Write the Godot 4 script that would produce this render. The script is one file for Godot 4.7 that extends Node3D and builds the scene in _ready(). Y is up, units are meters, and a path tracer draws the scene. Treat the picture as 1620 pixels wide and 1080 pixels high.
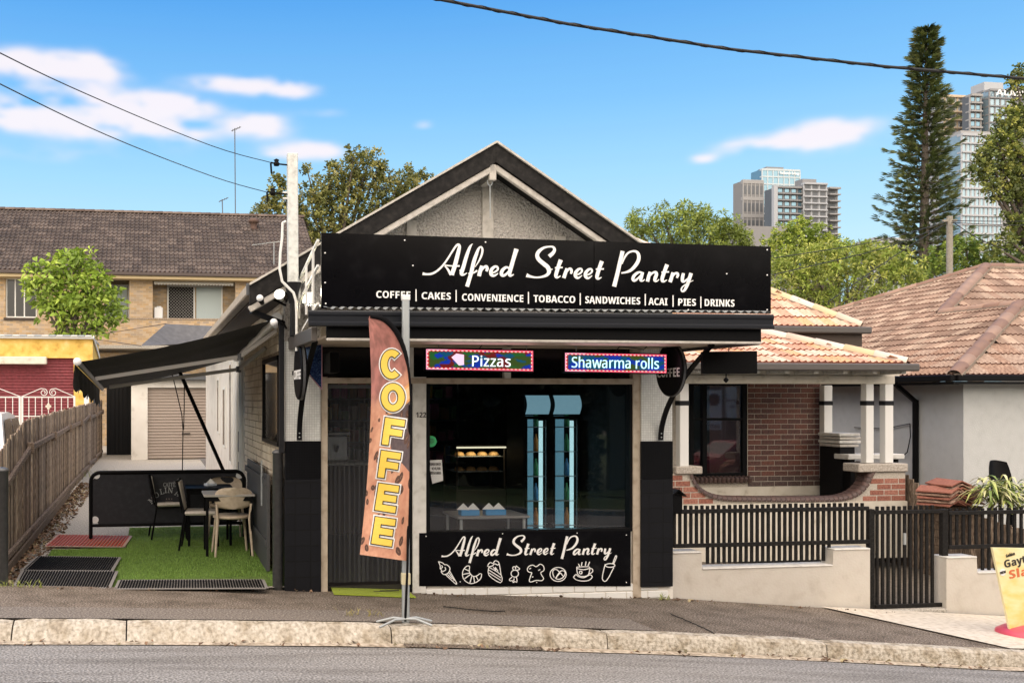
extends Node3D
# A street in daylight: a small corner shop with its cafe yard on one side, a brick cottage on the other.
# x runs along the shopfront, y up, z towards the street; the shopfront stands at z = 0.

const F := 1600.0
const CX := 483.0
const CY := 632.0
const CAM := Vector3(0, 1.92, 10)
var psi := atan2(243.0, 1600.0)
var rng := RandomNumberGenerator.new()
var M := {}
var taken := {}
var reliefs := {}

# --- photograph pixel -> direction -> point on a wall, side or ground plane
func ray(px, py) -> Vector3:
	var a = (px - CX) / F
	var b = (CY - py) / F
	return Vector3(cos(psi) * a + sin(psi), b, sin(psi) * a - cos(psi))
func Z(px, py, z) -> Vector3:
	var r = ray(px, py)
	return CAM + r * ((z - CAM.z) / r.z)
func Xp(px, py, x) -> Vector3:
	var r = ray(px, py)
	return CAM + r * ((x - CAM.x) / r.x)
func Yp(px, py, y) -> Vector3:
	var r = ray(px, py)
	return CAM + r * ((y - CAM.y) / r.y)
func mpp(px, z) -> float:      # metres per pixel there
	return (z - CAM.z) / ray(px, CY).z / F
func R(px0, py0, px1, py1, z) -> Array:   # [low corner, high corner] of an upright rectangle
	var m = (px0 + px1) / 2.0
	return [Vector3(Z(px0, CY, z).x, Z(m, py1, z).y, z), Vector3(Z(px1, CY, z).x, Z(m, py0, z).y, z)]

func V(x, y, z) -> Vector3:
	return Vector3(x, y, z)
func mixf(a, b, t) -> float:
	return a + (b - a) * t
func rr(a, b) -> float:
	return rng.randf_range(a, b)

# --- mesh building: everything is collected in a SurfaceTool
func S() -> SurfaceTool:
	var st = SurfaceTool.new()
	st.begin(Mesh.PRIMITIVE_TRIANGLES)
	return st
func tri(st, a, b, c):
	st.add_vertex(a); st.add_vertex(b); st.add_vertex(c)
func quad(st, a, b, c, d):
	tri(st, a, b, c); tri(st, a, c, d)
func uvquad(st, a, b, c, d):   # a = bottom left, b = top left, c = top right, d = bottom right
	for p in [[a, Vector2(0, 1)], [b, Vector2(0, 0)], [c, Vector2(1, 0)], [a, Vector2(0, 1)], [c, Vector2(1, 0)], [d, Vector2(1, 1)]]:
		st.set_uv(p[1]); st.add_vertex(p[0])
# box with chamfered edges when ch > 0
func box(st, c, s, ch = 0.0, bs = Basis()):
	var h = s / 2.0
	if ch <= 0.0:
		var p = []
		for i in 8:
			p.append(c + bs * Vector3(h.x if i & 1 else -h.x, h.y if i & 2 else -h.y, h.z if i & 4 else -h.z))
		for f in [[4, 6, 7, 5], [1, 3, 2, 0], [5, 7, 3, 1], [0, 2, 6, 4], [6, 2, 3, 7], [0, 4, 5, 1]]:
			quad(st, p[f[0]], p[f[1]], p[f[2]], p[f[3]])
		return
	ch = min(ch, min(h.x, min(h.y, h.z)) * 0.95)
	var g = [Vector3(h.x, h.y - ch, h.z - ch), Vector3(h.x - ch, h.y, h.z - ch), Vector3(h.x - ch, h.y - ch, h.z)]
	var q = func(k, sx, sy, sz): return c + bs * (g[k] * Vector3(sx, sy, sz))
	for s1 in [-1, 1]:
		quad(st, q.call(0, s1, -1, -1), q.call(0, s1, 1, -1), q.call(0, s1, 1, 1), q.call(0, s1, -1, 1))
		quad(st, q.call(1, -1, s1, -1), q.call(1, 1, s1, -1), q.call(1, 1, s1, 1), q.call(1, -1, s1, 1))
		quad(st, q.call(2, -1, -1, s1), q.call(2, 1, -1, s1), q.call(2, 1, 1, s1), q.call(2, -1, 1, s1))
		for s2 in [-1, 1]:
			quad(st, q.call(0, s1, s2, -1), q.call(1, s1, s2, -1), q.call(1, s1, s2, 1), q.call(0, s1, s2, 1))
			quad(st, q.call(1, -1, s1, s2), q.call(2, -1, s1, s2), q.call(2, 1, s1, s2), q.call(1, 1, s1, s2))
			quad(st, q.call(0, s1, -1, s2), q.call(2, s1, -1, s2), q.call(2, s1, 1, s2), q.call(0, s1, 1, s2))
			for s3 in [-1, 1]:
				tri(st, q.call(0, s1, s2, s3), q.call(1, s1, s2, s3), q.call(2, s1, s2, s3))
func bx(st, x0, x1, y0, y1, z0, z1, ch = 0.0):
	box(st, V((x0 + x1) / 2.0, (y0 + y1) / 2.0, (z0 + z1) / 2.0), V(absf(x1 - x0), absf(y1 - y0), absf(z1 - z0)), ch)
# straight bar of section w (sideways) by h (upwards)
func bar(st, a, b, w, h, ch = 0.0, up = Vector3.UP):
	var d: Vector3 = b - a
	var z = d.normalized()
	var x = up.cross(z)
	if x.length() < 0.01:
		x = Vector3.RIGHT
	x = x.normalized()
	box(st, (a + b) / 2.0, V(w, h, d.length()), ch, Basis(x, z.cross(x), z))
# round tube through points; radius a number or an array
func tube(st, pts, r, n = 8, caps = true):
	var rings = []
	var side := Vector3.ZERO
	for i in pts.size():
		var d: Vector3 = (pts[min(i + 1, pts.size() - 1)] - pts[max(i - 1, 0)]).normalized()
		if i == 0:
			side = d.cross(Vector3.UP)
			if side.length() < 0.05:
				side = d.cross(Vector3.RIGHT)
		side = (side - d * side.dot(d)).normalized()
		var up = d.cross(side)
		var rad = r[i] if r is Array else r
		var ring = []
		for k in n:
			var t = TAU * k / n
			ring.append(pts[i] + (side * cos(t) + up * sin(t)) * rad)
		rings.append(ring)
	st.set_smooth_group(1)
	for i in pts.size() - 1:
		for k in n:
			var k2 = (k + 1) % n
			quad(st, rings[i][k], rings[i][k2], rings[i + 1][k2], rings[i + 1][k])
	st.set_smooth_group(-1)
	if caps:
		for k in range(1, n - 1):
			tri(st, rings[0][0], rings[0][k + 1], rings[0][k])
			tri(st, rings[-1][0], rings[-1][k], rings[-1][k + 1])
func cyl(st, a, b, r, n = 12):
	tube(st, [a, b], r, n)
# profile [[radius, height], ...] turned about an upright axis
func lathe(st, c, prof, n = 16, bs = Basis()):
	st.set_smooth_group(1)
	for i in prof.size() - 1:
		for k in n:
			var p = []
			for q in [[i, k], [i + 1, k], [i + 1, k + 1], [i, k + 1]]:
				var t = TAU * q[1] / n
				p.append(c + bs * V(prof[q[0]][0] * cos(t), prof[q[0]][1], prof[q[0]][0] * sin(t)))
			quad(st, p[0], p[1], p[2], p[3])
	st.set_smooth_group(-1)
# flat outline (2D points) given thickness; to3 maps (x, y, depth 0 or 1) into the scene
func slab(st, poly: PackedVector2Array, to3: Callable):
	var idx = Geometry2D.triangulate_polygon(poly)
	for i in range(0, idx.size(), 3):
		for s in [0.0, 1.0]:
			tri(st, to3.call(poly[idx[i]], s), to3.call(poly[idx[i + 1 + int(s)]], s), to3.call(poly[idx[i + 2 - int(s)]], s))
	for i in poly.size():
		var a = poly[i]
		var b = poly[(i + 1) % poly.size()]
		quad(st, to3.call(a, 0.0), to3.call(a, 1.0), to3.call(b, 1.0), to3.call(b, 0.0))
func pv(a) -> PackedVector2Array:
	var o = PackedVector2Array()
	for i in range(0, a.size(), 2):
		o.append(Vector2(a[i], a[i + 1]))
	return o
# smooth curve through [x, y, width] triples
func smooth(a, n = 5) -> Array:
	var o = []
	for i in a.size() - 1:
		var p = [a[max(i - 1, 0)], a[i], a[i + 1], a[min(i + 2, a.size() - 1)]]
		for k in n:
			var t = float(k) / n
			var r = []
			for c in a[0].size():
				var v0 = p[0][c]; var v1 = p[1][c]; var v2 = p[2][c]; var v3 = p[3][c]
				r.append(0.5 * (2.0 * v1 + (v2 - v0) * t + (2.0 * v0 - 5.0 * v1 + 4.0 * v2 - v3) * t * t + (3.0 * v1 - v0 - 3.0 * v2 + v3) * t * t * t))
			o.append(r)
	o.append(a[-1])
	return o
# pen stroke through [x, y, width]; to3 maps (Vector2, height above the board) into the scene
func stroke(st, pts, to3: Callable, h0, h1, close = false):
	var L = []
	var Rr = []
	var n = pts.size()
	for i in n:
		var a = pts[(i - 1 + n) % n] if close else pts[max(i - 1, 0)]
		var b = pts[(i + 1) % n] if close else pts[min(i + 1, n - 1)]
		var d = Vector2(b[0] - a[0], b[1] - a[1]).normalized().orthogonal() * pts[i][2] / 2.0
		var c = Vector2(pts[i][0], pts[i][1])
		L.append(c + d); Rr.append(c - d)
	for i in (n if close else n - 1):
		var j = (i + 1) % n
		quad(st, to3.call(L[i], h1), to3.call(L[j], h1), to3.call(Rr[j], h1), to3.call(Rr[i], h1))
		quad(st, to3.call(L[i], h0), to3.call(L[j], h0), to3.call(L[j], h1), to3.call(L[i], h1))
		quad(st, to3.call(Rr[i], h1), to3.call(Rr[j], h1), to3.call(Rr[j], h0), to3.call(Rr[i], h0))
	if not close:
		for i in [0, n - 1]:
			quad(st, to3.call(L[i], h0), to3.call(L[i], h1), to3.call(Rr[i], h1), to3.call(Rr[i], h0))

# --- naming: things, parts, tags
func numbered(called) -> String:
	taken[called] = taken.get(called, -1) + 1
	return called if taken[called] == 0 else "%s_%03d" % [called, taken[called]]
func tag(o, label, category = "", group = "", kind = ""):
	if label: o.set_meta("label", label)
	if category: o.set_meta("category", category)
	if group: o.set_meta("group", group)
	if kind: o.set_meta("kind", kind)
	return o
func thing(called, label, category, at = Vector3.ZERO, group = "") -> Node3D:
	var o = Node3D.new()
	o.name = numbered(called)
	add_child(o)
	o.position = at
	return tag(o, label, category, group, "thing")
func mesh_of(st, soft = false) -> Mesh:
	if soft:
		st.generate_normals()
	return st.commit()
# one named mesh under its thing or part, or at top level; shapes are written in scene coordinates
func part(parent, called, st, m, soft = false) -> MeshInstance3D:
	var o = MeshInstance3D.new()
	o.mesh = st if st is Mesh else mesh_of(st, soft)
	o.material_override = m
	o.name = called if parent else numbered(called)
	(parent if parent else self).add_child(o, true)
	if parent and parent.get_parent() == self and parent is Node3D and not parent is MeshInstance3D:
		o.position = -parent.position
	return o
# a copy of a shared mesh placed under a thing
func piece(parent, called, mesh, m, at, bs = Basis()) -> MeshInstance3D:
	var o = part(parent, called, mesh, m)
	o.transform = Transform3D(bs, at + o.position)
	return o
func struct(called, st, m, label, soft = false):
	return tag(part(null, called, st, m, soft), label, "", "", "structure")
func copy_of(o, label = "") -> Node3D:
	var c = o.duplicate()
	var base = String(o.name).rstrip("0123456789").trim_suffix("_")
	c.name = numbered(base)
	add_child(c)
	if label: c.set_meta("label", label)
	return c

# --- materials: colours are linear, as real surfaces reflect
func lc(r, g, b, a = 1.0) -> Color:
	var c = Color(r, g, b).linear_to_srgb()
	c.a = a
	return c
func plain(name_, r, g, b, rough = 0.6, metal = 0.0, spec = 0.5) -> StandardMaterial3D:
	var m = StandardMaterial3D.new()
	m.resource_name = name_
	m.albedo_color = lc(r, g, b)
	m.roughness = rough
	m.metallic = metal
	m.metallic_specular = spec
	M[name_] = m
	return m
func noise(freq, sd, oct = 4, kind = FastNoiseLite.TYPE_SIMPLEX_SMOOTH) -> FastNoiseLite:
	var n = FastNoiseLite.new()
	n.noise_type = kind
	n.frequency = freq
	n.seed = sd
	n.fractal_octaves = oct
	return n
func ntex(nz, ramp = null, size = 512, norm = true) -> NoiseTexture2D:
	var t = NoiseTexture2D.new()
	t.width = size; t.height = size
	t.seamless = true
	t.normalize = norm
	t.noise = nz
	if ramp:
		var g = Gradient.new()
		var off = PackedFloat32Array()
		var col = PackedColorArray()
		for i in ramp.size():
			off.append(ramp[i][0]); col.append(lc(ramp[i][1], ramp[i][2], ramp[i][3]))
		g.offsets = off; g.colors = col
		t.color_ramp = g
	return t
# grainy material: colour ramp over noise, world-mapped; relief in centimetres
func grain(name_, ramp, freq, scale, rough, bump = 0.0, bfreq = 0.1, sc3 = Vector3.ONE, oct = 5, spec = 0.5) -> StandardMaterial3D:
	var m = StandardMaterial3D.new()
	m.resource_name = name_
	m.albedo_texture = ntex(noise(freq, hash(name_) % 1000, oct), ramp)
	m.roughness = rough
	m.metallic_specular = spec
	m.uv1_triplanar = true
	m.uv1_world_triplanar = true
	m.uv1_scale = sc3 * scale
	if bump > 0.0:
		m.normal_enabled = true
		if not reliefs.has(bfreq):
			var nt = ntex(noise(bfreq, 77, 4))
			nt.as_normal_map = true
			nt.bump_strength = 4.0
			reliefs[bfreq] = nt
		m.normal_texture = reliefs[bfreq]
		m.normal_scale = bump * 5.12 * scale / 4.0
	M[name_] = m
	return m
# coarse stains multiplied over a material on its second texture layer
func stained(m, ramp, freq, scale):
	m.detail_enabled = true
	m.detail_blend_mode = BaseMaterial3D.BLEND_MODE_MUL
	m.detail_albedo = ntex(noise(freq, hash(m.resource_name) % 555 + 9, 4), ramp)
	m.detail_uv_layer = BaseMaterial3D.DETAIL_UV_2
	m.uv2_triplanar = true
	m.uv2_world_triplanar = true
	m.uv2_scale = Vector3.ONE * scale
	return m
func glow(name_, r, g, b, e) -> StandardMaterial3D:
	var m = plain(name_, r * 0.5, g * 0.5, b * 0.5, 0.4)
	m.emission_enabled = true
	m.emission = lc(r, g, b)
	m.emission_energy_multiplier = e
	return m
func pane(name_, r, g, b, a) -> StandardMaterial3D:
	var m = plain(name_, r, g, b, 0.02)
	m.albedo_color.a = a
	m.transparency = BaseMaterial3D.TRANSPARENCY_ALPHA
	return m
# raised lettering as a mesh: centred, in the xy plane, facing +z, cap height about 0.72 of size
func text_mesh(s, size, depth = 0.004, bold = 700, family = "Droid Sans") -> TextMesh:
	var f = SystemFont.new()
	f.font_names = PackedStringArray([family])
	f.font_weight = bold
	var t = TextMesh.new()
	t.font = f
	t.text = s
	t.font_size = 48
	t.pixel_size = size / 48.0
	t.depth = depth
	t.curve_step = 2.0
	return t

# ------------------------------------------------------------------ sky, light, lens
func sky_image() -> Image:
	var W := 2048
	var H := 1024
	var half := H / 2
	var buf := PackedFloat32Array()
	buf.resize(W * half)
	var nz = noise(0.012, 11, 5)
	var nf = noise(0.05, 4, 3)
	var blobs = []
	for b in [[90, 103, 80, 19, 1.3], [20, 98, 60, 15, 1.0], [140, 100, 35, 16, 1.0], [0, 178, 62, 17, 1.3], [40, 178, 35, 13, 0.8], [110, 148, 130, 16, 0.75],
			[215, 175, 120, 28, 0.85], [150, 205, 90, 18, 0.7], [290, 160, 50, 11, 0.6], [270, 205, 70, 22, 0.75], [345, 128, 58, 9, 1.1], [400, 138, 40, 9, 0.9], [452, 132, 45, 11, 1.3],
			[455, 146, 40, 6, 0.9], [410, 196, 40, 15, 1.4], [490, 236, 48, 13, 1.3], [430, 240, 40, 8, 0.6], [1275, 216, 80, 18, 1.4], [1310, 206, 48, 13, 1.0], [1200, 226, 60, 9, 0.7],
			[1112, 248, 18, 5, 0.9], [668, 195, 16, 4, 0.7], [330, 178, 60, 10, 0.5], [505, 176, 35, 4, 0.5], [700, 330, 90, 6, 0.25], [60, 240, 160, 12, 0.3]]:
		var d = ray(b[0], b[1]).normalized()
		blobs.append([fposmod(atan2(d.x, -d.z) / TAU, 1.0) * W, (0.5 - asin(d.y) / PI) * H, b[2] / F / TAU * W, b[3] / F / PI * H, b[4]])
	var r2 = RandomNumberGenerator.new()
	r2.seed = 5
	for k in 90:   # the same scattered small clouds all round, outside the view
		var az = r2.randf_range(0.16, 0.93)
		var el = r2.randf_range(8.0, 60.0)
		var sz = r2.randf_range(2.0, 6.0)
		for j in 3:
			blobs.append([(az + r2.randf_range(-0.01, 0.01)) * W, (0.5 - (el + r2.randf_range(-1, 1)) / 180.0) * H, sz * W / 360.0 * r2.randf_range(0.6, 1.2), sz * 0.3 * H / 180.0, r2.randf_range(0.6, 1.2)])
	for b in blobs:
		for y in range(max(0, int(b[1] - b[3] * 2.6)), min(half, int(b[1] + b[3] * 2.6) + 1)):
			for x in range(int(b[0] - b[2] * 2.6), int(b[0] + b[2] * 2.6) + 1):
				var g = exp(-pow((x - b[0]) / b[2], 2.0) - pow((y - b[1]) / b[3], 2.0))
				buf[y * W + posmod(x, W)] += g * b[4]
	var im := Image.create(W, H, false, Image.FORMAT_RGB8)
	var stops = [[0.0, Color(0.52, 0.70, 0.80)], [8.0, Color(0.43, 0.65, 0.79)], [12.0, Color(0.30, 0.56, 0.78)], [16.0, Color(0.18, 0.44, 0.75)], [21.5, Color(0.085, 0.31, 0.68)], [35.0, Color(0.055, 0.25, 0.62)], [90.0, Color(0.04, 0.20, 0.55)]]
	for y in H:
		var el = (0.5 - (y + 0.5) / H) * 180.0
		var c: Color
		if el < 0.0:
			c = Color(0.18, 0.17, 0.15)
		else:
			for k in stops.size() - 1:
				if el <= stops[k + 1][0]:
					c = stops[k][1].lerp(stops[k + 1][1], (el - stops[k][0]) / (stops[k + 1][0] - stops[k][0]))
					break
		im.fill_rect(Rect2i(0, y, W, 1), c.linear_to_srgb())
		if y < half:
			for x in W:
				var v = buf[y * W + x]
				var xs = (x + W / 2) % W
				if v > 0.03:
					var n = nz.get_noise_2d(xs * 1.5 + nf.get_noise_2d(xs * 0.5, y) * 14.0, y * 4.2) * 1.6 + nf.get_noise_2d(xs * 0.9, y * 3.0) * 1.1
					var a = pow(smoothstep(0.05, 1.25, v * (0.95 + n)), 0.85)
					if a > 0.004:
						im.set_pixel(x, y, c.lerp(Color(0.75, 0.70, 0.73), a * 0.92).linear_to_srgb())
	return im

func build_light():
	var cam = Camera3D.new()
	cam.name = "camera"
	cam.projection = Camera3D.PROJECTION_FRUSTUM
	cam.near = 0.1
	cam.far = 3000.0
	cam.size = cam.near * 1080.0 / F
	cam.frustum_offset = Vector2((810.0 - CX) / F, (CY - 540.0) / F) * cam.near
	cam.position = CAM
	cam.rotation.y = -psi
	cam.current = true
	add_child(cam)
	var env = Environment.new()
	env.background_mode = Environment.BG_SKY
	var sm = PanoramaSkyMaterial.new()
	sm.panorama = ImageTexture.create_from_image(sky_image())
	sm.filter = true
	env.sky = Sky.new()
	env.sky.sky_material = sm
	env.background_energy_multiplier = 0.25
	env.tonemap_mode = Environment.TONE_MAPPER_LINEAR
	env.tonemap_exposure = 5.4
	env.sdfgi_enabled = true
	env.ssao_enabled = true
	env.ssil_enabled = true
	var we = WorldEnvironment.new()
	we.name = "sky_and_air"
	we.environment = env
	add_child(we)
	var sun = DirectionalLight3D.new()
	sun.name = "sun"
	sun.light_color = Color(1.0, 0.90, 0.77)
	sun.light_energy = 0.5
	sun.light_angular_distance = 130.0
	sun.shadow_enabled = true
	add_child(sun)
	sun.look_at_from_position(Vector3(-3.0, 8.8, 9.5), Vector3.ZERO)

# ------------------------------------------------------------------ ground, street
const ZK := 1.75      # back of the kerb
var FRONT := []       # [x, y] along the shopfront line
var KERB := []        # [x, y] along the back of the kerb
func lookup(tab, x) -> float:
	var n = tab.size()
	var i = 0
	while i < n - 2 and x > tab[i + 1][0]:
		i += 1
	var t = (x - tab[i][0]) / (tab[i + 1][0] - tab[i][0])
	return mixf(tab[i][1], tab[i + 1][1], t)
func foot_y(x, z) -> float:
	return mixf(lookup(FRONT, x), lookup(KERB, x), clampf(z / ZK, 0.0, 1.0))
func drive_y(z) -> float:
	return 0.055 + 0.005 * absf(min(z, 0.0))
func road_y(x, z) -> float:
	return lookup(KERB, x) - 0.125 + 0.09 * sin(PI * (z - 2.1) / 8.5)
func grid(st, x0, x1, z0, z1, nx, nz_, h: Callable):
	st.set_smooth_group(1)
	for i in nx:
		for j in nz_:
			var p = []
			for q in [[i, j], [i + 1, j], [i + 1, j + 1], [i, j + 1]]:
				var x = mixf(x0, x1, float(q[0]) / nx)
				var z = mixf(z0, z1, float(q[1]) / nz_)
				p.append(V(x, h.call(x, z), z))
			quad(st, p[0], p[1], p[2], p[3])

func build_ground():
	for p in [[-60, 924], [0, 925], [240, 930], [450, 932], [520, 934], [660, 938], [1062, 946], [1300, 961], [1500, 971], [1620, 978]]:
		var q = Z(p[0], p[1], 0.0)
		FRONT.append([q.x, q.y])
	for p in [[0, 978.5], [200, 979.5], [560, 983.5], [745, 988], [945, 995], [1160, 1003], [1290, 1010], [1505, 1022], [1620, 1028]]:
		var q = Z(p[0], p[1], ZK)
		KERB.append([q.x, q.y])
	KERB.append_array([[12.0, -0.56], [20.0, -0.66], [60.0, -1.0]])
	FRONT.append_array([[13.5, -0.62], [20.0, -0.72], [60.0, -1.05]])
	var asphalt = grain("asphalt_road", [[0.0, 0.06, 0.058, 0.053], [0.36, 0.17, 0.165, 0.155], [0.55, 0.27, 0.264, 0.25], [0.70, 0.36, 0.352, 0.333], [1.0, 0.58, 0.56, 0.52]], 0.085, 0.9, 0.85, 0.5, 0.16, Vector3.ONE, 3)
	stained(asphalt, [[0.0, 0.62, 0.61, 0.60], [0.4, 0.84, 0.83, 0.82], [0.6, 1.0, 1.0, 1.0], [1.0, 1.0, 1.0, 1.0]], 0.014, 0.5)
	asphalt.uv2_scale = V(0.07, 0.3, 0.55)
	var footmat = grain("asphalt_footpath", [[0.0, 0.016, 0.012, 0.008], [0.38, 0.10, 0.081, 0.062], [0.58, 0.20, 0.163, 0.127], [0.74, 0.37, 0.31, 0.245], [1.0, 0.62, 0.53, 0.42]], 0.08, 1.1, 0.9, 0.7, 0.15, Vector3.ONE, 3)
	stained(footmat, [[0.0, 0.55, 0.52, 0.48], [0.45, 0.9, 0.9, 0.88], [0.6, 1.0, 1.0, 1.0], [1.0, 1.0, 1.0, 1.0]], 0.013, 0.31)
	var concrete = grain("concrete_kerb", [[0.0, 0.13, 0.115, 0.085], [0.3, 0.32, 0.29, 0.23], [0.55, 0.48, 0.44, 0.365], [1.0, 0.68, 0.64, 0.55]], 0.05, 0.9, 0.9, 0.5, 0.12)
	stained(concrete, [[0.0, 0.36, 0.31, 0.25], [0.35, 0.74, 0.70, 0.63], [0.55, 1.0, 1.0, 1.0], [1.0, 1.0, 1.0, 1.0]], 0.02, 0.45)
	var slab_mat = grain("concrete_path", [[0.0, 0.40, 0.35, 0.28], [0.4, 0.56, 0.51, 0.42], [1.0, 0.70, 0.65, 0.56]], 0.03, 0.7, 0.9, 0.2, 0.15)
	var drive = grain("concrete_drive", [[0.0, 0.15, 0.135, 0.11], [0.38, 0.33, 0.31, 0.265], [0.65, 0.48, 0.455, 0.40], [1.0, 0.70, 0.665, 0.59]], 0.07, 0.9, 0.9, 0.4, 0.16, Vector3.ONE, 4)
	var gutter_mat = grain("concrete_gutter", [[0.0, 0.12, 0.085, 0.055], [0.35, 0.30, 0.25, 0.185], [0.6, 0.46, 0.40, 0.31], [1.0, 0.62, 0.56, 0.46]], 0.03, 0.8, 0.9, 0.4, 0.12)
	var soil = grain("soil", [[0.0, 0.05, 0.04, 0.03], [0.5, 0.12, 0.10, 0.075], [1.0, 0.22, 0.19, 0.15]], 0.05, 0.5, 0.95, 1.0, 0.1)
	var grass_mat = grain("verge_grass", [[0.0, 0.02, 0.035, 0.01], [0.5, 0.05, 0.085, 0.02], [1.0, 0.11, 0.14, 0.04]], 0.08, 0.6, 0.95, 1.5, 0.15)

	var st = S()
	quad(st, V(-1500, -3.2, -1500), V(1500, -3.2, -1500), V(1500, -3.2, 1500), V(-1500, -3.2, 1500))
	struct("ground", st, soil, "bare earth under the whole neighbourhood")

	# road: falls along the street, gently crowned
	st = S()
	grid(st, -30, 60, 2.1, 10.6, 90, 14, func(x, z): return road_y(x, z))
	struct("road", st, asphalt, "grey asphalt road surface in front of the shop", true)
	# gutter: a shallow dish of concrete
	st = S()
	for z in [[1.93, 2.03, -0.128, -0.136], [2.03, 2.1, -0.136, -0.118]]:
		grid(st, -30, 60, z[0], z[1], 60, 1, func(x, zz): return lookup(KERB, x) + mixf(z[2], z[3], (zz - z[0]) / (z[1] - z[0])))
	var gut = struct("gutter", st, gutter_mat, "stained concrete gutter strip along the kerb")
	# kerb stones: a laid-back crossing at the driveway, upright elsewhere
	var kerb = Node3D.new()
	kerb.name = "kerb"
	add_child(kerb)
	tag(kerb, "pale weathered concrete kerb between footpath and road", "", "", "structure")
	var joints = [-700, -330, -150, 22, 200, 612, 948, 1290, 1640, 2000, 2500]
	for k in joints.size() - 1:
		st = S()
		var xa = Z(joints[k], CY, ZK).x + 0.006
		var xb = Z(joints[k + 1], CY, ZK).x - 0.006
		var n = int(ceil((xb - xa) / 0.16))
		var sections = []
		rng.seed = 100 + k
		for i in n + 1:
			var x = mixf(xa, xb, float(i) / n)
			var lay = 1.0 - smoothstep(Z(530, CY, ZK).x, Z(640, CY, ZK).x, x)   # 1 = laid back
			var y = lookup(KERB, x) + rr(-0.003, 0.003)
			var e = 0.012 if i == 0 or i == n else 0.0
			sections.append([V(x, y - 0.25, ZK), V(x, y - e, ZK), V(x, y + 0.004 - e, ZK + 0.012), V(x, y + 0.004 - 0.012 * lay - e, ZK + mixf(0.125, 0.06, lay) + rr(-0.004, 0.004)), V(x, y - mixf(0.02, 0.035, lay), ZK + mixf(0.15, 0.10, lay) + rr(-0.003, 0.003)),
				V(x, y - mixf(0.05, 0.07, lay), ZK + mixf(0.158, 0.145, lay)), V(x, y - 0.133, ZK + mixf(0.17, 0.20, lay)), V(x, y - 0.25, ZK + 0.17)])
		for i in n:
			for j in 7:
				quad(st, sections[i][j], sections[i][j + 1], sections[i + 1][j + 1], sections[i + 1][j])
		for i in [0, n]:
			for j in range(1, 7):
				tri(st, sections[i][0], sections[i][j], sections[i][j + 1])
		part(kerb, "kerb_stone", st, concrete)
	# footpath: dark patched asphalt
	st = S()
	grid(st, -30, 60, -0.02, ZK - 0.003, 180, 10, func(x, z): return foot_y(x, z) + 0.006 * sin(x * 3.1 + z * 2.0) * sin(z * 3.4 + x) - 0.004)
	struct("footpath", st, footmat, "dark rough asphalt footpath outside the shop", true)
	# a newer strip of asphalt laid beside the kerb
	var strip = grain("asphalt_patch", [[0.0, 0.05, 0.043, 0.035], [0.4, 0.14, 0.12, 0.098], [0.6, 0.23, 0.20, 0.168], [1.0, 0.55, 0.50, 0.43]], 0.08, 1.0, 0.9, 0.6, 0.15, Vector3.ONE, 3)
	st = S()
	grid(st, -9, Z(1000, CY, 1.3).x, 1.22, ZK - 0.004, 80, 4, func(x, z): return foot_y(x, z) + 0.006)
	struct("footpath_patch", st, strip, "lighter asphalt repair strip beside the kerb", true)
	# concrete pavement to the right, in front of the cottage
	st = S()
	var xa = Z(1300, 962, 0.0).x
	var xb = Z(1600, 1020, ZK).x
	for i in 16:
		for j in 8:
			var p = []
			for q in [[i, j], [i + 1, j], [i + 1, j + 1], [i, j + 1]]:
				var z = mixf(-0.02, ZK - 0.004, q[1] / 8.0)
				var x = mixf(mixf(xa, xb, q[1] / 8.0), 40.0, pow(q[0] / 16.0, 1.6))
				p.append(V(x, foot_y(x, z) + 0.010, z))
			quad(st, p[0], p[1], p[2], p[3])
	struct("pavement", st, slab_mat, "pale concrete pavement in front of the cottage gate", true)
	# driveway and the yards behind the street line
	st = S()
	grid(st, -1.62, 1.40, -24.0, 0.02, 3, 24, func(x, z): return drive_y(z) - 0.004 * 0 + 0.001)
	struct("driveway", st, drive, "speckled concrete driveway beside the shop", true)
	st = S()
	grid(st, -40.0, -1.62, -60.0, 0.0, 4, 10, func(x, z): return 0.03)
	struct("yard_of_flats", st, drive, "concrete yard behind the paling fence")
	st = S()
	grid(st, 5.4, 60.0, -60.0, -0.02, 20, 6, func(x, z): return lookup(FRONT, x) - 0.05)
	struct("front_garden", st, soil, "bare soil of the cottage front garden")
	# far side of the street, where the photographer stands: mirrored in the shop windows
	st = S()
	grid(st, -30, 60, 10.6, 10.78, 90, 1, func(x, z): return lookup(KERB, x) - 0.01)
	grid(st, -30, 60, 10.6, 10.602, 90, 1, func(x, z): return lookup(KERB, x) - (0.16 if z < 10.601 else 0.01))
	struct("opposite_kerb", st, concrete, "concrete kerb on the far side of the street")
	st = S()
	grid(st, -30, 60, 10.78, 13.0, 90, 3, func(x, z): return lookup(KERB, x) - 0.005 + (z - 10.78) * 0.03)
	grid(st, -30, 60, 13.0, 60.0, 90, 3, func(x, z): return lookup(KERB, x) + 0.10)
	struct("opposite_verge", st, grass_mat, "grass verge on the far side of the street")
	# painted edge line on the far side of the road
	st = S()
	grid(st, -30, 60, 7.75, 7.86, 90, 1, func(x, z): return road_y(x, z) + 0.004)
	struct("road_line", st, M.white_print, "white painted line along the far side of the road")
	# tar-filled cracks in the footpath and road, and dark patches in the gutter
	var tar = grain("tar", [[0.0, 0.008, 0.007, 0.006], [1.0, 0.03, 0.027, 0.024]], 0.1, 1.0, 0.8)
	rng.seed = 404
	st = S()
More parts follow.
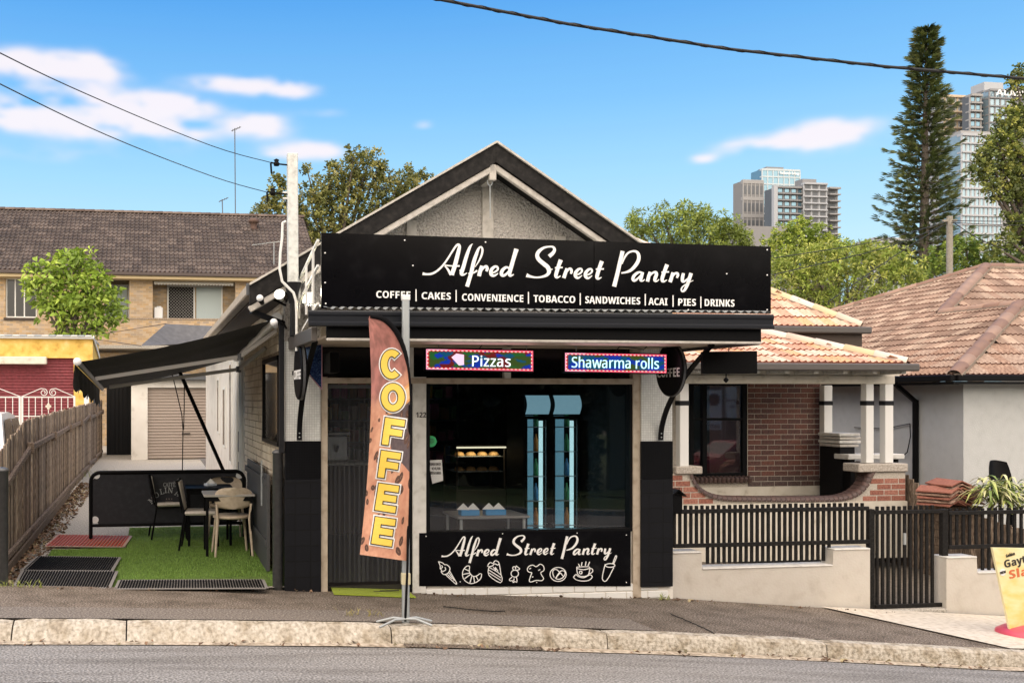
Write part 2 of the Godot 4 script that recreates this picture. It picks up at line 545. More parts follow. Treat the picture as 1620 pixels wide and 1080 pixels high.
	for c in [[[1060, 948], [1085, 958], [1110, 968], [1132, 979]], [[700, 958], [760, 962], [800, 961]]]:
		var pts = []
		for p in smooth(c.map(func(q): return [q[0], q[1], 0.0]), 5):
			var w = Yp(p[0] + rr(-1.5, 1.5), p[1] + rr(-0.8, 0.8), 0.0)
			pts.append([w.x, w.z, rr(0.003, 0.009)])
		stroke(st, pts, func(p, h): return V(p.x, foot_y(p.x, clampf(p.y, 0.0, ZK)) + h, p.y), 0.004, 0.0125)
	for c in [[[-1.5, 3.35], [-0.7, 3.28], [0.1, 3.33], [0.6, 3.3]]]:
		var pts = []
		for p in smooth(c.map(func(q): return [q[0], q[1], 0.0]), 6):
			pts.append([p[0] + rr(-0.02, 0.02), p[1] + rr(-0.02, 0.02), rr(0.002, 0.006)])
		stroke(st, pts, func(p, h): return V(p.x, road_y(p.x, p.y) + h, p.y), 0.0, 0.004)
	tag(struct("surface_cracks", st, tar, "dark tar filled cracks in footpath and road"), "", "", "", "stuff")
	for g in [[640, 745, 1018, 1029], [750, 858, 1020, 1031]]:
		st = S()
		var a = Z(g[0], 0, 2.0).x; var b = Z(g[1], 0, 2.0).x
		for i in 8:
			var x0 = mixf(a, b, i / 8.0); var x1 = mixf(a, b, (i + 1) / 8.0)
			quad(st, V(x0, lookup(KERB, x0) - 0.123, 1.945), V(x1, lookup(KERB, x1) - 0.123, 1.945), V(x1, lookup(KERB, x1) - 0.124, 2.065), V(x0, lookup(KERB, x0) - 0.124, 2.065))
		struct("gutter_patch", st, M.asphalt_footpath, "dark asphalt patch in the concrete gutter")

# ------------------------------------------------------------------ materials shared by many things
func build_materials():
	plain("black_gloss", 0.003, 0.003, 0.004, 0.15)
	plain("black_satin", 0.006, 0.006, 0.0065, 0.45, 0.0, 0.2)
	plain("black_matt", 0.008, 0.008, 0.009, 0.8, 0.0, 0.15)
	plain("charcoal", 0.016, 0.0165, 0.018, 0.5, 0.0, 0.25)
	plain("grey_steel", 0.10, 0.105, 0.11, 0.45, 0.3)
	plain("white_paint", 0.72, 0.72, 0.68, 0.55)
	plain("white_print", 0.85, 0.85, 0.82, 0.5)
	plain("white_plastic", 0.75, 0.76, 0.75, 0.35)
	plain("galvanised", 0.38, 0.41, 0.41, 0.5, 0.4)
	plain("yellow_print", 0.82, 0.56, 0.08, 0.6)
	plain("dark_print", 0.03, 0.025, 0.02, 0.6)
	plain("wire_black", 0.01, 0.01, 0.01, 0.6)
	plain("red_plastic", 0.35, 0.03, 0.03, 0.4)
	plain("timber_dark", 0.05, 0.035, 0.025, 0.7)
	grain("beige_frame", [[0.0, 0.30, 0.24, 0.17], [0.4, 0.43, 0.36, 0.27], [1.0, 0.52, 0.45, 0.35]], 0.02, 0.7, 0.6, 0.06, 0.1)
	grain("off_white_frame", [[0.0, 0.42, 0.40, 0.35], [0.35, 0.58, 0.57, 0.52], [1.0, 0.68, 0.67, 0.62]], 0.02, 0.7, 0.6, 0.06, 0.1)
	grain("cream_paint", [[0.0, 0.40, 0.36, 0.28], [0.3, 0.60, 0.56, 0.46], [1.0, 0.68, 0.64, 0.55]], 0.015, 0.5, 0.7, 0.08, 0.08)
	grain("cream_brick_paint", [[0.0, 0.30, 0.225, 0.15], [0.3, 0.62, 0.52, 0.39], [1.0, 0.80, 0.71, 0.57]], 0.012, 0.35, 0.75, 0.25, 0.12)
	grain("mortar_painted", [[0.0, 0.2, 0.15, 0.10], [0.5, 0.42, 0.34, 0.25], [1.0, 0.56, 0.48, 0.37]], 0.04, 0.6, 0.9, 0.3, 0.12)
	grain("white_render", [[0.0, 0.55, 0.51, 0.44], [0.3, 0.70, 0.665, 0.59], [1.0, 0.77, 0.735, 0.665]], 0.015, 0.3, 0.8, 0.15, 0.12)
	var rc = grain("roughcast", [[0.0, 0.34, 0.315, 0.28], [0.45, 0.52, 0.49, 0.445], [1.0, 0.66, 0.63, 0.58]], 0.06, 1.1, 0.95, 2.6, 0.05)
	grain("barge_paint", [[0.0, 0.010, 0.0095, 0.009], [0.5, 0.017, 0.016, 0.0155], [1.0, 0.034, 0.031, 0.028]], 0.03, 0.7, 0.55, 0.05, 0.1, Vector3.ONE, 5, 0.25)
	grain("batten_paint", [[0.0, 0.38, 0.355, 0.31], [0.5, 0.52, 0.49, 0.435], [1.0, 0.58, 0.55, 0.50]], 0.03, 0.7, 0.7, 0.08, 0.1)
	grain("old_timber", [[0.0, 0.035, 0.024, 0.015], [0.38, 0.16, 0.115, 0.078], [0.62, 0.33, 0.255, 0.185], [1.0, 0.58, 0.49, 0.39]], 0.05, 0.9, 0.9, 0.6, 0.08, Vector3(2.6, 0.3, 2.6))
	grain("old_timber_pale", [[0.0, 0.08, 0.057, 0.038], [0.35, 0.29, 0.225, 0.16], [0.65, 0.46, 0.375, 0.28], [1.0, 0.66, 0.57, 0.46]], 0.05, 0.9, 0.9, 0.6, 0.08, Vector3(2.6, 0.3, 2.6))
	grain("old_timber_dark", [[0.0, 0.02, 0.013, 0.008], [0.4, 0.085, 0.06, 0.04], [0.7, 0.16, 0.118, 0.084], [1.0, 0.34, 0.28, 0.21]], 0.05, 0.9, 0.9, 0.6, 0.08, Vector3(2.6, 0.3, 2.6))
	grain("old_rail", [[0.0, 0.035, 0.024, 0.017], [0.4, 0.13, 0.095, 0.07], [0.7, 0.24, 0.185, 0.14], [1.0, 0.42, 0.35, 0.28]], 0.05, 0.9, 0.9, 0.7, 0.08, Vector3(2.6, 2.6, 0.3))
	# small mosaic tiles, far below the size of a pixel-wide piece: grid of joints as fine relief
	for v in [["tile_white", 0.66, 0.68, 0.64, 0.44], ["tile_black", 0.008, 0.0085, 0.010, 0.003], ["tile_black_large", 0.011, 0.0115, 0.0135, 0.009]]:
		var im = Image.create(256, 256, false, Image.FORMAT_RGB8)
		var hm = Image.create(256, 256, false, Image.FORMAT_RGB8)
		var n = 8 if v[0] != "tile_black_large" else 2
		rng.seed = 9
		im.fill(lc(v[4], v[4], v[4] * 0.95)); hm.fill(Color(0.2, 0.2, 0.2))
		for i in n:
			for j in n:
				var k = rr(0.90, 1.04)
				var w = 256 / n
				im.fill_rect(Rect2i(i * w + 3, j * w + 3, w - 5, w - 5), lc(v[1] * k, v[2] * k, v[3] * k))
				hm.fill_rect(Rect2i(i * w + 3, j * w + 3, w - 5, w - 5), Color(0.8, 0.8, 0.8))
		var m = StandardMaterial3D.new()
		m.resource_name = v[0]
		m.albedo_texture = ImageTexture.create_from_image(im)
		hm.bump_map_to_normal_map(4.0)
		m.normal_enabled = true
		m.normal_texture = ImageTexture.create_from_image(hm)
		m.metallic_specular = 0.5 if v[0] == "tile_white" else 0.22
		m.roughness = 0.3 if v[0] != "tile_black_large" else 0.5
		m.uv1_triplanar = true
		m.uv1_world_triplanar = true
		m.uv1_scale = Vector3.ONE * (5.0 if n == 8 else 3.2)
		M[v[0]] = m
	var g = pane("shop_glass", 0.01, 0.012, 0.012, 0.02)
	pane("window_glass", 0.01, 0.012, 0.012, 0.06)

# lettering that fills pixels px0..px1, letters hpx pixels tall, middle at py, raised on the plane z
func write(parent, s, px0, px1, py, hpx, z, m, called = "lettering", slope = 0.0, bold = 700, family = "Droid Sans"):
	var mid = (px0 + px1) / 2.0
	var hm = hpx * mpp(mid, z)
	var t = text_mesh(s, hm / 0.72, 0.004, bold, family)
	var w = Z(px1, py, z).x - Z(px0, py, z).x
	var ab = t.get_aabb()
	var o = part(parent, called, t, m)
	var k = w / max(ab.size.x, 0.001)
	o.transform = Transform3D(Basis(Vector3.BACK, -slope) * Basis.from_scale(V(k, 1, 1)), o.position + Z(mid, py, z) - V(0, 0, 0) + V(-k * ab.get_center().x, -ab.get_center().y, 0.002))
	return o

# the shop's brush-script name, as pen strokes [x, y, width] traced per letter
func script_name() -> Array:
	var a = [660.0, 380.0, 9.529]
	var b = [820.0, 380.0, 10.8]
	var c = [960.0, 380.0, 10.8]
	var e = [[975, 590, 20], [1040, 575, 28], [1085, 530, 30], [1075, 490, 32], [1030, 495, 42], [980, 550, 54], [975, 610, 54], [1015, 645, 38], [1070, 615, 18], [1088, 598, 10]]
	var t = [[725, 335, 70], [690, 430, 62], [655, 540, 62], [640, 610, 56], [665, 635, 36], [720, 610, 14]]
	var shift = func(s, dx, dy): return s.map(func(p): return [p[0] + dx, p[1] + dy, p[2]])
	var letters = [
		[a, [[[80, 503, 44], [140, 512, 30], [220, 503, 32], [300, 460, 30], [380, 385, 28], [450, 290, 26], [520, 180, 26], [580, 90, 30], [615, 66, 36], [636, 90, 42], [625, 150, 52], [600, 250, 60], [560, 400, 62], [530, 490, 62], [521, 525, 62]], [[415, 376, 18], [530, 388, 20], [637, 387, 26]], [[412, 385, 16], [460, 440, 30], [490, 495, 34], [506, 522, 40]]]],
		[a, [[[832, 52, 6], [790, 110, 38], [735, 260, 52], [695, 400, 56], [668, 480, 58], [670, 514, 46], [702, 518, 28], [748, 492, 12]], [[636, 458, 18], [690, 430, 18]]]],
		[a, [[[872, 402, 8], [930, 310, 22], [970, 220, 30], [982, 140, 30], [962, 100, 22], [925, 125, 32], [890, 210, 48], [850, 330, 56], [815, 480, 56], [780, 600, 56], [750, 698, 58]], [[768, 500, 16], [840, 495, 20], [902, 456, 28]]]],
		[a, [[[975, 385, 50], [950, 460, 56], [930, 540, 58]], [[955, 480, 18], [1000, 412, 34], [1040, 396, 44], [1054, 430, 44], [1042, 468, 36]]]],
		[a, [[[1110, 495, 20], [1170, 478, 26], [1215, 438, 28], [1202, 400, 32], [1160, 402, 40], [1115, 450, 50], [1112, 510, 52], [1150, 535, 36], [1200, 512, 20], [1216, 495, 10]]]],
		[a, [[[1390, 425, 22], [1340, 408, 36], [1285, 450, 50], [1268, 510, 50], [1300, 533, 40], [1350, 500, 30], [1395, 440, 18]], [[1495, 132, 66], [1450, 280, 58], [1410, 420, 58], [1390, 500, 56], [1405, 535, 36], [1455, 513, 12]]]],
		[b, [[[525, 275, 66], [590, 218, 58], [618, 160, 48], [590, 115, 34], [520, 110, 28], [430, 130, 40], [350, 190, 58], [320, 260, 64], [350, 330, 66], [430, 400, 70], [500, 460, 72], [525, 530, 66], [490, 590, 50], [400, 625, 34], [300, 635, 28], [200, 618, 42], [138, 596, 66]]]],
		[b, [t, [[625, 470, 26], [755, 465, 26]]]],
		[b, [[[830, 480, 50], [800, 570, 58], [775, 645, 60]], [[808, 575, 18], [860, 492, 36], [898, 496, 46], [908, 540, 42], [892, 572, 30]]]],
		[b, [e]], [b, [shift.call(e, 172, 4)]],
		[b, [shift.call(t, 702, 22), [[1325, 494, 26], [1460, 490, 26]]]],
		[c, [[[270, 185, 66], [230, 350, 66], [185, 550, 66], [125, 790, 70]], [[262, 405, 12], [300, 300, 28], [360, 220, 34], [440, 187, 32], [510, 200, 44], [545, 260, 56], [540, 340, 58], [490, 430, 58], [410, 510, 48], [330, 545, 34], [248, 560, 24]]]],
		[c, [[[605, 555, 24], [550, 545, 34], [480, 590, 50], [445, 650, 52], [465, 690, 44], [520, 660, 32], [585, 590, 18]], [[615, 545, 44], [590, 620, 56], [580, 680, 48], [612, 695, 24], [648, 668, 10]]]],
		[c, [[[740, 540, 46], [715, 620, 56], [695, 705, 58]], [[715, 630, 16], [780, 560, 32], [830, 547, 46], [848, 580, 54], [825, 650, 56], [820, 690, 46], [852, 700, 24], [892, 668, 10]]]],
		[c, [[[1030, 415, 66], [990, 520, 60], [955, 620, 60], [945, 680, 54], [970, 705, 34], [1027, 678, 12]], [[935, 545, 26], [1062, 540, 26]]]],
		[c, [[[1130, 550, 50], [1105, 640, 58], [1080, 715, 60]], [[1108, 645, 18], [1160, 572, 36], [1204, 566, 44], [1214, 602, 42], [1194, 642, 30]]]],
		[c, [[[1310, 562, 46], [1293, 640, 56], [1292, 700, 44], [1330, 700, 34], [1400, 640, 18]], [[1440, 562, 58], [1410, 660, 58], [1375, 760, 54], [1330, 850, 42], [1290, 873, 28], [1272, 840, 24], [1300, 790, 20], [1370, 740, 16], [1478, 686, 8]]]]]
	var out = []
	for l in letters:
		var o = l[0]
		var strokes = []
		for s in l[1]:
			strokes.append(smooth(s.map(func(p): return [o[0] + p[0] / o[2], o[1] + p[1] / o[2], p[2] / o[2]]), 4))
		out.append(strokes)
	return out
func script_letters(parent, to3: Callable, m):
	for l in script_name():
		var st = S()
		var k = 0
		for s in l:
			stroke(st, s, to3, 0.0, 0.004 + 0.0006 * k)
			k += 1
		part(parent, "letter", st, m)

var XL; var XR; var YE; var YC   # shop: left and right wall, eaves, ceiling
func build_shop():
	XL = Z(450, CY, 0).x
	XR = Z(1064, CY, 0).x
	YE = Z(450, 462, 0).y
	YC = Z(800, 543, 0).y
	var T = thing("corner_shop", "small gabled corner shop with white tiled pilasters and dark roof edge", "shop", V((XL + XR) / 2, 0, 0))
	var zb = -15.0
	var st
	# ---- side wall on the driveway: backing, then single painted bricks near the street
	st = S()
	var w = [Xp(416, 566, XL), Xp(441, 704, XL)]    # window opening in it
	var wz0 = w[0].z; var wz1 = min(w[1].z, -0.30)
	var wy0 = 0.92 * 0 + mixf(w[1].y, w[0].y, 0.02); var wy1 = w[0].y
	wy0 = Xp(428, 702, XL).y; wy1 = Xp(428, 566, XL).y
	bx(st, XL + 0.016, XL + 0.2, -0.3, wy0, -4.6, -0.05)
	bx(st, XL + 0.016, XL + 0.2, wy1, YE, -4.6, -0.05)
	bx(st, XL + 0.016, XL + 0.2, wy0, wy1, -4.6, wz0)
	bx(st, XL + 0.016, XL + 0.2, wy0, wy1, wz1, -0.05)
	var sw = part(T, "side_wall", st, M.mortar_painted)
	var bm = []
	for k in 3:
		rng.seed = 40 + k
		var s2 = S()
		box(s2, Vector3.ZERO, V(0.02, 0.076, 0.228 - 0.004 * k), 0.004)
		bm.append(mesh_of(s2))
	var hb = S()
	box(hb, Vector3.ZERO, V(0.02, 0.076, 0.11), 0.004)
	var rest = S()
	var count = 0
	rng.seed = 4
	for c in 36:
		var y = 0.06 + c * 0.086
		if y > YE - 0.05: break
		for i in 20:
			var z = -0.19 - i * 0.24 - (0.12 if c % 2 else 0.0)
			if z < -4.48: continue
			if y + 0.04 > wy0 and y - 0.04 < wy1 and z + 0.11 > wz0 - 0.02 and z - 0.11 < wz1 + 0.02: continue
			var p = V(XL + 0.010 + rr(-0.002, 0.002), y, z)
			if count < 290 and y > 0.75 and y < 2.62:
				piece(sw, "brick", bm[(c + i) % 3], M.cream_brick_paint, p).position = p
				count += 1
			else:
				box(rest, p, V(0.02, 0.076, 0.228), 0.004)
	tag(part(sw, "brickwork", rest, M.cream_brick_paint), "", "", "", "stuff")
	# mirror-like window in the side wall
	st = S()
	for f in [[wz0, wz0 + 0.05, wy0, wy1], [wz1 - 0.05, wz1, wy0, wy1], [wz0, wz1, wy0, wy0 + 0.04], [wz0, wz1, wy1 - 0.05, wy1]]:
		bx(st, XL - 0.015, XL + 0.03, f[2], f[3], f[0], f[1])
	var swn = part(T, "side_window", st, M.black_satin)
	st = S()
	bx(st, XL + 0.004, XL + 0.008, wy0, wy1, wz0, wz1)
	plain("dark_mirror", 0.75, 0.75, 0.72, 0.04, 1.0)
	part(swn, "pane", st, M.dark_mirror)
	# rear part of the side wall: white painted, with a door frame and narrow windows
	st = S()
	bx(st, XL + 0.004, XL + 0.2, -0.3, YE - 0.1, zb, -4.602)
	var rw = part(T, "rear_wall", st, M.white_render)
	st = S()
	for z in [-4.68, -5.02, -5.9, -6.1]:
		bx(st, XL - 0.03, XL + 0.006, 0.1, 2.62, z - 0.05, z, 0.005)
	part(rw, "door_frame", st, M.white_paint)
	for z in [[-7.0, -6.75, 0.9, 2.5], [-8.6, -8.2, 1.1, 2.1], [-10.2, -9.9, 1.3, 2.3]]:
		st = S()
		bx(st, XL - 0.02, XL + 0.005, z[2] - 0.05, z[3] + 0.05, z[0] - 0.05, z[1] + 0.05, 0.004)
		var f = part(rw, "window_frame", st, M.white_paint)
		st = S()
		bx(st, XL - 0.024, XL - 0.012, z[2], z[3], z[0], z[1])
		part(f, "pane", st, M.black_gloss)
	st = S()
	for y in [[0.1, 2.55]]:
		tube(st, [V(XL - 0.03, y[0], -5.35), V(XL - 0.03, y[1], -5.35)], 0.025, 8)
		tube(st, [V(XL - 0.03, y[0], -4.83), V(XL - 0.03, y[1] - 0.1, -4.83)], 0.02, 8)
	part(rw, "pipe", st, M.white_paint, true)
	st = S()
	bx(st, XL - 0.05, XL, 1.15, 1.45, -4.95, -4.90); bx(st, XL - 0.05, XL, 0.75, 1.0, -4.95, -4.90)
	part(rw, "meter", st, M.black_satin)
	# ---- right wall, back wall
	st = S()
	bx(st, XR - 0.2, XR - 0.02, -0.5, YE, zb, -0.05)
	bx(st, XL + 0.2, XR - 0.2, -0.5, YE, zb, zb + 0.2)
	part(T, "party_wall", st, M.white_render)
	# ---- roof: two dark planes, barge boards, white trim, left eaves gutter
	var zbarge = 0.32
	var ap = Z(783, 228, zbarge)
	var le = Z(394, 452, zbarge)
	var re = Z(1106, 454, zbarge)
	st = S()
	for e in [le, re]:
		var d = V(0, 0, zb - zbarge - 0.3)
		for k in [0.0, -0.05]:
			quad(st, ap + V(0, k, -0.03), e + V(0, k, -0.03), e + V(0, k, 0) + d, ap + V(0, k, 0) + d)
	part(T, "roof", st, M.charcoal)
	var cnt = 0
	for e in [le, re]:
		st = S()
		var h = 0.185
		var th = 0.035 + 0.004 * cnt
		quad(st, ap + V(0, 0, th), e + V(0, 0, th), e + V(0, -h, th), ap + V(0, -h, th))
		quad(st, ap, e, e + V(0, -h, 0), ap + V(0, -h, 0))
		quad(st, ap, e, e + V(0, 0, th), ap + V(0, 0, th))
		quad(st, ap + V(0, -h, 0), e + V(0, -h, 0), e + V(0, -h, th), ap + V(0, -h, th))
		quad(st, e, e + V(0, -h, 0), e + V(0, -h, th), e + V(0, 0, th))
		part(T, "barge_board", st, M.barge_paint)
		st = S()
		bar(st, ap + V(0, -h - 0.045, -0.005 - 0.004 * cnt), e + V(0, -h - 0.045, -0.005 - 0.004 * cnt), 0.05, 0.06, 0.008)
		part(T, "trim", st, M.batten_paint)
		st = S()   # thin light capping along the top edge
		bar(st, ap + V(0, 0.012, 0.02), e + V(0, 0.012, 0.02), 0.09 + 0.004 * cnt, 0.02)
		part(T, "capping", st, M.batten_paint)
		# sloping soffit between barge and wall
		st = S()
		quad(st, ap + V(0, -h, 0), e + V(0, -h, 0), e + V(0, -h, -0.33), ap + V(0, -h, -0.33))
		part(T, "gable_soffit", st, M.barge_paint)
		cnt += 1
	# gable wall with roughcast panels and battens
	st = S()
	var ylow = YC
	var off = V(0, -0.19, 0)
	var ap0 = ap + off
	var lx = XL; var rx = XR
	var ly = mixf(ap0.y, le.y - 0.19, (ap0.x - lx) / (ap0.x - le.x))
	var ry = mixf(ap0.y, re.y - 0.19, (rx - ap0.x) / (re.x - ap0.x))
	slab(st, PackedVector2Array([Vector2(lx, ylow), Vector2(lx, ly), Vector2(ap0.x, ap0.y), Vector2(rx, ry), Vector2(rx, ylow)]), func(p, s): return V(p.x, p.y, -0.16 * (1.0 - s)))
	part(T, "gable_wall", st, M.roughcast)
	for b in [[763, 781], [643, 659], [879, 896], [560, 575], [970, 985]]:
		st = S()
		var x0 = Z(b[0], CY, 0.02).x
		var x1 = Z(b[1], CY, 0.02).x
		var top = (ap0.y - 0.06) - absf((x0 + x1) / 2 - ap0.x) * (0.585 if x0 < ap0.x else 0.70) - 0.02
		bx(st, x0, x1, ylow, top, 0.0, 0.022, 0.004)
		part(T, "batten", st, M.batten_paint)
	# apex bracket with hook and hanging rod
	st = S()
	var bc = Z(778, 272, 0.3)
	bx(st, bc.x - 0.035, bc.x + 0.035, bc.y - 0.09, bc.y + 0.07, 0.02, 0.34, 0.006)
	var br = part(T, "apex_bracket", st, M.batten_paint)
	st = S()
	var hk = Z(775, 288, 0.28)
	var ring = []
	for k in 13:
		ring.append(hk + V(cos(TAU * k / 12.0) * 0.025, sin(TAU * k / 12.0) * 0.035 + 0.0, 0))
	tube(st, ring, 0.007, 6, false)
	tube(st, [hk + V(0, -0.035, 0), hk + V(0.004, -0.36, 0)], 0.006, 6)
	part(br, "hook", st, M.galvanised, true)
	# left gutter along the eaves and its square downpipe
	st = S()
	var gx = Z(398, 455, 0.3)
	var gy0 = Z(398, 466, 0.3).y
	var gy1 = Z(398, 449, 0.3).y
	bx(st, gx.x - 0.05, gx.x + 0.05, gy0, gy1, zb, 0.3, 0.012)
	var gu = part(T, "eaves_gutter", st, M.beige_frame)
	st = S()
	bx(st, gx.x - 0.055, gx.x + 0.055, gy0 - 0.005, gy1 + 0.006, 0.3, 0.312)
	part(gu, "end_cap", st, M.grey_steel)
	st = S()   # boarded eaves between gutter and wall
	bx(st, gx.x + 0.05, XL, gy0 - 0.02, gy0 + 0.01, zb, 0.28)
	part(T, "eaves_soffit", st, M.timber_dark)
	st = S()
	var d0 = Z(400, 462, 0.27)
	var d1 = Z(400, 491, 0.27)
	var d2 = Z(445, 512, 0.06)
	var d3 = V(d2.x, Z(445, 716, 0.06).y, 0.06)
	bar(st, d0, d1, 0.05, 0.05, 0.004)
	bar(st, d1 + V(-0.02, -0.01, 0), d2 + V(0.02, 0, 0), 0.05, 0.05, 0.004)
	bar(st, d2 + V(0, 0.03, 0), d3, 0.052, 0.052, 0.004)
	part(T, "downpipe", st, M.charcoal)
	# ---- shopfront
	var yb = -0.45
	for p in [[451, 507], [1015, 1064]]:
		var x0 = Z(p[0], CY, 0.05).x
		var x1 = Z(p[1], CY, 0.05).x
		var ym = Z(p[0], 698, 0.05).y
		var yl = Z(p[0], 758, 0.05).y
		st = S()
		bx(st, x0, x1, ym, YC, -0.2, 0.05, 0.004)
		var pil = part(T, "pilaster", st, M.tile_white)
		st = S()
		bx(st, x0 - 0.004, x1 + 0.004, yl, ym - 0.001, -0.2, 0.056, 0.004)
		part(pil, "black_tiling", st, M.tile_black)
		st = S()
		var yl2 = yb if p[0] < 600 else Z(1040, 928, 0.05).y
		bx(st, x0 - 0.004, x1 + 0.004, yl2, yl - 0.001, -0.2, 0.056, 0.004)
		part(pil, "plain_tiling", st, M.tile_black_large)
	# painted brick plinth under window and right pilaster: single bricks
	st = S()
	var px0 = Z(664, CY, 0).x
	bx(st, px0, XR, yb, Z(860, 926, 0).y, -0.2, 0.012)
	var pl = part(T, "plinth", st, M.white_render)
	var pb = S()
	box(pb, Vector3.ZERO, V(0.225, 0.072, 0.02), 0.005)
	var pbm = mesh_of(pb)
	for c in 5:
		var y = Z(860, 926, 0).y - 0.04 - c * 0.083
		for i in 15:
			var x = px0 + 0.12 + i * 0.235 + (0.11 if c % 2 else 0.0)
			if x > XR - 0.11: continue
			piece(pl, "brick", pbm, M.white_paint, Vector3.ZERO).position = V(x, y, 0.014)
	# frame posts, transom, header
	st = S()
	for p in [[507, 518, 596, 936, "beige_frame"], [1001, 1014, 541, 940, "beige_frame"], [653, 674, 596, 932, "off_white_frame"]]:
		st = S()
		bx(st, Z(p[0], CY, 0.02).x, Z(p[1], CY, 0.02).x, Z(p[0], p[3], 0.02).y - 0.04, Z(p[0], p[2], 0.02).y if p[2] > 550 else YC, -0.09, 0.03, 0.004)
		part(T, "frame_post", st, M[p[4]])
	var yt0 = Z(760, 607, 0.02).y
	var yt1 = Z(760, 598, 0.02).y
	var xa = Z(507, CY, 0.02).x
	var xb = Z(1001, CY, 0.02).x - 0.002
	st = S()
	bx(st, xa, xb, yt0, yt1, -0.092, 0.034, 0.004)
	part(T, "transom", st, M.beige_frame)
	st = S()
	bx(st, xa, Z(1014, CY, 0.02).x, Z(760, 548, 0.03).y, YC + 0.25, -0.1, 0.04, 0.004)
	part(T, "header_beam", st, M.beige_frame)
	st = S()
	for mx in [[798, 808], [648, 654], [600, 604]]:
		bx(st, Z(mx[0], CY, 0.02).x, Z(mx[1], CY, 0.02).x, yt1, Z(760, 549, 0.02).y, -0.08, 0.026)
	part(T, "mullion", st, M.off_white_frame)
	st = S()   # dark panes of the fanlight
	bx(st, xa, xb, yt1 + 0.001, Z(760, 549, 0.02).y - 0.001, -0.05, -0.044)
	part(T, "fanlight_pane", st, M.black_gloss)
	# shop window
	var wx0 = Z(675, CY, 0).x
	var wx1 = Z(1000, CY, 0).x
	var wyb = Z(835, 840, 0).y
	st = S()
	bx(st, wx0, wx1, wyb - 0.02, wyb + 0.015, -0.1, 0.02, 0.004)
	bx(st, wx0 + 0.001, wx0 + 0.03, wyb + 0.016, yt0 - 0.001, -0.08, 0.015)
	bx(st, wx1 - 0.03, wx1 - 0.001, wyb + 0.016, yt0 - 0.001, -0.08, 0.015)
	var sf = part(T, "shop_window", st, M.black_satin)
	st = S()
	bx(st, wx0 + 0.031, wx1 - 0.031, wyb + 0.017, yt0 - 0.002, -0.045, -0.040)
	part(sf, "pane", st, M.shop_glass)
	st = S()   # wall behind the lower sign panel
	bx(st, wx0 + 0.002, wx1, Z(860, 926, 0).y, wyb - 0.021, -0.15, 0.0)
	part(T, "stall_riser", st, M.white_render)
	# house number
	write(T, "122", 658, 674, 656, 8, 0.031, M.dark_print, "house_number")
	# doorway: dark jamb and clear plastic strips
	st = S()
	var dx0 = Z(519, CY, 0).x
	var dx1 = Z(646, CY, 0).x
	bx(st, dx1, Z(653, CY, 0).x, -0.1, yt0, -0.08, 0.0)
	part(T, "door_jamb", st, M.black_satin)
	var pvc = plain("clear_plastic", 0.26, 0.27, 0.29, 0.28)
	pvc.albedo_color.a = 0.09
	pvc.transparency = BaseMaterial3D.TRANSPARENCY_ALPHA
	var cur = thing("strip_curtain", "clear plastic strip curtain hanging in the shop doorway", "curtain", V((dx0 + dx1) / 2, 0, -0.1))
	st = S()
	bx(st, dx0, dx1, yt0 - 0.05, yt0 - 0.01, -0.13, -0.10)
	part(cur, "rail", st, M.grey_steel)
	rng.seed = 6
	var nst = 17
	for i in nst:
		st = S()
		var x = mixf(dx0 + 0.02, dx1 - 0.02, i / (nst - 1.0))
		var zz = -0.125 - 0.012 * (i % 2) + rr(-0.004, 0.004)
		var wd = 0.034
		var n = 10
		st.set_smooth_group(1)
		for j in n:
			for k in 4:
				var P = []
				for q in [[j, k], [j + 1, k], [j + 1, k + 1], [j, k + 1]]:
					var t = q[0] / float(n)
					var u = q[1] / 4.0 * 2.0 - 1.0
					P.append(V(x + u * wd + 0.006 * sin(t * 3.0 + i), mixf(yt0 - 0.06, 0.06, t), zz + 0.010 * u * u + 0.012 * sin(t * 2.4 + i * 1.7)))
				quad(st, P[0], P[1], P[2], P[3])
		part(cur, "strip", st, pvc, true)
	build_interior(dx0, wx1, yt1)

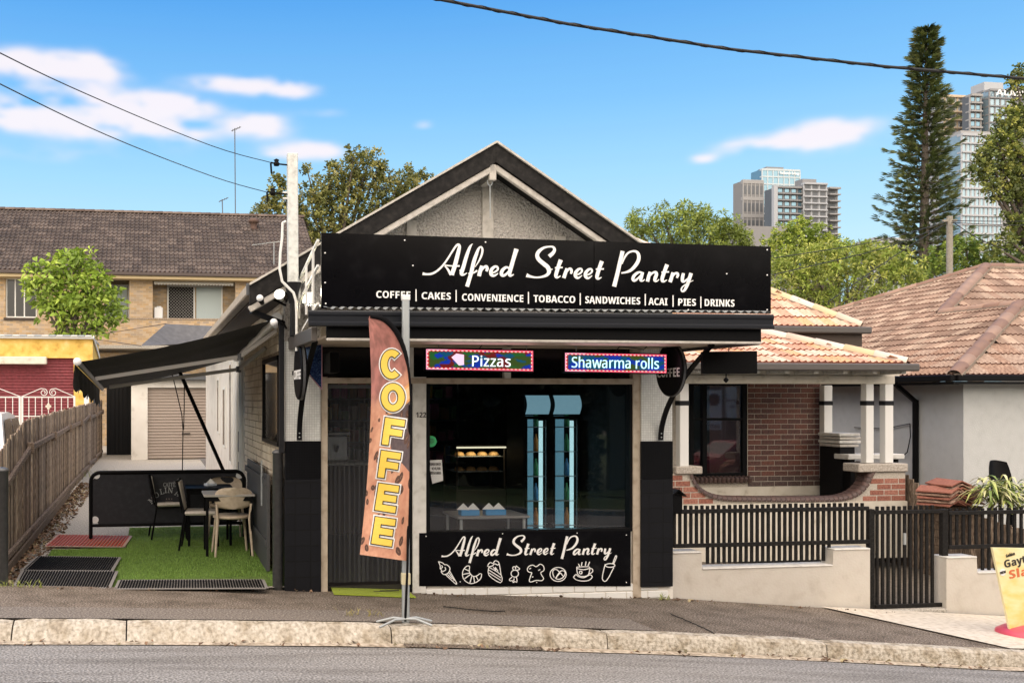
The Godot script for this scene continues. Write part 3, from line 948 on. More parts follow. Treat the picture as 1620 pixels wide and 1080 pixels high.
# ------------------------------------------------------------------ inside the shop, seen through the glass
func build_interior(dx0, wx1, ytop):
	var st = S()
	var yf = 0.03
	var zb = -6.0
	var xw0 = XL + 0.2
	var xw1 = XR - 0.2
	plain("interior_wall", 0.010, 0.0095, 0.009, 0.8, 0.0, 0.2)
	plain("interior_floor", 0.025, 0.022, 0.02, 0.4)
	var T = Node3D.new()
	T.name = "shop_interior"
	add_child(T)
	tag(T, "dim shop room behind the window and doorway", "", "", "structure")
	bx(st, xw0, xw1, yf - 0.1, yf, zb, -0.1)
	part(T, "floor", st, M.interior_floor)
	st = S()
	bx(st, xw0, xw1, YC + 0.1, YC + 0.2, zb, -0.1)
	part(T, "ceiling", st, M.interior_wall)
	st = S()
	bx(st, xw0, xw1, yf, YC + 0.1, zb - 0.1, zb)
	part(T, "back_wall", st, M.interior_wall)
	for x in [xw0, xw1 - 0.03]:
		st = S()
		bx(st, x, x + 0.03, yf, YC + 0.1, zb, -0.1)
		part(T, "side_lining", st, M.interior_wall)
	# drinks fridge with two lit header boxes and two glass doors
	var zf = -1.7
	var a = R(829, 624, 917, 838, zf)
	var x0 = a[0].x; var x1 = a[1].x; var yt = a[1].y
	var F_ = thing("drinks_fridge", "double door drinks fridge with pale blue lit header behind the shop window", "fridge", V((x0 + x1) / 2, yf, zf))
	st = S()
	var xm = (Z(868, CY, zf).x + Z(873, CY, zf).x) / 2
	bx(st, x0, x1, yf, yf + 0.12, zf - 0.6, zf)
	bx(st, x0, x1, yf + 0.12, yt, zf - 0.6, zf - 0.55)
	bx(st, x0, x0 + 0.02, yf + 0.12, yt, zf - 0.55, zf - 0.01)
	bx(st, x1 - 0.02, x1, yf + 0.12, yt, zf - 0.55, zf - 0.01)
	bx(st, xm - 0.035, xm + 0.035, yf + 0.12, yt, zf - 0.55, zf + 0.012)
	bx(st, x0 + 0.02, x1 - 0.02, yt - 0.02, yt, zf - 0.55, zf - 0.01)
	part(F_, "cabinet", st, M.black_satin)
	var hd = glow("fridge_header_glow", 0.24, 0.47, 0.58, 0.10)
	var led = glow("fridge_led_strip", 0.55, 0.9, 0.95, 0.17)
	var inb = glow("fridge_lining_glow", 0.13, 0.32, 0.42, 0.12)  # emission added to the lining, standing in for LED light falling on it
	var hy0 = Z(870, 655, zf).y
	for p in [[830, 867], [874, 916]]:
		var hx0 = Z(p[0], CY, zf).x; var hx1 = Z(p[1], CY, zf).x
		st = S()
		st.set_smooth_group(1)
		for k in 8:
			var t0 = k / 8.0; var t1 = (k + 1) / 8.0
			var f = func(t): return V(0, mixf(hy0, yt - 0.01, t), zf + 0.02 + 0.06 * sin(PI * t))
			quad(st, f.call(t0) + V(hx0, 0, 0), f.call(t1) + V(hx0, 0, 0), f.call(t1) + V(hx1, 0, 0), f.call(t0) + V(hx1, 0, 0))
		part(F_, "lit_header", st, hd, true)
		# door: frame, shelves and bottles behind, LED strip
		st = S()
		for e in [[hx0, hx0 + 0.03, yf + 0.13, hy0 - 0.02], [hx1 - 0.03, hx1, yf + 0.13, hy0 - 0.02]]:
			bx(st, e[0], e[1], e[2], e[3], zf - 0.01, zf + 0.02, 0.004)
		bx(st, hx0 + 0.03, hx1 - 0.03, yf + 0.13, yf + 0.17, zf - 0.01, zf + 0.02)
		bx(st, hx0 + 0.03, hx1 - 0.03, hy0 - 0.06, hy0 - 0.02, zf - 0.01, zf + 0.02)
		var dr = part(F_, "door", st, M.black_satin)
		st = S()
		bx(st, hx0 + 0.031, hx1 - 0.031, yf + 0.171, hy0 - 0.061, zf + 0.002, zf + 0.006)
		part(dr, "pane", st, M.window_glass)
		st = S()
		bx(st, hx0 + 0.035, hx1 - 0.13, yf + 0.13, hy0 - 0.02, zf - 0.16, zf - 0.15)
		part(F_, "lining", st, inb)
		st = S()
		bx(st, hx1 - 0.095, hx1 - 0.05, yf + 0.2, hy0 - 0.08, zf - 0.06, zf - 0.04)
		part(F_, "led_strip", st, led)
		st = S()
		for k in 5:
			bx(st, hx0 + 0.03, hx1 - 0.03, yf + 0.35 + 0.3 * k, yf + 0.36 + 0.3 * k, zf - 0.14, zf - 0.03)
		part(F_, "shelf", st, M.galvanised)
		var L = AreaLight3D.new()
		L.name = "fridge_light"
		L.area_size = Vector2(0.05, 1.2)
		L.light_color = Color(0.6, 0.9, 1.0)
		L.light_energy = 0.015
		L.shadow_enabled = true
		add_child(L)
		L.position = V(hx1 - 0.072, 1.0, zf - 0.03)
		L.rotation.y = PI
	# bottles on its shelves
	rng.seed = 21
	var bt = S()
	lathe(bt, Vector3.ZERO, [[0.0, 0.0], [0.03, 0.0], [0.03, 0.13], [0.012, 0.18], [0.012, 0.21], [0.0, 0.21]], 8)
	var btm = mesh_of(bt, true)
	var bc = [plain("bottle_blue", 0.05, 0.2, 0.4, 0.2), plain("bottle_orange", 0.5, 0.18, 0.03, 0.2), plain("bottle_green", 0.05, 0.25, 0.1, 0.2), plain("bottle_pale", 0.5, 0.55, 0.55, 0.2)]
	for p in [[830, 867], [874, 916]]:
		for k in 5:
			for j in [1]:
				var hx0 = Z(p[0], CY, zf).x; var hx1 = Z(p[1], CY, zf).x
				var o = part(null, "bottle", btm, bc[rng.randi() % 4])
				o.position = V(hx1 - 0.115, yf + 0.3605 + 0.3 * k, zf - 0.1)
				tag(o, "small drink bottle standing on a shelf inside the drinks fridge", "bottle", "bottles in the drinks fridge")
	# glass food cabinet further in
	var c = R(722, 704, 800, 800, -3.0)
	var Dc = thing("food_cabinet", "low glass food cabinet with trays of pastries inside the dark shop", "display cabinet", V((c[0].x + c[1].x) / 2, yf, -3.3))
	st = S()
	bx(st, c[0].x, c[1].x, yf, 0.72, -3.6, -3.0)
	bx(st, c[0].x, c[1].x, c[1].y - 0.02, c[1].y, -3.6, -3.0)
	for x in [c[0].x, c[1].x - 0.02]:
		for z in [-3.02, -3.6]:
			bx(st, x, x + 0.02, 0.72, c[1].y - 0.02, z, z + 0.02)
	part(Dc, "case", st, M.timber_dark)
	st = S()
	bx(st, c[0].x, c[1].x, c[1].y - 0.04, c[1].y - 0.02, -3.0, -2.98)
	part(Dc, "light_bar", st, glow("cabinet_light", 0.9, 0.85, 0.6, 0.2))
	var Lc = AreaLight3D.new()
	Lc.name = "cabinet_light"
	Lc.area_size = Vector2(0.6, 0.05)
	Lc.light_color = Color(1.0, 0.93, 0.75)
	Lc.light_energy = 0.03
	Lc.shadow_enabled = true
	add_child(Lc)
	Lc.position = V((c[0].x + c[1].x) / 2, c[1].y - 0.045, -3.06)
	Lc.rotation.x = -PI / 2
	st = S()
	for y in [0.95, 1.15]:
		bx(st, c[0].x + 0.02, c[1].x - 0.02, y, y + 0.01, -3.55, -3.05)
	part(Dc, "tray", st, M.galvanised)
	rng.seed = 3
	var pm = plain("pastry", 0.42, 0.25, 0.10, 0.6)
	for y in [0.96, 1.16]:
		for k in 4:
			st = S()
			lathe(st, V(mixf(c[0].x + 0.1, c[1].x - 0.1, k / 3.0), y, -3.2), [[0.0, 0.0], [0.07, 0.0], [0.075, 0.02], [0.05, 0.05], [0.0, 0.06]], 10)
			tag(part(null, "pastry", st, pm, true), "golden pastry on a tray in the food cabinet", "pastry", "pastries in the food cabinet")
	goods_rack(xw0, xw1, yf)
	# shelves of goods beside the fridge
	var s0 = R(803, 612, 829, 790, -4.5)
	var Sh = thing("goods_shelf", "tall grey shelf of packets standing behind the drinks fridge", "shelf", V((s0[0].x + s0[1].x) / 2, yf, -4.6))
	st = S()
	bx(st, s0[0].x, s0[0].x + 0.03, yf, s0[1].y, -4.8, -4.5)
	bx(st, s0[1].x - 0.03, s0[1].x, yf, s0[1].y, -4.8, -4.5)
	for k in 7:
		bx(st, s0[0].x + 0.03, s0[1].x - 0.03, yf + 0.1 + k * 0.32, yf + 0.12 + k * 0.32, -4.8, -4.5)
	part(Sh, "frame", st, M.grey_steel)
	# table by the window with two napkin boxes, and a chair
	var tz = -0.75
	var ty = Z(770, 813, tz).y
	var tx0 = Z(716, CY, tz).x; var tx1 = Z(828, CY, tz).x
	var Tb = thing("window_table", "small white topped table just inside the shop window", "table", V((tx0 + tx1) / 2, yf, tz))
	st = S()
	bx(st, tx0, tx1, ty - 0.03, ty, tz - 0.4, tz + 0.2, 0.006)
	part(Tb, "table_top", st, plain("table_grey", 0.22, 0.215, 0.20, 0.35))
	for x in [tx0 + 0.05, tx1 - 0.05]:
		for z in [tz - 0.35, tz + 0.15]:
			st = S()
			cyl(st, V(x, yf, z), V(x, ty - 0.03, z), 0.018, 8)
			part(Tb, "leg", st, M.galvanised, true)
	var nb = plain("napkin_blue", 0.05, 0.25, 0.5, 0.5)
	for p in [[729, 758], [768, 800]]:
		var n = R(p[0], 803, p[1], 812, tz + 0.1)
		var N = thing("napkin_box", "blue box of white napkins on the table inside the window", "napkin box", V((n[0].x + n[1].x) / 2, ty, tz + 0.1), "napkin boxes on the window table")
		st = S()
		bx(st, n[0].x, n[1].x, ty, ty + 0.06, tz, tz + 0.12, 0.004)
		part(N, "carton", st, nb)
		st = S()
		var mx = (n[0].x + n[1].x) / 2
		for q in [[-0.09, 0.05], [0.02, 0.09]]:
			tri(st, V(mx + q[0] - 0.05, ty + 0.06, tz + 0.06), V(mx + q[0] + 0.03, ty + 0.13, tz + 0.05), V(mx + q[0] + 0.10, ty + 0.06, tz + 0.07))
			tri(st, V(mx + q[0] - 0.04, ty + 0.06, tz + 0.03), V(mx + q[0] + 0.03, ty + 0.13, tz + 0.05), V(mx + q[0] + 0.08, ty + 0.06, tz + 0.1))
		part(N, "napkin", st, M.white_paint)
	# sticker and handwritten note on the glass
	st = S()
	var sc_ = Z(682, 698, -0.035)
	lathe(st, sc_, [[0.0, 0.002], [0.058, 0.002], [0.058, 0.0], [0.0, 0.0]], 20, Basis(Vector3.RIGHT, PI / 2))
	var stk = tag(part(null, "round_sticker", st, plain("sticker_green", 0.03, 0.42, 0.13, 0.5)), "round green sticker on the shop window glass", "sticker")
	for k in 4:
		st = S()
		box(st, sc_ + V(0, 0.022 - 0.014 * k, 0.004), V([0.05, 0.07, 0.06, 0.03][k], 0.005, 0.002))
		part(stk, "printed_line", st, M.dark_print)
	var nt = thing("handwritten_note", "white paper note with handwriting taped inside the window", "note", Z(688, 765, -0.06))
	st = S()
	slab(st, pv([677, 728, 699, 727, 701, 760, 684, 765]), func(p, s): return Z(p.x, p.y, -0.062 + 0.003 * s))
	part(nt, "paper", st, M.white_paint)
	for t in [["PLEASE CHECK", 734], ["OUR", 741], ["PIES & CAKES", 748]]:
		write(nt, t[0], 679 + (4 if t[0] == "OUR" else 0), 697, t[1], 4, -0.058, M.dark_print, "writing")

# racks of packets along the back wall, and a serving counter
func goods_rack(x0, x1, yf):
	var st
	rng.seed = 515
	var cols = []
	for c in [[0.5, 0.08, 0.05], [0.55, 0.42, 0.06], [0.08, 0.2, 0.45], [0.5, 0.48, 0.42], [0.1, 0.32, 0.1], [0.4, 0.18, 0.05], [0.45, 0.1, 0.25]]:
		cols.append(plain("packet_%s" % ["red", "yellow", "blue", "white", "green", "orange", "pink"][cols.size()], c[0], c[1], c[2], 0.45))
	var T = thing("wall_rack", "wide rack of mixed coloured packets along the back wall of the shop", "shelf", V((x0 + x1) / 2, yf, -5.8))
	st = S()
	for k in 5: bx(st, x0 + 0.3, x1 - 0.3, 0.9 + 0.34 * k, 0.92 + 0.34 * k, -5.95, -5.55)
	for x in [x0 + 0.3, (x0 + x1) / 2, x1 - 0.32]: bx(st, x, x + 0.02, yf, 2.4, -5.97, -5.95)
	part(T, "frame", st, M.grey_steel)
	for k in 4:
		var x = x0 + 0.36
		while x < x1 - 0.5:
			var w = rr(0.07, 0.15); var h = rr(0.14, 0.28)
			st = S()
			bx(st, x, x + w, 0.921 + 0.34 * k, 0.921 + 0.34 * k + h, -5.9, -5.6 + rr(-0.04, 0.04), 0.006)
			part(T, "packet", st, cols[rng.randi() % 7])
			x += w + rr(0.01, 0.05)
	var C = thing("serving_counter", "dark serving counter with a steel coffee machine inside the shop", "counter", V(x0 + 1.0, yf, -4.2))
	st = S()
	bx(st, x0 + 0.35, x0 + 2.0, yf, 1.0, -4.5, -3.95, 0.01)
	part(C, "cabinet", st, M.timber_dark)
	st = S()
	bx(st, x0 + 0.3, x0 + 2.05, 1.0, 1.04, -4.55, -3.9, 0.008)
	part(C, "counter_top", st, M.white_plastic)
	st = S()
	bx(st, x0 + 0.6, x0 + 1.25, 1.042, 1.42, -4.45, -4.05, 0.03)
	bx(st, x0 + 0.58, x0 + 1.27, 1.42, 1.46, -4.47, -4.03, 0.01)
	var cm = tag(part(null, "coffee_machine", st, plain("steel_bright", 0.55, 0.56, 0.57, 0.25, 0.9)), "steel coffee machine standing on the shop counter", "coffee machine")
	for k in 2:
		st = S()
		cyl(st, V(x0 + 0.78 + 0.28 * k, 1.2, -4.03), V(x0 + 0.78 + 0.28 * k, 1.26, -3.93), 0.025, 8)
		part(cm, "handle", st, M.black_satin, true)

# ------------------------------------------------------------------ street awning, sign board and hanging signs
const ZA := 1.6
func build_awning():
	var T = thing("street_awning", "black edged street awning projecting over the footpath in front of the shop", "awning", V((XL + XR) / 2, YC, 0.8))
	var gl = Z(486, 0, ZA).x; var gr = Z(1222, 0, ZA).x
	var at = func(px, py, z): return Z(px, py, z)
	# gutter as a moulded profile swept between its two ends
	var prof = [[0.0, 0.0], [0.0, 0.115], [0.02, 0.128], [0.028, 0.12], [0.028, 0.10], [0.018, 0.085], [0.018, 0.045], [0.034, 0.03], [0.034, 0.008], [0.02, 0.0]]
	var A = Z(487, 516, ZA); var B = Z(1222, 521, ZA)
	var st = S()
	for i in prof.size():
		var p = prof[i]; var q = prof[(i + 1) % prof.size()]
		quad(st, A + V(0, p[1], p[0]), B + V(0, p[1], p[0]), B + V(0, q[1], q[0]), A + V(0, q[1], q[0]))
	for E in [A, B]:
		for i in range(1, prof.size() - 1):
			tri(st, E + V(0, prof[0][1], prof[0][0]), E + V(0, prof[i][1], prof[i][0]), E + V(0, prof[i + 1][1], prof[i + 1][0]))
	var gm = plain("gutter_paint", 0.014, 0.016, 0.020, 0.32, 0.0, 0.3)
	part(T, "gutter", st, gm)
	st = S()   # light lip
	bar(st, A + V(0, 0.131, 0.012), B + V(0, 0.131, 0.012), 0.02, 0.006)
	part(T, "gutter_lip", st, M.grey_steel)
	# fascia board set back under the gutter
	var f0 = Z(516, 534, ZA - 0.06); var f1 = Z(1203, 540, ZA - 0.06)
	st = S()
	bar(st, V(f0.x, (f0.y + A.y) / 2, ZA - 0.06), V(f1.x, (f1.y + B.y) / 2, ZA - 0.06), 0.03, 0.14)
	part(T, "fascia_board", st, M.black_satin)
	st = S()
	bar(st, f0 + V(0, -0.014, 0.0), f1 + V(0, -0.014, 0.0), 0.05, 0.022, 0.004)
	part(T, "fascia_trim", st, M.batten_paint)
	var ys = (f0.y + f1.y) / 2 - 0.01
	# soffit boards
	var nb = 12
	for k in nb:
		st = S()
		var z0 = mixf(0.05, ZA - 0.09, k / float(nb)); var z1 = mixf(0.05, ZA - 0.09, (k + 1.0) / nb) - 0.006
		bx(st, f0.x, f1.x, ys + 0.01, ys + 0.03, z0, z1)
		part(T, "soffit_board", st, M.beige_frame)
	# corrugated iron on top: sine ridges running from wall to gutter
	st = S()
	st.set_smooth_group(1)
	var per = 0.076
	var n = int((gr - gl) / per * 8)
	for i in n:
		var P = []
		for q in [[i, 0], [i, 1], [i + 1, 1], [i + 1, 0]]:
			var x = mixf(gl + 0.16, gr - 0.02, q[0] / float(n))
			var yy = mixf(mixf(A.y, B.y, q[0] / float(n)) + 0.155, A.y + 0.33, float(q[1])) + 0.010 * sin(x / per * TAU)
			P.append(V(x, yy, mixf(ZA + 0.02, 0.03, float(q[1]))))
		quad(st, P[0], P[1], P[2], P[3])
	part(T, "corrugated_sheet", st, M.galvanised, true)
	# side beams back to the wall
	for e in [[497, 529], [1200, 533]]:
		st = S()
		var p = Z(e[0], e[1], ZA - 0.08)
		bx(st, p.x - 0.025, p.x + 0.025, ys - 0.02, ys + 0.10, -0.45 if e[0] < 600 else 0.06, ZA - 0.09, 0.005)
		part(T, "side_beam", st, plain("beam_brown", 0.07, 0.06, 0.05, 0.5))
	# curved steel brackets
	for e in [473, 1045]:
		st = S()
		var xx = Z(e, CY, 0.07).x
		var y0 = Z(e, 696, 0.07).y
		var pts = []
		for k in 15:
			var t = k / 14.0
			pts.append(V(xx, mixf(y0, ys, 1.0 - pow(1.0 - t, 1.55)) if false else mixf(y0, ys, t), 0.075 + 0.98 * pow(t, 1.9)))
		for k in 14:
			bar(st, pts[k], pts[k + 1] + (pts[k + 1] - pts[k]) * 0.08, 0.05, 0.02)
		var bk = part(T, "bracket", st, M.black_satin)
		st = S()
		for y in [0.03, 0.07]:
			lathe(st, V(xx, y0 + y, 0.09), [[0.0, 0.006], [0.008, 0.004], [0.008, 0.0]], 8, Basis(Vector3.RIGHT, PI / 2))
		part(bk, "bolt", st, M.galvanised, true)
	# main sign board standing on the awning
	var zs = 1.44
	var c = [Z(508, 368, zs), Z(1220, 390, zs), Z(1220, 496, zs), Z(508, 488, zs)]
	var Sg = thing("shop_sign", "long black sign board with the white script shop name above the awning", "sign", (c[2] + c[3]) / 2)
	var bmat = grain("sign_black", [[0.0, 0.0022, 0.0022, 0.003], [0.6, 0.003, 0.003, 0.004], [0.85, 0.006, 0.006, 0.007], [1.0, 0.014, 0.014, 0.015]], 0.012, 0.5, 0.16, 0.0, 0.1, Vector3.ONE, 5, 0.22)
	# two sheets of board with a fine joint
	var jx = Z(940, CY, zs).x
	for h in [[0.0, (jx - c[0].x) / (c[1].x - c[0].x) - 0.0006], [(jx - c[0].x) / (c[1].x - c[0].x) + 0.0006, 1.0]]:
		st = S()
		var q = [c[0].lerp(c[1], h[0]), c[0].lerp(c[1], h[1]), c[3].lerp(c[2], h[1]), c[3].lerp(c[2], h[0])]
		var bk = V(0, 0, -0.03)
		quad(st, q[0], q[1], q[2], q[3]); quad(st, q[0] + bk, q[1] + bk, q[2] + bk, q[3] + bk)
		for k in 4:
			quad(st, q[k], q[(k + 1) % 4], q[(k + 1) % 4] + bk, q[k] + bk)
		part(Sg, "board", st, bmat)
	st = S()   # timber frame behind
	for t in [0.02, 0.25, 0.5, 0.75, 0.98]:
		bar(st, c[0].lerp(c[1], t) + V(0, -0.03, -0.06), c[3].lerp(c[2], t) + V(0, 0.02, -0.06), 0.05, 0.05)
	part(Sg, "frame", st, M.old_timber_dark)
	st = S()   # white light-gauge struts from the board back to the wall
	for p in [[503, 380], [503, 420], [503, 480]]:
		var s = Z(p[0], p[1], zs - 0.05)
		bar(st, s, V(s.x, s.y - 0.25, 0.06), 0.022, 0.022)
	for z in [0.35, 0.8, 1.2]:
		bar(st, V(Z(502, 0, zs).x, c[3].y, z), V(Z(502, 0, zs).x, c[0].y - 0.35 + z * 0.2, z), 0.02, 0.02)
	part(Sg, "strut", st, M.white_paint)
	st = S()
	for p in [[514, 400], [514, 447], [515, 480], [653, 420], [768, 383], [873, 426], [1150, 433], [1214, 435], [1214, 490], [1089, 490], [1214, 395], [940, 480], [640, 380]]:
		lathe(st, Z(p[0], p[1], zs), [[0.0, 0.004], [0.007, 0.003], [0.007, 0.0]], 8, Basis(Vector3.RIGHT, PI / 2))
	part(Sg, "screw", st, M.white_print, true)
	script_letters(Sg, func(p, h): return Z(p.x, p.y, zs) + V(0, 0, h), M.white_print)
	for t in [["COFFEE", 595, 649, 466], ["CAKES", 667, 713, 468], ["CONVENIENCE", 731, 828, 471], ["TOBACCO", 844, 910, 473], ["SANDWICHES", 926, 1013, 475], ["ACAI", 1026, 1056, 477], ["PIES", 1073, 1101, 478], ["DRINKS", 1115, 1162, 479]]:
		write(Sg, t[0], t[1], t[2], t[3], 11, zs + 0.001, M.white_print, "lettering", 0.008)
	for b in [[658, 467], [721.5, 468], [836, 471], [918, 473], [1021, 474], [1065, 476], [1109, 478]]:
		st = S()
		box(st, Z(b[0], b[1], zs + 0.002), V(0.009, 0.105, 0.004))
		part(Sg, "divider", st, M.white_print)
	# lower panel under the window: same name, and eight line drawings
	var zp = 0.034
	var pc = [Z(663, 843, zp), Z(998, 840, zp), Z(998, 927, zp), Z(663, 927, zp)]
	var Lp = thing("panel_sign", "black panel with shop name and white food drawings under the window", "sign", (pc[2] + pc[3]) / 2)
	st = S()
	var bk2 = V(0, 0, -0.012)
	quad(st, pc[0], pc[1], pc[2], pc[3]); quad(st, pc[0] + bk2, pc[1] + bk2, pc[2] + bk2, pc[3] + bk2)
	for k in 4:
		quad(st, pc[k], pc[(k + 1) % 4], pc[(k + 1) % 4] + bk2, pc[k] + bk2)
	part(Lp, "board", st, bmat)
	script_letters(Lp, func(p, h):
		var qx = 697.6 + 0.628 * (p.x - 667.0)
		var qy = 879.5 + 0.628 * (p.y - (435.0 + 0.03 * (p.x - 714.6))) - 0.015 * (qx - 726.4)
		return Z(qx, qy, zp) + V(0, 0, h), M.white_print)
	st = S()
	for p in [[674, 848], [795, 844], [913, 843], [991, 846], [991, 921], [728, 920], [849, 921]]:
		lathe(st, Z(p[0], p[1], zp), [[0.0, 0.004], [0.006, 0.003], [0.006, 0.0]], 8, Basis(Vector3.RIGHT, PI / 2))
	part(Lp, "screw", st, M.white_print, true)
	var u = [680.0, 840.0, 10.125]
	var v = [820.0, 840.0, 9.529]
	var circ = func(cx, cy, rx, ry, n2 = 14): 
		var o = []
		for k in n2 + 1:
			o.append(cx + rx * cos(TAU * k / n2)); o.append(cy + ry * sin(TAU * k / n2))
		return o
	var icons = [
		["ice_cream_drawing", u, [[135, 485, 165, 555, 165, 600, 190, 625, 180, 650, 215, 690, 250, 690, 290, 670, 315, 630, 320, 590, 300, 560, 265, 535, 235, 535, 200, 505, 135, 485], [250, 695, 330, 770, 415, 845, 425, 825, 370, 730, 318, 640], [165, 600, 200, 575, 185, 545], [190, 650, 250, 620, 240, 575], [280, 690, 350, 760], [300, 660, 390, 790]]],
		["croissant_drawing", u, [[550, 595, 590, 560, 635, 560, 630, 620, 640, 670, 690, 720, 750, 715, 800, 680, 828, 690, 815, 750, 770, 800, 690, 835, 620, 830, 560, 790, 525, 730, 525, 650, 550, 595], [550, 600, 625, 635], [525, 690, 635, 670], [555, 760, 650, 690], [640, 825, 670, 720], [715, 825, 700, 725], [775, 785, 740, 725]]],
		["cake_drawing", u, [[945, 575, 945, 705, 1130, 825, 1140, 700, 945, 575], [925, 565, 935, 530, 970, 500, 1010, 515, 1040, 475, 1080, 480, 1110, 520, 1140, 700], [945, 620, 1138, 745], [945, 665, 1134, 785], [935, 570, 1000, 555, 1035, 520, 1085, 540, 1110, 520], [1015, 575, 1055, 625, 1045, 575, 1090, 640]]],
		["lolly_drawing", u, [circ.call(1360, 678, 60, 55), [1340, 620, 1325, 590, 1345, 565, 1375, 575, 1385, 555, 1415, 580, 1440, 600, 1415, 620, 1385, 620], [1315, 735, 1275, 770, 1285, 795, 1320, 790, 1335, 820, 1360, 805, 1390, 815, 1395, 780, 1385, 735], [1375, 575, 1370, 610], [1340, 800, 1350, 755]]],
		["toast_drawing", v, [[205, 625, 150, 610, 135, 570, 165, 525, 220, 510, 270, 535, 330, 495, 380, 530, 385, 590, 340, 620, 350, 660, 380, 710, 350, 745, 270, 740, 190, 765, 165, 745, 180, 690, 205, 625], [165, 570, 190, 555], [300, 590, 330, 575], [205, 690, 225, 685]]],
		["pretzel_drawing", v, [circ.call(600, 650, 122, 105, 20), [540, 695, 520, 640, 525, 590, 570, 575, 620, 615, 680, 680], [560, 715, 590, 660, 640, 600, 690, 600, 705, 640, 670, 700, 600, 725, 555, 700], [570, 700, 630, 630, 660, 660]]],
		["teacup_drawing", v, [[880, 540, 890, 630, 930, 675, 1000, 680, 1050, 660, 1070, 610, 1075, 540, 980, 535, 880, 540], [885, 560, 980, 580, 1070, 560], [1078, 560, 1115, 570, 1120, 610, 1085, 635, 1060, 640], [830, 690, 870, 730, 960, 750, 1060, 740, 1115, 690, 1085, 655, 1050, 670, 980, 700, 900, 680, 870, 650, 830, 690], [905, 490, 925, 530], [960, 465, 950, 520], [1020, 455, 1010, 520], [1075, 460, 1050, 520], circ.call(940, 620, 20, 22, 8)]],
		["drink_drawing", v, [[1310, 495, 1265, 710, 1330, 745, 1440, 545], circ.call(1385, 515, 72, 28, 16), [1420, 495, 1465, 375, 1482, 385, 1435, 500]]]]
	for ic in icons:
		st = S()
		var k = 0
		for l in ic[2]:
			var pts = []
			for j in range(0, l.size(), 2):
				pts.append([ic[1][0] + l[j] / ic[1][2], ic[1][1] + l[j + 1] / ic[1][2], 1.25])
			stroke(st, smooth(pts, 3), func(p, h): return Z(p.x, p.y, zp) + V(0, 0, h), 0.0, 0.003 + 0.0005 * k)
			k += 1
		part(Lp, ic[0], st, M.white_print)
	build_led_signs(ys)

func led_texture(sd, blues) -> ImageTexture:
	var w = 104; var h = 22
	var im = Image.create(w, h, false, Image.FORMAT_RGB8)
	rng.seed = sd
	var spots = []
	for k in 70:
		spots.append([rr(0, w), rr(0, h), [Color(0.05, 0.2, 0.62), Color(0.22, 0.30, 0.12), Color(0.42, 0.10, 0.10), Color(0.03, 0.30, 0.42), Color(0.12, 0.36, 0.16)][rng.randi() % (5 if not blues else 2) if not blues else [0, 3, 1, 3, 0][rng.randi() % 5]]])
	for y in h:
		for x in w:
			var best = 1e9; var c = Color.BLACK
			for s in spots:
				var d = pow(x - s[0], 2.0) + pow((y - s[1]) * 2.0, 2.0)
				if d < best:
					best = d; c = s[2]
			c = c * (0.75 if (x + y) % 2 else 1.0)
			var e = min(min(x, w - 1 - x), min(y, h - 1 - y))
			if e == 0:
				c = Color(0.95, 0.35, 0.45) if x > 20 else Color(0.95, 0.6, 0.7)
			elif e == 1:
				c = Color(1.0, 0.8, 0.75) if (x / 2 + y / 2) % 2 else Color(0.8, 0.03, 0.12)
			elif e == 2:
				c = Color(0.55, 0.02, 0.08) if (x / 2) % 2 else c
			im.set_pixel(x, y, c)
	return ImageTexture.create_from_image(im)

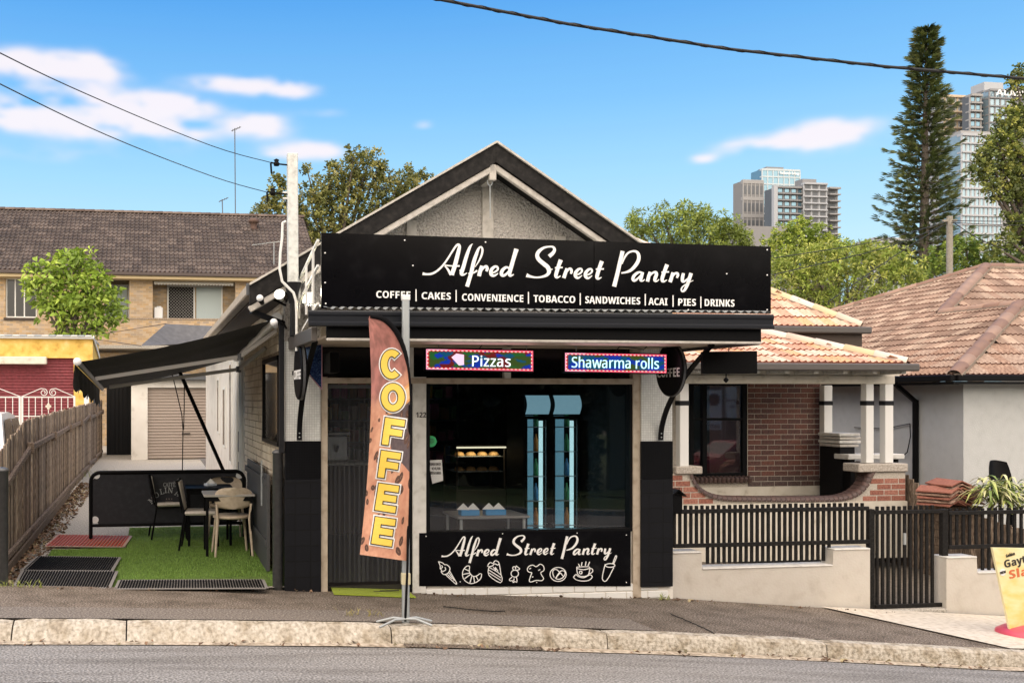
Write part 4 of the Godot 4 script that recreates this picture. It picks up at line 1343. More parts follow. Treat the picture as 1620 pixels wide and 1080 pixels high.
func build_led_signs(ys):
	var white = glow("led_white", 0.85, 0.95, 1.0, 0.3)
	var cyan = glow("led_cyan", 0.55, 0.9, 1.0, 0.3)
	var k = 0
	for s in [[672, 551, 845, 587, "Pizzas", 747, 808, 571, "red bordered LED sign reading Pizzas hanging under the awning"], [892, 557, 1056, 590, "Shawarma rolls", 905, 1043, 573.5, "red bordered LED sign reading Shawarma rolls hanging under the awning"]]:
		var z = 0.62
		var a = R(s[0], s[1], s[2], s[3], z)
		var tl = Z(s[0], s[1] - 1, z); var tr = Z(s[2], s[1] + 2, z); var br = Z(s[2], s[3] + 2, z); var bl = Z(s[0], s[3] - 1, z)
		var T = thing("led_sign", s[8], "LED sign", (bl + br) / 2)
		var st = S()
		var d = V(0, 0, -0.06)
		quad(st, tl, tr, br, bl)
		quad(st, tl + d, tr + d, br + d, bl + d)
		var q = [tl, tr, br, bl]
		for i in 4:
			quad(st, q[i], q[(i + 1) % 4], q[(i + 1) % 4] + d, q[i] + d)
		part(T, "case", st, M.black_satin)
		st = S()
		var o = V(0, 0, 0.004)
		var m = 0.012
		uvquad(st, bl + o + V(m, m, 0), tl + o + V(m, -m, 0), tr + o + V(-m, -m, 0), br + o + V(-m, m, 0))
		var lm = StandardMaterial3D.new()
		lm.resource_name = "led_matrix"
		lm.albedo_color = Color(0.02, 0.02, 0.02)
		lm.roughness = 0.4
		lm.emission_enabled = true
		lm.emission = Color.BLACK
		lm.emission_texture = led_texture(31 + k, k == 1)
		lm.emission_energy_multiplier = 0.26
		lm.texture_filter = BaseMaterial3D.TEXTURE_FILTER_NEAREST
		part(T, "screen", st, lm)
		write(T, s[4], s[5], s[6], s[7], 17, z + 0.006, white if k == 0 else cyan, "lettering", 0.012, 400)
		if k == 0:   # pizza slice in light
			st = S()
			slab(st, pv([714, 565, 722, 559, 734, 561, 734, 577, 726, 578]), func(p, e): return Z(p.x, p.y, z + 0.005 + 0.003 * e))
			part(T, "slice_picture", st, glow("led_pink", 0.9, 0.6, 0.75, 0.22))
		st = S()
		for t in [0.13, 0.94]:
			var p = tl.lerp(tr, t) + V(0, 0, -0.03)
			tube(st, [p, V(p.x, ys + 0.01, p.z)], 0.004, 6)
		part(T, "chain", st, M.galvanised, true)
		st = S()
		var w0 = tl.lerp(tr, 0.5) + V(0, 0, -0.03)
		tube(st, [w0, w0 + V(0.05, 0.06, 0.0), w0 + V(0.18, 0.05, 0.02), w0 + V(0.28, 0.03, 0.05), w0 + V(0.33, ys + 0.01 - w0.y, 0.02)], 0.005, 6)
		part(T, "cable", st, M.wire_black, true)
		var L = AreaLight3D.new()
		L.name = "led_sign_light"
		L.area_size = Vector2(1.0, 0.2)
		L.light_color = Color(1.0, 0.75, 0.8)
		L.light_energy = 0.02
		L.shadow_enabled = true
		add_child(L)
		L.position = (tl + br) / 2 + V(0, 0, 0.03)
		L.rotation.y = PI
		k += 1
	# round black coffee signs standing out from each pilaster
	for e in [[475, 588, "narrow looking round black coffee sign beside the doorway pilaster"], [1062, 585, "round black coffee sign beside the curved bracket at the window end"]]:
		var c = Z(e[0], e[1], 0.52)
		var r = 0.265
		var T = thing("round_sign", e[2], "sign", c, "round coffee signs on the pilasters")
		var st = S()
		var B = Basis(Vector3.BACK, PI / 2)
		lathe(st, c, [[0.0, 0.03], [r - 0.012, 0.03], [r, 0.022], [r, -0.022], [r - 0.012, -0.03], [0.0, -0.03]], 40, B)
		part(T, "disc", st, M.black_satin)
		st = S()
		lathe(st, c, [[r + 0.004, 0.012], [r + 0.004, -0.012]], 40, B)
		part(T, "rim", st, M.grey_steel)
		var t = text_mesh("COFFEE", 0.12, 0.004)
		var ab = t.get_aabb()
		var o = part(T, "lettering", t, M.white_print)
		o.transform = Transform3D(Basis(Vector3.UP, -PI / 2) * Basis.from_scale(V(0.44 / ab.size.x, 1, 1)), o.position + c + V(-0.031, -0.03, 0))
		st = S()
		bx(st, c.x - 0.015, c.x + 0.015, c.y - 0.02, c.y + 0.02, 0.05, c.z - r + 0.01)
		part(T, "arm", st, M.black_satin)
	# black box sign hanging at the right end
	var z2 = 1.0
	var b = [Z(1110, 560, z2 - 0.12), Z(1197, 558, z2 + 0.1)]
	var H = thing("hanging_box_sign", "plain black box sign hanging at the cottage end of the awning", "sign", Z(1150, 590, z2))
	var s2 = S()
	var p0 = Z(1110, 574, z2 - 0.08); var p1 = Z(1197, 573, z2 + 0.08)
	bar(s2, p0, p1, 0.07, 0.215, 0.004)
	part(H, "box", s2, M.black_satin)
	s2 = S()
	for p in [p0.lerp(p1, 0.12), p0.lerp(p1, 0.5)]:
		tube(s2, [p + V(0, 0.1, 0), V(p.x, ys + 0.02, p.z)], 0.004, 6)
	part(H, "wire", s2, M.wire_black, true)
	s2 = S()
	var dp = p0.lerp(p1, 0.45) + V(0, -0.107, 0)
	tube(s2, [dp, dp + V(0, -0.04, 0)], 0.006, 6)
	lathe(s2, dp + V(0, -0.09, 0), [[0.0, 0.0], [0.012, 0.012], [0.026, 0.03], [0.012, 0.05], [0.0, 0.055]], 10)
	part(H, "pendant", s2, M.black_satin, true)
	# blue printed fin sign beside the doorway
	var xq = Z(488, CY, 0.5).x
	var fin = thing("fin_sign", "small blue printed fin sign by the doorway pilaster", "sign", V(xq, Z(488, 600, 0.5).y, 0.5))
	s2 = S()
	var pts = [Z(483, 549, 0.35), Z(506, 538, 0.95), Z(506, 615, 0.95), Z(483, 583, 0.35)]
	for i in 4: pts[i].x = Z([483, 506, 506, 483][i], CY, 0.32).x
	var bd = V(0.006, 0, -0.008)
	for i in 4: pts[i].z = [0.25, 0.42, 0.42, 0.25][i]
	quad(s2, pts[0], pts[1], pts[2], pts[3]); quad(s2, pts[0] + bd, pts[1] + bd, pts[2] + bd, pts[3] + bd)
	for i in 4: quad(s2, pts[i], pts[(i + 1) % 4], pts[(i + 1) % 4] + bd, pts[i] + bd)
	part(fin, "plate", s2, grain("blue_print", [[0.0, 0.01, 0.02, 0.08], [0.5, 0.04, 0.07, 0.20], [0.75, 0.10, 0.2, 0.4], [1.0, 0.35, 0.4, 0.55]], 0.02, 4.0, 0.2))
	s2 = S()
	for i in [[1, 2], [2, 3]]:
		bar(s2, pts[i[0]] + V(0, 0, 0.006), pts[i[1]] + V(0, 0, 0.006), 0.008, 0.008)
	part(fin, "border", s2, plain("pink_edge", 0.6, 0.35, 0.42, 0.4))
	s2 = S()
	var lb = R(518, 558, 532, 590, 0.3)
	bx(s2, lb[0].x, lb[1].x, lb[0].y, lb[1].y, 0.05, 0.45, 0.005)
	tag(part(null, "sign_transformer", s2, M.black_satin), "black LED unit hung edge-on above the doorway beside the pilaster", "LED unit")
	# signs glow line on its face

# ------------------------------------------------------------------ things on the footpath and on the shop's corner
func build_street_things():
	var st
	# feather flag
	var zf = 1.84
	var fz = func(px, py): return zf + 0.016 * sin((px - 560.0) * 0.055 + (py - 500.0) * 0.012) + 0.030 * sin((px - 600.0) * 0.045 - (py - 480.0) * 0.024) + 0.004 * sin((py - 500.0) * 0.06 + (px - 600.0) * 0.06)
	var left = [[583, 504], [585, 545], [587, 600], [586, 660], [582, 740], [576, 810], [569, 877]]
	var right = [[584, 500], [606, 505], [626, 526], [640, 560], [647, 605], [649, 660], [648, 740], [646, 820], [643, 887]]
	var on = func(c, t):
		var f = t * (c.size() - 1)
		var i = min(int(f), c.size() - 2)
		return Vector2(c[i][0], c[i][1]).lerp(Vector2(c[i + 1][0], c[i + 1][1]), f - i)
	var lf = smooth(left, 4); var rt = smooth(right, 4)
	var foot = Z(641, 976, zf)
	foot.y = foot_y(foot.x, ZK) + 0.004
	var T = thing("feather_flag", "tall brown feather flag with yellow COFFEE lettering standing on the kerb", "flag", foot)
	st = S()
	st.set_smooth_group(1)
	var nu = 14; var nv = 60
	for j in nv:
		for i in nu:
			var P = []
			for q in [[i, j], [i, j + 1], [i + 1, j + 1], [i + 1, j]]:
				var t = q[1] / float(nv); var u = q[0] / float(nu)
				var p = on.call(lf, t).lerp(on.call(rt, t), u)
				P.append([Z(p.x, p.y, fz.call(p.x, p.y)), Vector2(u, t)])
			for k in [0, 1, 2, 0, 2, 3]:
				st.set_uv(P[k][1]); st.add_vertex(P[k][0])
	var cm = StandardMaterial3D.new()
	cm.resource_name = "flag_print"
	cm.albedo_texture = ImageTexture.create_from_image(flag_print())
	cm.roughness = 0.7
	cm.backlight_enabled = true
	cm.backlight = Color(0.25, 0.2, 0.18)
	part(T, "cloth", st, cm, true)
	st = S()   # black sleeve along the mast side
	var pts = []
	for k in 31:
		var p = on.call(rt, k / 30.0)
		pts.append(Z(p.x + 1.5, p.y, fz.call(p.x, p.y) + 0.002))
	var rad = []
	for k in 31: rad.append(mixf(0.012, 0.008, k / 30.0) if k > 12 else mixf(0.016, 0.022, sin(PI * k / 12.0)))
	tube(st, pts, rad, 8)
	part(T, "sleeve", st, M.black_matt, true)
	st = S()
	tube(st, [Z(648, 640, zf - 0.004), V(foot.x + 0.02, foot.y + 0.5, zf - 0.004), foot + V(0, 0.03, 0)], 0.011, 8)
	part(T, "mast", st, M.black_satin, true)
	st = S()
	for q in [[-0.24, -0.01, 0.10], [0.24, -0.01, -0.06], [-0.22, 0.0, -0.10], [0.20, 0.0, 0.10]]:
		tube(st, [foot + V(0, 0.05, 0), foot + V(q[0] * 0.4, 0.055, q[2] * 0.4), foot + V(q[0], 0.012, q[2])], 0.011, 8)
	part(T, "cross_base", st, M.galvanised, true)
	# lettering: white outline, dark outline and yellow print layers following the cloth
	var seg = func(a, b, w):   # straight stroke, lengthened by half its width
		var d = (Vector2(b[0], b[1]) - Vector2(a[0], a[1])).normalized() * w / 2.0
		return [[a[0] - d.x, a[1] - d.y, 0], [b[0] + d.x, b[1] + d.y, 0]]
	var Fl = func(x, y): return [[[x, y], [x - 4.5, y + 32]], [[x, y], [x + 21, y + 3]], [[x - 2.4, y + 16], [x + 17, y + 19]]]
	var El = func(x, y): return [[[x, y], [x - 5, y + 32]], [[x, y], [x + 22, y + 3]], [[x - 2.4, y + 16], [x + 18, y + 19]], [[x - 5, y + 32], [x + 17, y + 35.5]]]
	var arcs = []
	var C = []
	for k in 21:
		var a = deg_to_rad(-48.0 - k * 264.0 / 20.0)
		C.append([619.5 + 12.0 * cos(a), 576.0 + 18.0 * sin(a)])
	var O = []
	for k in 28:
		var a = TAU * k / 28.0
		O.append([621.5 + 13.5 * cos(a), 628.5 + 17.0 * sin(a)])
	var letters = [[["curve", C]], [["ring", O]], [["bars", Fl.call(614, 666)]], [["bars", Fl.call(607.5, 718)]], [["bars", El.call(603.5, 770)]], [["bars", El.call(598, 823)]]]
	for l in letters:
		var h = 0.003
		for lay in [["outline", 17.0, M.white_print], ["dark_outline", 13.2, M.dark_print], ["letter", 10.2, M.yellow_print]]:
			st = S()
			var kind = l[0][0]; var body = l[0][1]
			var to3 = func(p, hh): return Z(p.x, p.y, fz.call(p.x, p.y) + hh)
			if kind == "bars":
				var n = 0
				for b in body:
					var s = seg.call(b[0], b[1], lay[1])
					var dn = []
					for k in 7:
						dn.append([mixf(s[0][0], s[1][0], k / 6.0), mixf(s[0][1], s[1][1], k / 6.0), lay[1]])
					stroke(st, dn, to3, h, h + 0.0015 + 0.0003 * n)
					n += 1
			else:
				var c2 = body.map(func(p): return [p[0], p[1], lay[1]])
				if kind == "curve" and lay[0] != "letter":
					var e = (lay[1] - 10.2) / 2.0
					for en in [[0, 1], [-1, -2]]:
						var d = (Vector2(c2[en[0]][0], c2[en[0]][1]) - Vector2(c2[en[1]][0], c2[en[1]][1])).normalized() * e
						c2[en[0]][0] += d.x; c2[en[0]][1] += d.y
				stroke(st, c2, to3, h, h + 0.0015, kind == "ring")
			part(T, lay[0], st, lay[2])
			h += 0.006
	# galvanised street post behind the flag, its foot wrapped with tape
	var pp = Z(641.5, 972, 1.72)
	var py0 = foot_y(pp.x, 1.72)
	var G = thing("street_post", "galvanised steel post standing behind the feather flag at the kerb", "post", V(pp.x, py0, 1.72))
	st = S()
	var ptop = Z(641.5, 468, 1.72).y
	bx(st, pp.x - 0.030, pp.x + 0.030, py0 - 0.05, ptop, 1.70, 1.745, 0.008)
	part(G, "tube", st, M.galvanised)
	st = S()
	bx(st, pp.x - 0.034, pp.x + 0.034, ptop - 0.04, ptop + 0.006, 1.696, 1.749, 0.006)
	part(G, "cap", st, M.white_plastic)
	st = S()
	var ty = Z(640, 915, 1.72).y
	bx(st, pp.x - 0.036, pp.x + 0.036, ty - 0.05, ty + 0.05, 1.694, 1.751, 0.006)
	part(G, "tape", st, plain("tape_cream", 0.62, 0.56, 0.36, 0.5))
	# green door mat
	var mt = [Yp(523, 929, 0.01), Yp(640, 927, 0.0), Yp(658, 943, -0.01), Yp(528, 943, 0.0)]
	var D = thing("door_mat", "lime green door mat lying at the shop doorway", "mat", (mt[0] + mt[2]) / 2)
	st = S()
	for i in 4: mt[i].y = foot_y(mt[i].x, max(mt[i].z, 0.0)) + 0.014
	var dn2 = V(0, -0.012, 0)
	quad(st, mt[0], mt[1], mt[2], mt[3])
	for i in 4: quad(st, mt[i], mt[(i + 1) % 4], mt[(i + 1) % 4] + dn2, mt[i] + dn2)
	part(D, "pile", st, grain("mat_green", [[0.0, 0.20, 0.26, 0.02], [0.5, 0.32, 0.40, 0.04], [1.0, 0.42, 0.52, 0.08]], 0.2, 2.0, 0.95, 0.6, 0.2))
	st = S()
	var mc = (mt[0] + mt[1] + mt[2] + mt[3]) / 4.0
	for w in [[-0.22, 0.16, 0.012], [-0.20, 0.10, 0.03], [-0.12, 0.08, -0.015], [0.15, 0.26, 0.012], [0.19, 0.2, -0.02]]:
		var p = V(mc.x + w[0], 0, mc.z + w[2])
		bx(st, p.x - w[1] / 2, p.x + w[1] / 2, mc.y + 0.0005, mc.y + 0.004, p.z - 0.006, p.z + 0.006)
	part(D, "print", st, M.dark_print)

	# service mast on the shop corner with its conduit, hook and insulators
	var zm = 0.43
	var m0 = Z(463, 450, zm); var m1 = Z(462, 243, zm)
	var Ms = thing("service_mast", "white painted power mast rising from the shop corner", "mast", m0)
	st = S()
	bar(st, m0, m1, 0.098, 0.098, 0.008, Vector3.RIGHT)
	part(Ms, "post", st, grain("mast_paint", [[0.0, 0.42, 0.43, 0.40], [0.4, 0.60, 0.62, 0.58], [1.0, 0.72, 0.74, 0.70]], 0.03, 0.9, 0.7, 0.1, 0.1))
	st = S()
	lathe(st, Z(463, 480, zm), [[0.035, 0.0], [0.075, 0.17], [0.085, 0.19], [0.085, 0.20], [0.0, 0.20]], 12)
	bx(st, Z(459, 0, zm).x, Z(469, 0, zm).x, Z(463, 532, zm).y, Z(463, 480, zm).y, zm - 0.04, zm + 0.04, 0.005)
	part(Ms, "base_cone", st, M.charcoal)
	st = S()
	var cp = []
	for p in [[452, 350], [447, 352], [446, 375], [443, 400], [442, 425], [446, 445], [456, 455], [464, 463], [468, 476], [469, 500], [469, 555]]:
		cp.append(Z(p[0], p[1], zm + 0.085))
	tube(st, cp, 0.013, 8)
	part(Ms, "conduit", st, M.white_paint, true)
	st = S()
	for p in [[305, 0.0], [314, 0.0]]:
		tube(st, [Z(447, p[0], zm), Z(458, p[0], zm)], 0.012, 6)
	part(Ms, "bracket", st, M.white_paint, true)
	st = S()
	for p in [[437, 259], [431, 305]]:
		lathe(st, Z(p[0], p[1] + 4, zm + 0.02), [[0.0, 0.0], [0.025, 0.005], [0.03, 0.03], [0.018, 0.045], [0.028, 0.06], [0.0, 0.075]], 10)
		tube(st, [Z(p[0] - 9, p[1] - 2, zm + 0.03), Z(p[0], p[1], zm + 0.02), Z(456, p[1] + 2, zm)], 0.008, 6)
		tube(st, [Z(p[0] - 9, p[1] - 1, zm + 0.03), Z(p[0] - 8, p[1] + 14, zm + 0.03)], 0.010, 6)
	part(Ms, "insulator", st, M.black_satin, true)
	# two service wires from the street poles
	for w in [[[428, 257], [333, 230], [167, 162], [0, 84], [-300, -75], [-700, -330]], [[422, 304], [333, 278], [167, 213], [0, 133], [-300, -20], [-700, -270]]]:
		st = S()
		var wp = []
		for p in smooth(w.map(func(q): return [q[0], q[1], mixf(zm + 0.03, 4.5, (428.0 - q[0]) / 428.0)]), 5):
			wp.append(Z(p[0], p[1], minf(p[2], 9.0)))
		tube(st, wp, 0.0035, 6)
		tag(part(null, "service_wire", st, M.wire_black, true), "upper thin service wire running to the white mast" if w[0][1] < 280 else "lower thin service wire running to the white mast", "wire")
	st = S()   # heavy bundled cable along the street
	var cps = []
	for p in [[350, -95], [520, -42], [690, -2], [900, 38], [1150, 77], [1400, 105], [1620, 124], [1900, 140], [2200, 150]]:
		cps.append(Z(p[0], p[1], 2.6))
	var cs = []
	for k in cps.size() - 1:
		for j in 5: cs.append(cps[k].lerp(cps[k + 1], j / 5.0))
	tube(st, cs, 0.0125, 8)
	var cab = thing("overhead_cable", "thick twisted black cable crossing the sky above the shop", "cable", cs[0])
	part(cab, "core", st, M.wire_black, true)
	st = S()
	var hx = []
	for k in cs.size() * 6:
		var f = k / 6.0
		var i = min(int(f), cs.size() - 2)
		hx.append(cs[i].lerp(cs[i + 1], f - i) + V(0, cos(k * 0.9) * 0.010, sin(k * 0.9) * 0.010))
	tube(st, hx, 0.007, 5)
	part(cab, "twist", st, M.charcoal, true)
	# flood lamps at the corner
	var lampm = glow("lamp_glow", 1.0, 0.95, 0.82, 0.6)
	for f in [[442, 466, 0.05, true, "lit round floodlamp on the shop corner above the folding canopy"], [411, 472, 0.034, false, "unlit white spotlamp on a black holder beside the gutter"], [433, 510, 0.036, false, "unlit white lamp at the end of the folding canopy"]]:
		var c = Z(f[0], f[1], 0.46)
		var T2 = thing("flood_lamp", f[4], "lamp", c)
		st = S()
		var B = Basis(Vector3.RIGHT, 1.2) * Basis(Vector3.BACK, 0.3)
		lathe(st, c, [[0.0, -0.10], [0.022, -0.10], [0.026, -0.06], [f[2] * 0.98, -0.012], [f[2] * 1.04, 0.0], [f[2] * 1.04, 0.012]], 16, B)
		part(T2, "housing", st, M.white_plastic if f[3] or f[0] > 420 else M.black_satin, true)
		st = S()
		lathe(st, c + B * V(0, 0.006, 0), [[f[2], 0.0], [f[2] * 0.9, 0.016], [f[2] * 0.5, 0.028], [0.0, 0.032]], 16, B)
		part(T2, "lamp_face", st, lampm if f[3] else M.white_plastic, true)
		st = S()
		tube(st, [c + B * V(0, -0.09, 0), c + V(0.03, 0.03, -0.13), V(c.x + 0.1, c.y + 0.03, 0.28), V(XL + 0.02, c.y - 0.02, -0.02)], 0.012, 6)
		part(T2, "arm", st, M.black_satin, true)
		if f[3]:
			var L = SpotLight3D.new()
			L.name = "flood_lamp_light"
			L.light_energy = 0.25
			L.light_color = Color(1, 0.95, 0.85)
			L.spot_angle = 60.0
			L.light_size = 0.05
			L.spot_range = 20.0
			L.spot_attenuation = 2.0
			L.shadow_enabled = true
			add_child(L)
			L.look_at_from_position(c + B * V(0, 0.05, 0), c + B * V(0, 1.0, 0))
	var c2 = R(479, 463, 496, 479, 0.35)
	var SqL = thing("square_lamp", "lit square floodlamp between the white mast and the sign board", "lamp", V(c2[0].x, c2[0].y, 0.35))
	st = S()
	bx(st, c2[0].x - 0.008, c2[1].x + 0.008, c2[0].y - 0.008, c2[1].y + 0.008, 0.28, 0.345, 0.006)
	part(SqL, "housing", st, M.white_plastic)
	st = S()
	bx(st, c2[0].x, c2[1].x, c2[0].y, c2[1].y, 0.345, 0.352, 0.002)
	part(SqL, "lamp_face", st, lampm)
	st = S()
	bx(st, c2[0].x + 0.03, c2[0].x + 0.05, c2[0].y + 0.03, c2[0].y + 0.06, 0.02, 0.28)
	part(SqL, "arm", st, M.white_plastic)
	var L2 = SpotLight3D.new()
	L2.name = "square_lamp_light"
	L2.light_energy = 0.2
	L2.light_color = Color(1, 0.93, 0.75)
	L2.spot_angle = 60.0
	L2.light_size = 0.05
	L2.spot_range = 20.0
	L2.spot_attenuation = 2.0
	L2.shadow_enabled = true
	add_child(L2)
	L2.look_at_from_position((c2[0] + c2[1]) / 2 + V(0, 0, 0.012), (c2[0] + c2[1]) / 2 + V(0, -0.5, 1))
	# steel pipe bollards at the ends of the yard opening
	for b in [[439, 714, 928, -0.02, "grey steel pipe guard standing against the shop corner"], [2, 742, 921, -0.1, "grey steel bollard at the street end of the paling fence"]]:
		var p = Z(b[0], b[1], b[3])
		var y0 = lookup(FRONT, p.x)
		st = S()
		var r = 0.052 if b[0] > 100 else 0.062
		lathe(st, V(p.x, y0, b[3]), [[0.0, -0.05], [r, -0.05], [r, p.y - y0 - 0.02], [r + 0.006, p.y - y0 - 0.02], [r + 0.004, p.y - y0], [r * 0.5, p.y - y0 + 0.018], [0.0, p.y - y0 + 0.022]], 20)
		tag(part(null, "pipe_bollard", st, grain("pipe_grey", [[0.0, 0.05, 0.052, 0.055], [0.5, 0.085, 0.088, 0.09], [1.0, 0.13, 0.135, 0.135]], 0.03, 1.0, 0.4, 0.05, 0.1) if b[0] > 100 else M.pipe_grey, true), b[4], "bollard")

func flag_print() -> Image:
	var W = 160; var H = 640
	var im = Image.create(W, H, false, Image.FORMAT_RGB8)
	var n1 = noise(0.02, 3, 4); var n2 = noise(0.06, 8, 3)
	rng.seed = 14
	var beans = []
	for k in 46:
		beans.append([rr(0.0, 1.0), rr(0.53, 0.97), rr(0.02, 0.045), rr(0, PI)])
	for y in H:
		var t = y / float(H)
		for x in W:
			var u = x / float(W)
			var n = n1.get_noise_2d(x, y * 0.7); var m = n2.get_noise_2d(x, y)
			var c = Color(0.25, 0.105, 0.085).lerp(Color(0.42, 0.17, 0.14), clampf(0.5 + n * 1.3, 0, 1))
			if t > 0.40:
				var peach = Color(0.66, 0.36, 0.23).lerp(Color(0.52, 0.24, 0.15), clampf(0.5 + n + m * 0.5, 0, 1))
				c = c.lerp(peach, smoothstep(0.40, 0.50, t + n * 0.06))
			var ex = (u - 0.95) / 0.52; var ey = (t - 0.535) / 0.035
			var inside = u > 0.42 + (t - 0.53) * 0.9 and t > 0.53 and t < 0.76 - (1.0 - u) * 0.18
			if inside: c = Color(0.075, 0.055, 0.06).lerp(Color(0.11, 0.08, 0.08), 0.5 + m)
			if ex * ex + ey * ey < 1.0: c = Color(0.72, 0.35, 0.13)
			if ex * ex + ey * ey < 0.45: c = Color(0.85, 0.55, 0.28)
			for b in beans:
				var dx = (u - b[0]); var dy = (t - b[1]) * 3.6
				if absf(dx) < 0.09 and absf(dy) < 0.09:
					var ca = cos(b[3]); var sa = sin(b[3])
					var q = pow((dx * ca + dy * sa) / (b[2] * 1.5), 2.0) + pow((dy * ca - dx * sa) / b[2], 2.0)
					if q < 1.0:
						c = Color(0.09, 0.045, 0.03) if q > 0.15 or absf(dy * ca - dx * sa) > 0.004 else Color(0.3, 0.17, 0.11)
			im.set_pixel(x, y, c.linear_to_srgb())
	return im

# ------------------------------------------------------------------ cafe yard beside the shop
func build_side_canvas():
	var x0 = XL - 0.07; var y0 = 2.74
	var x1 = -0.72; var y1 = 2.29
	var za = -0.12; var ze = -5.0
	var T = thing("folding_canopy", "black folding canvas canopy with grey metal arms over the cafe yard", "canopy", V(XL, 0.1, -2.5))
	var st
	var cb = grain("canvas_black", [[0.0, 0.006, 0.006, 0.0065], [0.5, 0.010, 0.010, 0.0105], [1.0, 0.02, 0.02, 0.021]], 0.05, 1.0, 0.85, 0.1, 0.1)
	var cg = grain("canvas_grey", [[0.0, 0.36, 0.35, 0.32], [0.5, 0.50, 0.49, 0.45], [1.0, 0.60, 0.58, 0.54]], 0.05, 1.0, 0.85, 0.1, 0.1)
	var bands = [[za, -1.6, cb], [-1.6, -3.2, cb], [-3.2, ze, cb]]
	for b in bands:
		st = S()
		st.set_smooth_group(1)
		var n = 12
		for i in n:
			for j in 4:
				var P = []
				for q in [[i, j], [i + 1, j], [i + 1, j + 1], [i, j + 1]]:
					var t = q[0] / float(n)
					var z = mixf(b[0], b[1], q[1] / 4.0)
					P.append(V(mixf(x0, x1, t), mixf(y0, y1, t) - 0.05 * sin(PI * t) + 0.008 * sin(z * 5.0 + t * 4.0) + 0.042 * (z - za), z))
				quad(st, P[0], P[1], P[2], P[3])
		part(T, "canvas_panel", st, b[2], true)
	st = S()
	tube(st, [V(x0, y0 + 0.0, za + 0.06), V(x0, y0 + 0.042 * (ze - za), ze)], 0.055, 12)
	part(T, "roller", st, M.white_plastic, true)
	st = S()
	tube(st, [V(x1, y1, za + 0.05), V(x1, y1 + 0.042 * (ze - za), ze)], 0.032, 10)
	part(T, "front_bar", st, M.grey_steel, true)
	st = S()
	lathe(st, V(x1, y1, za + 0.05), [[0.0, 0.02], [0.04, 0.015], [0.04, -0.01]], 12, Basis(Vector3.RIGHT, PI / 2))
	part(T, "end_cap", st, M.white_plastic, true)
	# hanging valance, wavy
	st = S()
	st.set_smooth_group(1)
	var nv = 60
	for i in nv:
		var P = []
		for q in [[i, 0], [i + 1, 0], [i + 1, 1], [i, 1]]:
			var z = mixf(za, ze, q[0] / float(nv))
			P.append(V(x1 - 0.03 + 0.02 * sin(z * 9.0) * q[1], y1 - 0.02 + 0.042 * (z - za) - (0.24 + 0.03 * sin(z * 14.0)) * q[1], z))
		quad(st, P[0], P[1], P[2], P[3])
	part(T, "valance", st, cb, true)
	# folding arms with elbows
	for q in [[Z(438, 522, -0.35), Z(379, 564, -0.6), Z(150, 599, -0.5)], [Z(420, 550, -1.6), Z(377, 584, -1.9), Z(172, 612, -1.8)]]:
		st = S()
		bar(st, q[0], q[1], 0.03, 0.045, 0.006); bar(st, q[1], q[2], 0.03, 0.042, 0.006)
		var fa = part(T, "folding_arm", st, plain("arm_grey", 0.42, 0.40, 0.37, 0.45))
		st = S()
		cyl(st, q[1] + V(0, -0.035, 0), q[1] + V(0, 0.035, 0), 0.032, 10)
		part(fa, "elbow", st, M.grey_steel, true)
	# dark prop from canopy to the wall foot
	st = S()
	var p0 = Z(283, 592, -4.5); var p1 = Z(352, 744, -4.7)
	bar(st, p0 + V(0, 0.05, 0), p1 + (p1 - p0) * 0.42, 0.045, 0.045, 0.005)
	part(T, "prop", st, M.black_satin)
	st = S()
	for c in [[[272, 592], [280, 625], [287, 655], [289, 680], [288, 745], [290, 800]], [[291, 600], [291, 640], [290, 680]]]:
		tube(st, c.map(func(q): return Z(q[0], q[1], -4.2)), 0.008, 6)
	part(T, "cord", st, M.wire_black, true)
	# grey shade sail further back
	st = S()
	st.set_smooth_group(1)
	var g = [Z(222, 547, -11.0), Z(262, 512, -13.0), Z(345, 516, -13.0), Z(360, 540, -11.0)]
	for i in 8:
		for j in 6:
			var P = []
			for q in [[i, j], [i + 1, j], [i + 1, j + 1], [i, j + 1]]:
				var u = q[0] / 8.0; var v = q[1] / 6.0
				var p = g[0].lerp(g[3], u).lerp(g[1].lerp(g[2], u), v)
				P.append(p + V(0, -0.25 * sin(PI * u) * sin(PI * v), 0))
			quad(st, P[0], P[1], P[2], P[3])
	var sail = thing("shade_sail", "grey shade sail stretched on ropes above the rear of the driveway", "shade sail", V(1.0, 0.1, -12))
	part(sail, "fabric", st, grain("sail_grey", [[0.0, 0.07, 0.072, 0.075], [1.0, 0.14, 0.142, 0.145]], 0.02, 0.5, 0.9), true)
	st = S()
	for l in [[g[0], Z(146, 536, -20.2)], [g[1], Z(150, 530, -23.0)], [g[2], V(XL + 0.1, g[2].y, g[2].z)], [g[3], V(XL + 0.1, g[3].y, g[3].z)]]:
		st = S()
		tube(st, l, 0.008, 6)
		part(sail, "rope", st, M.wire_black, true)

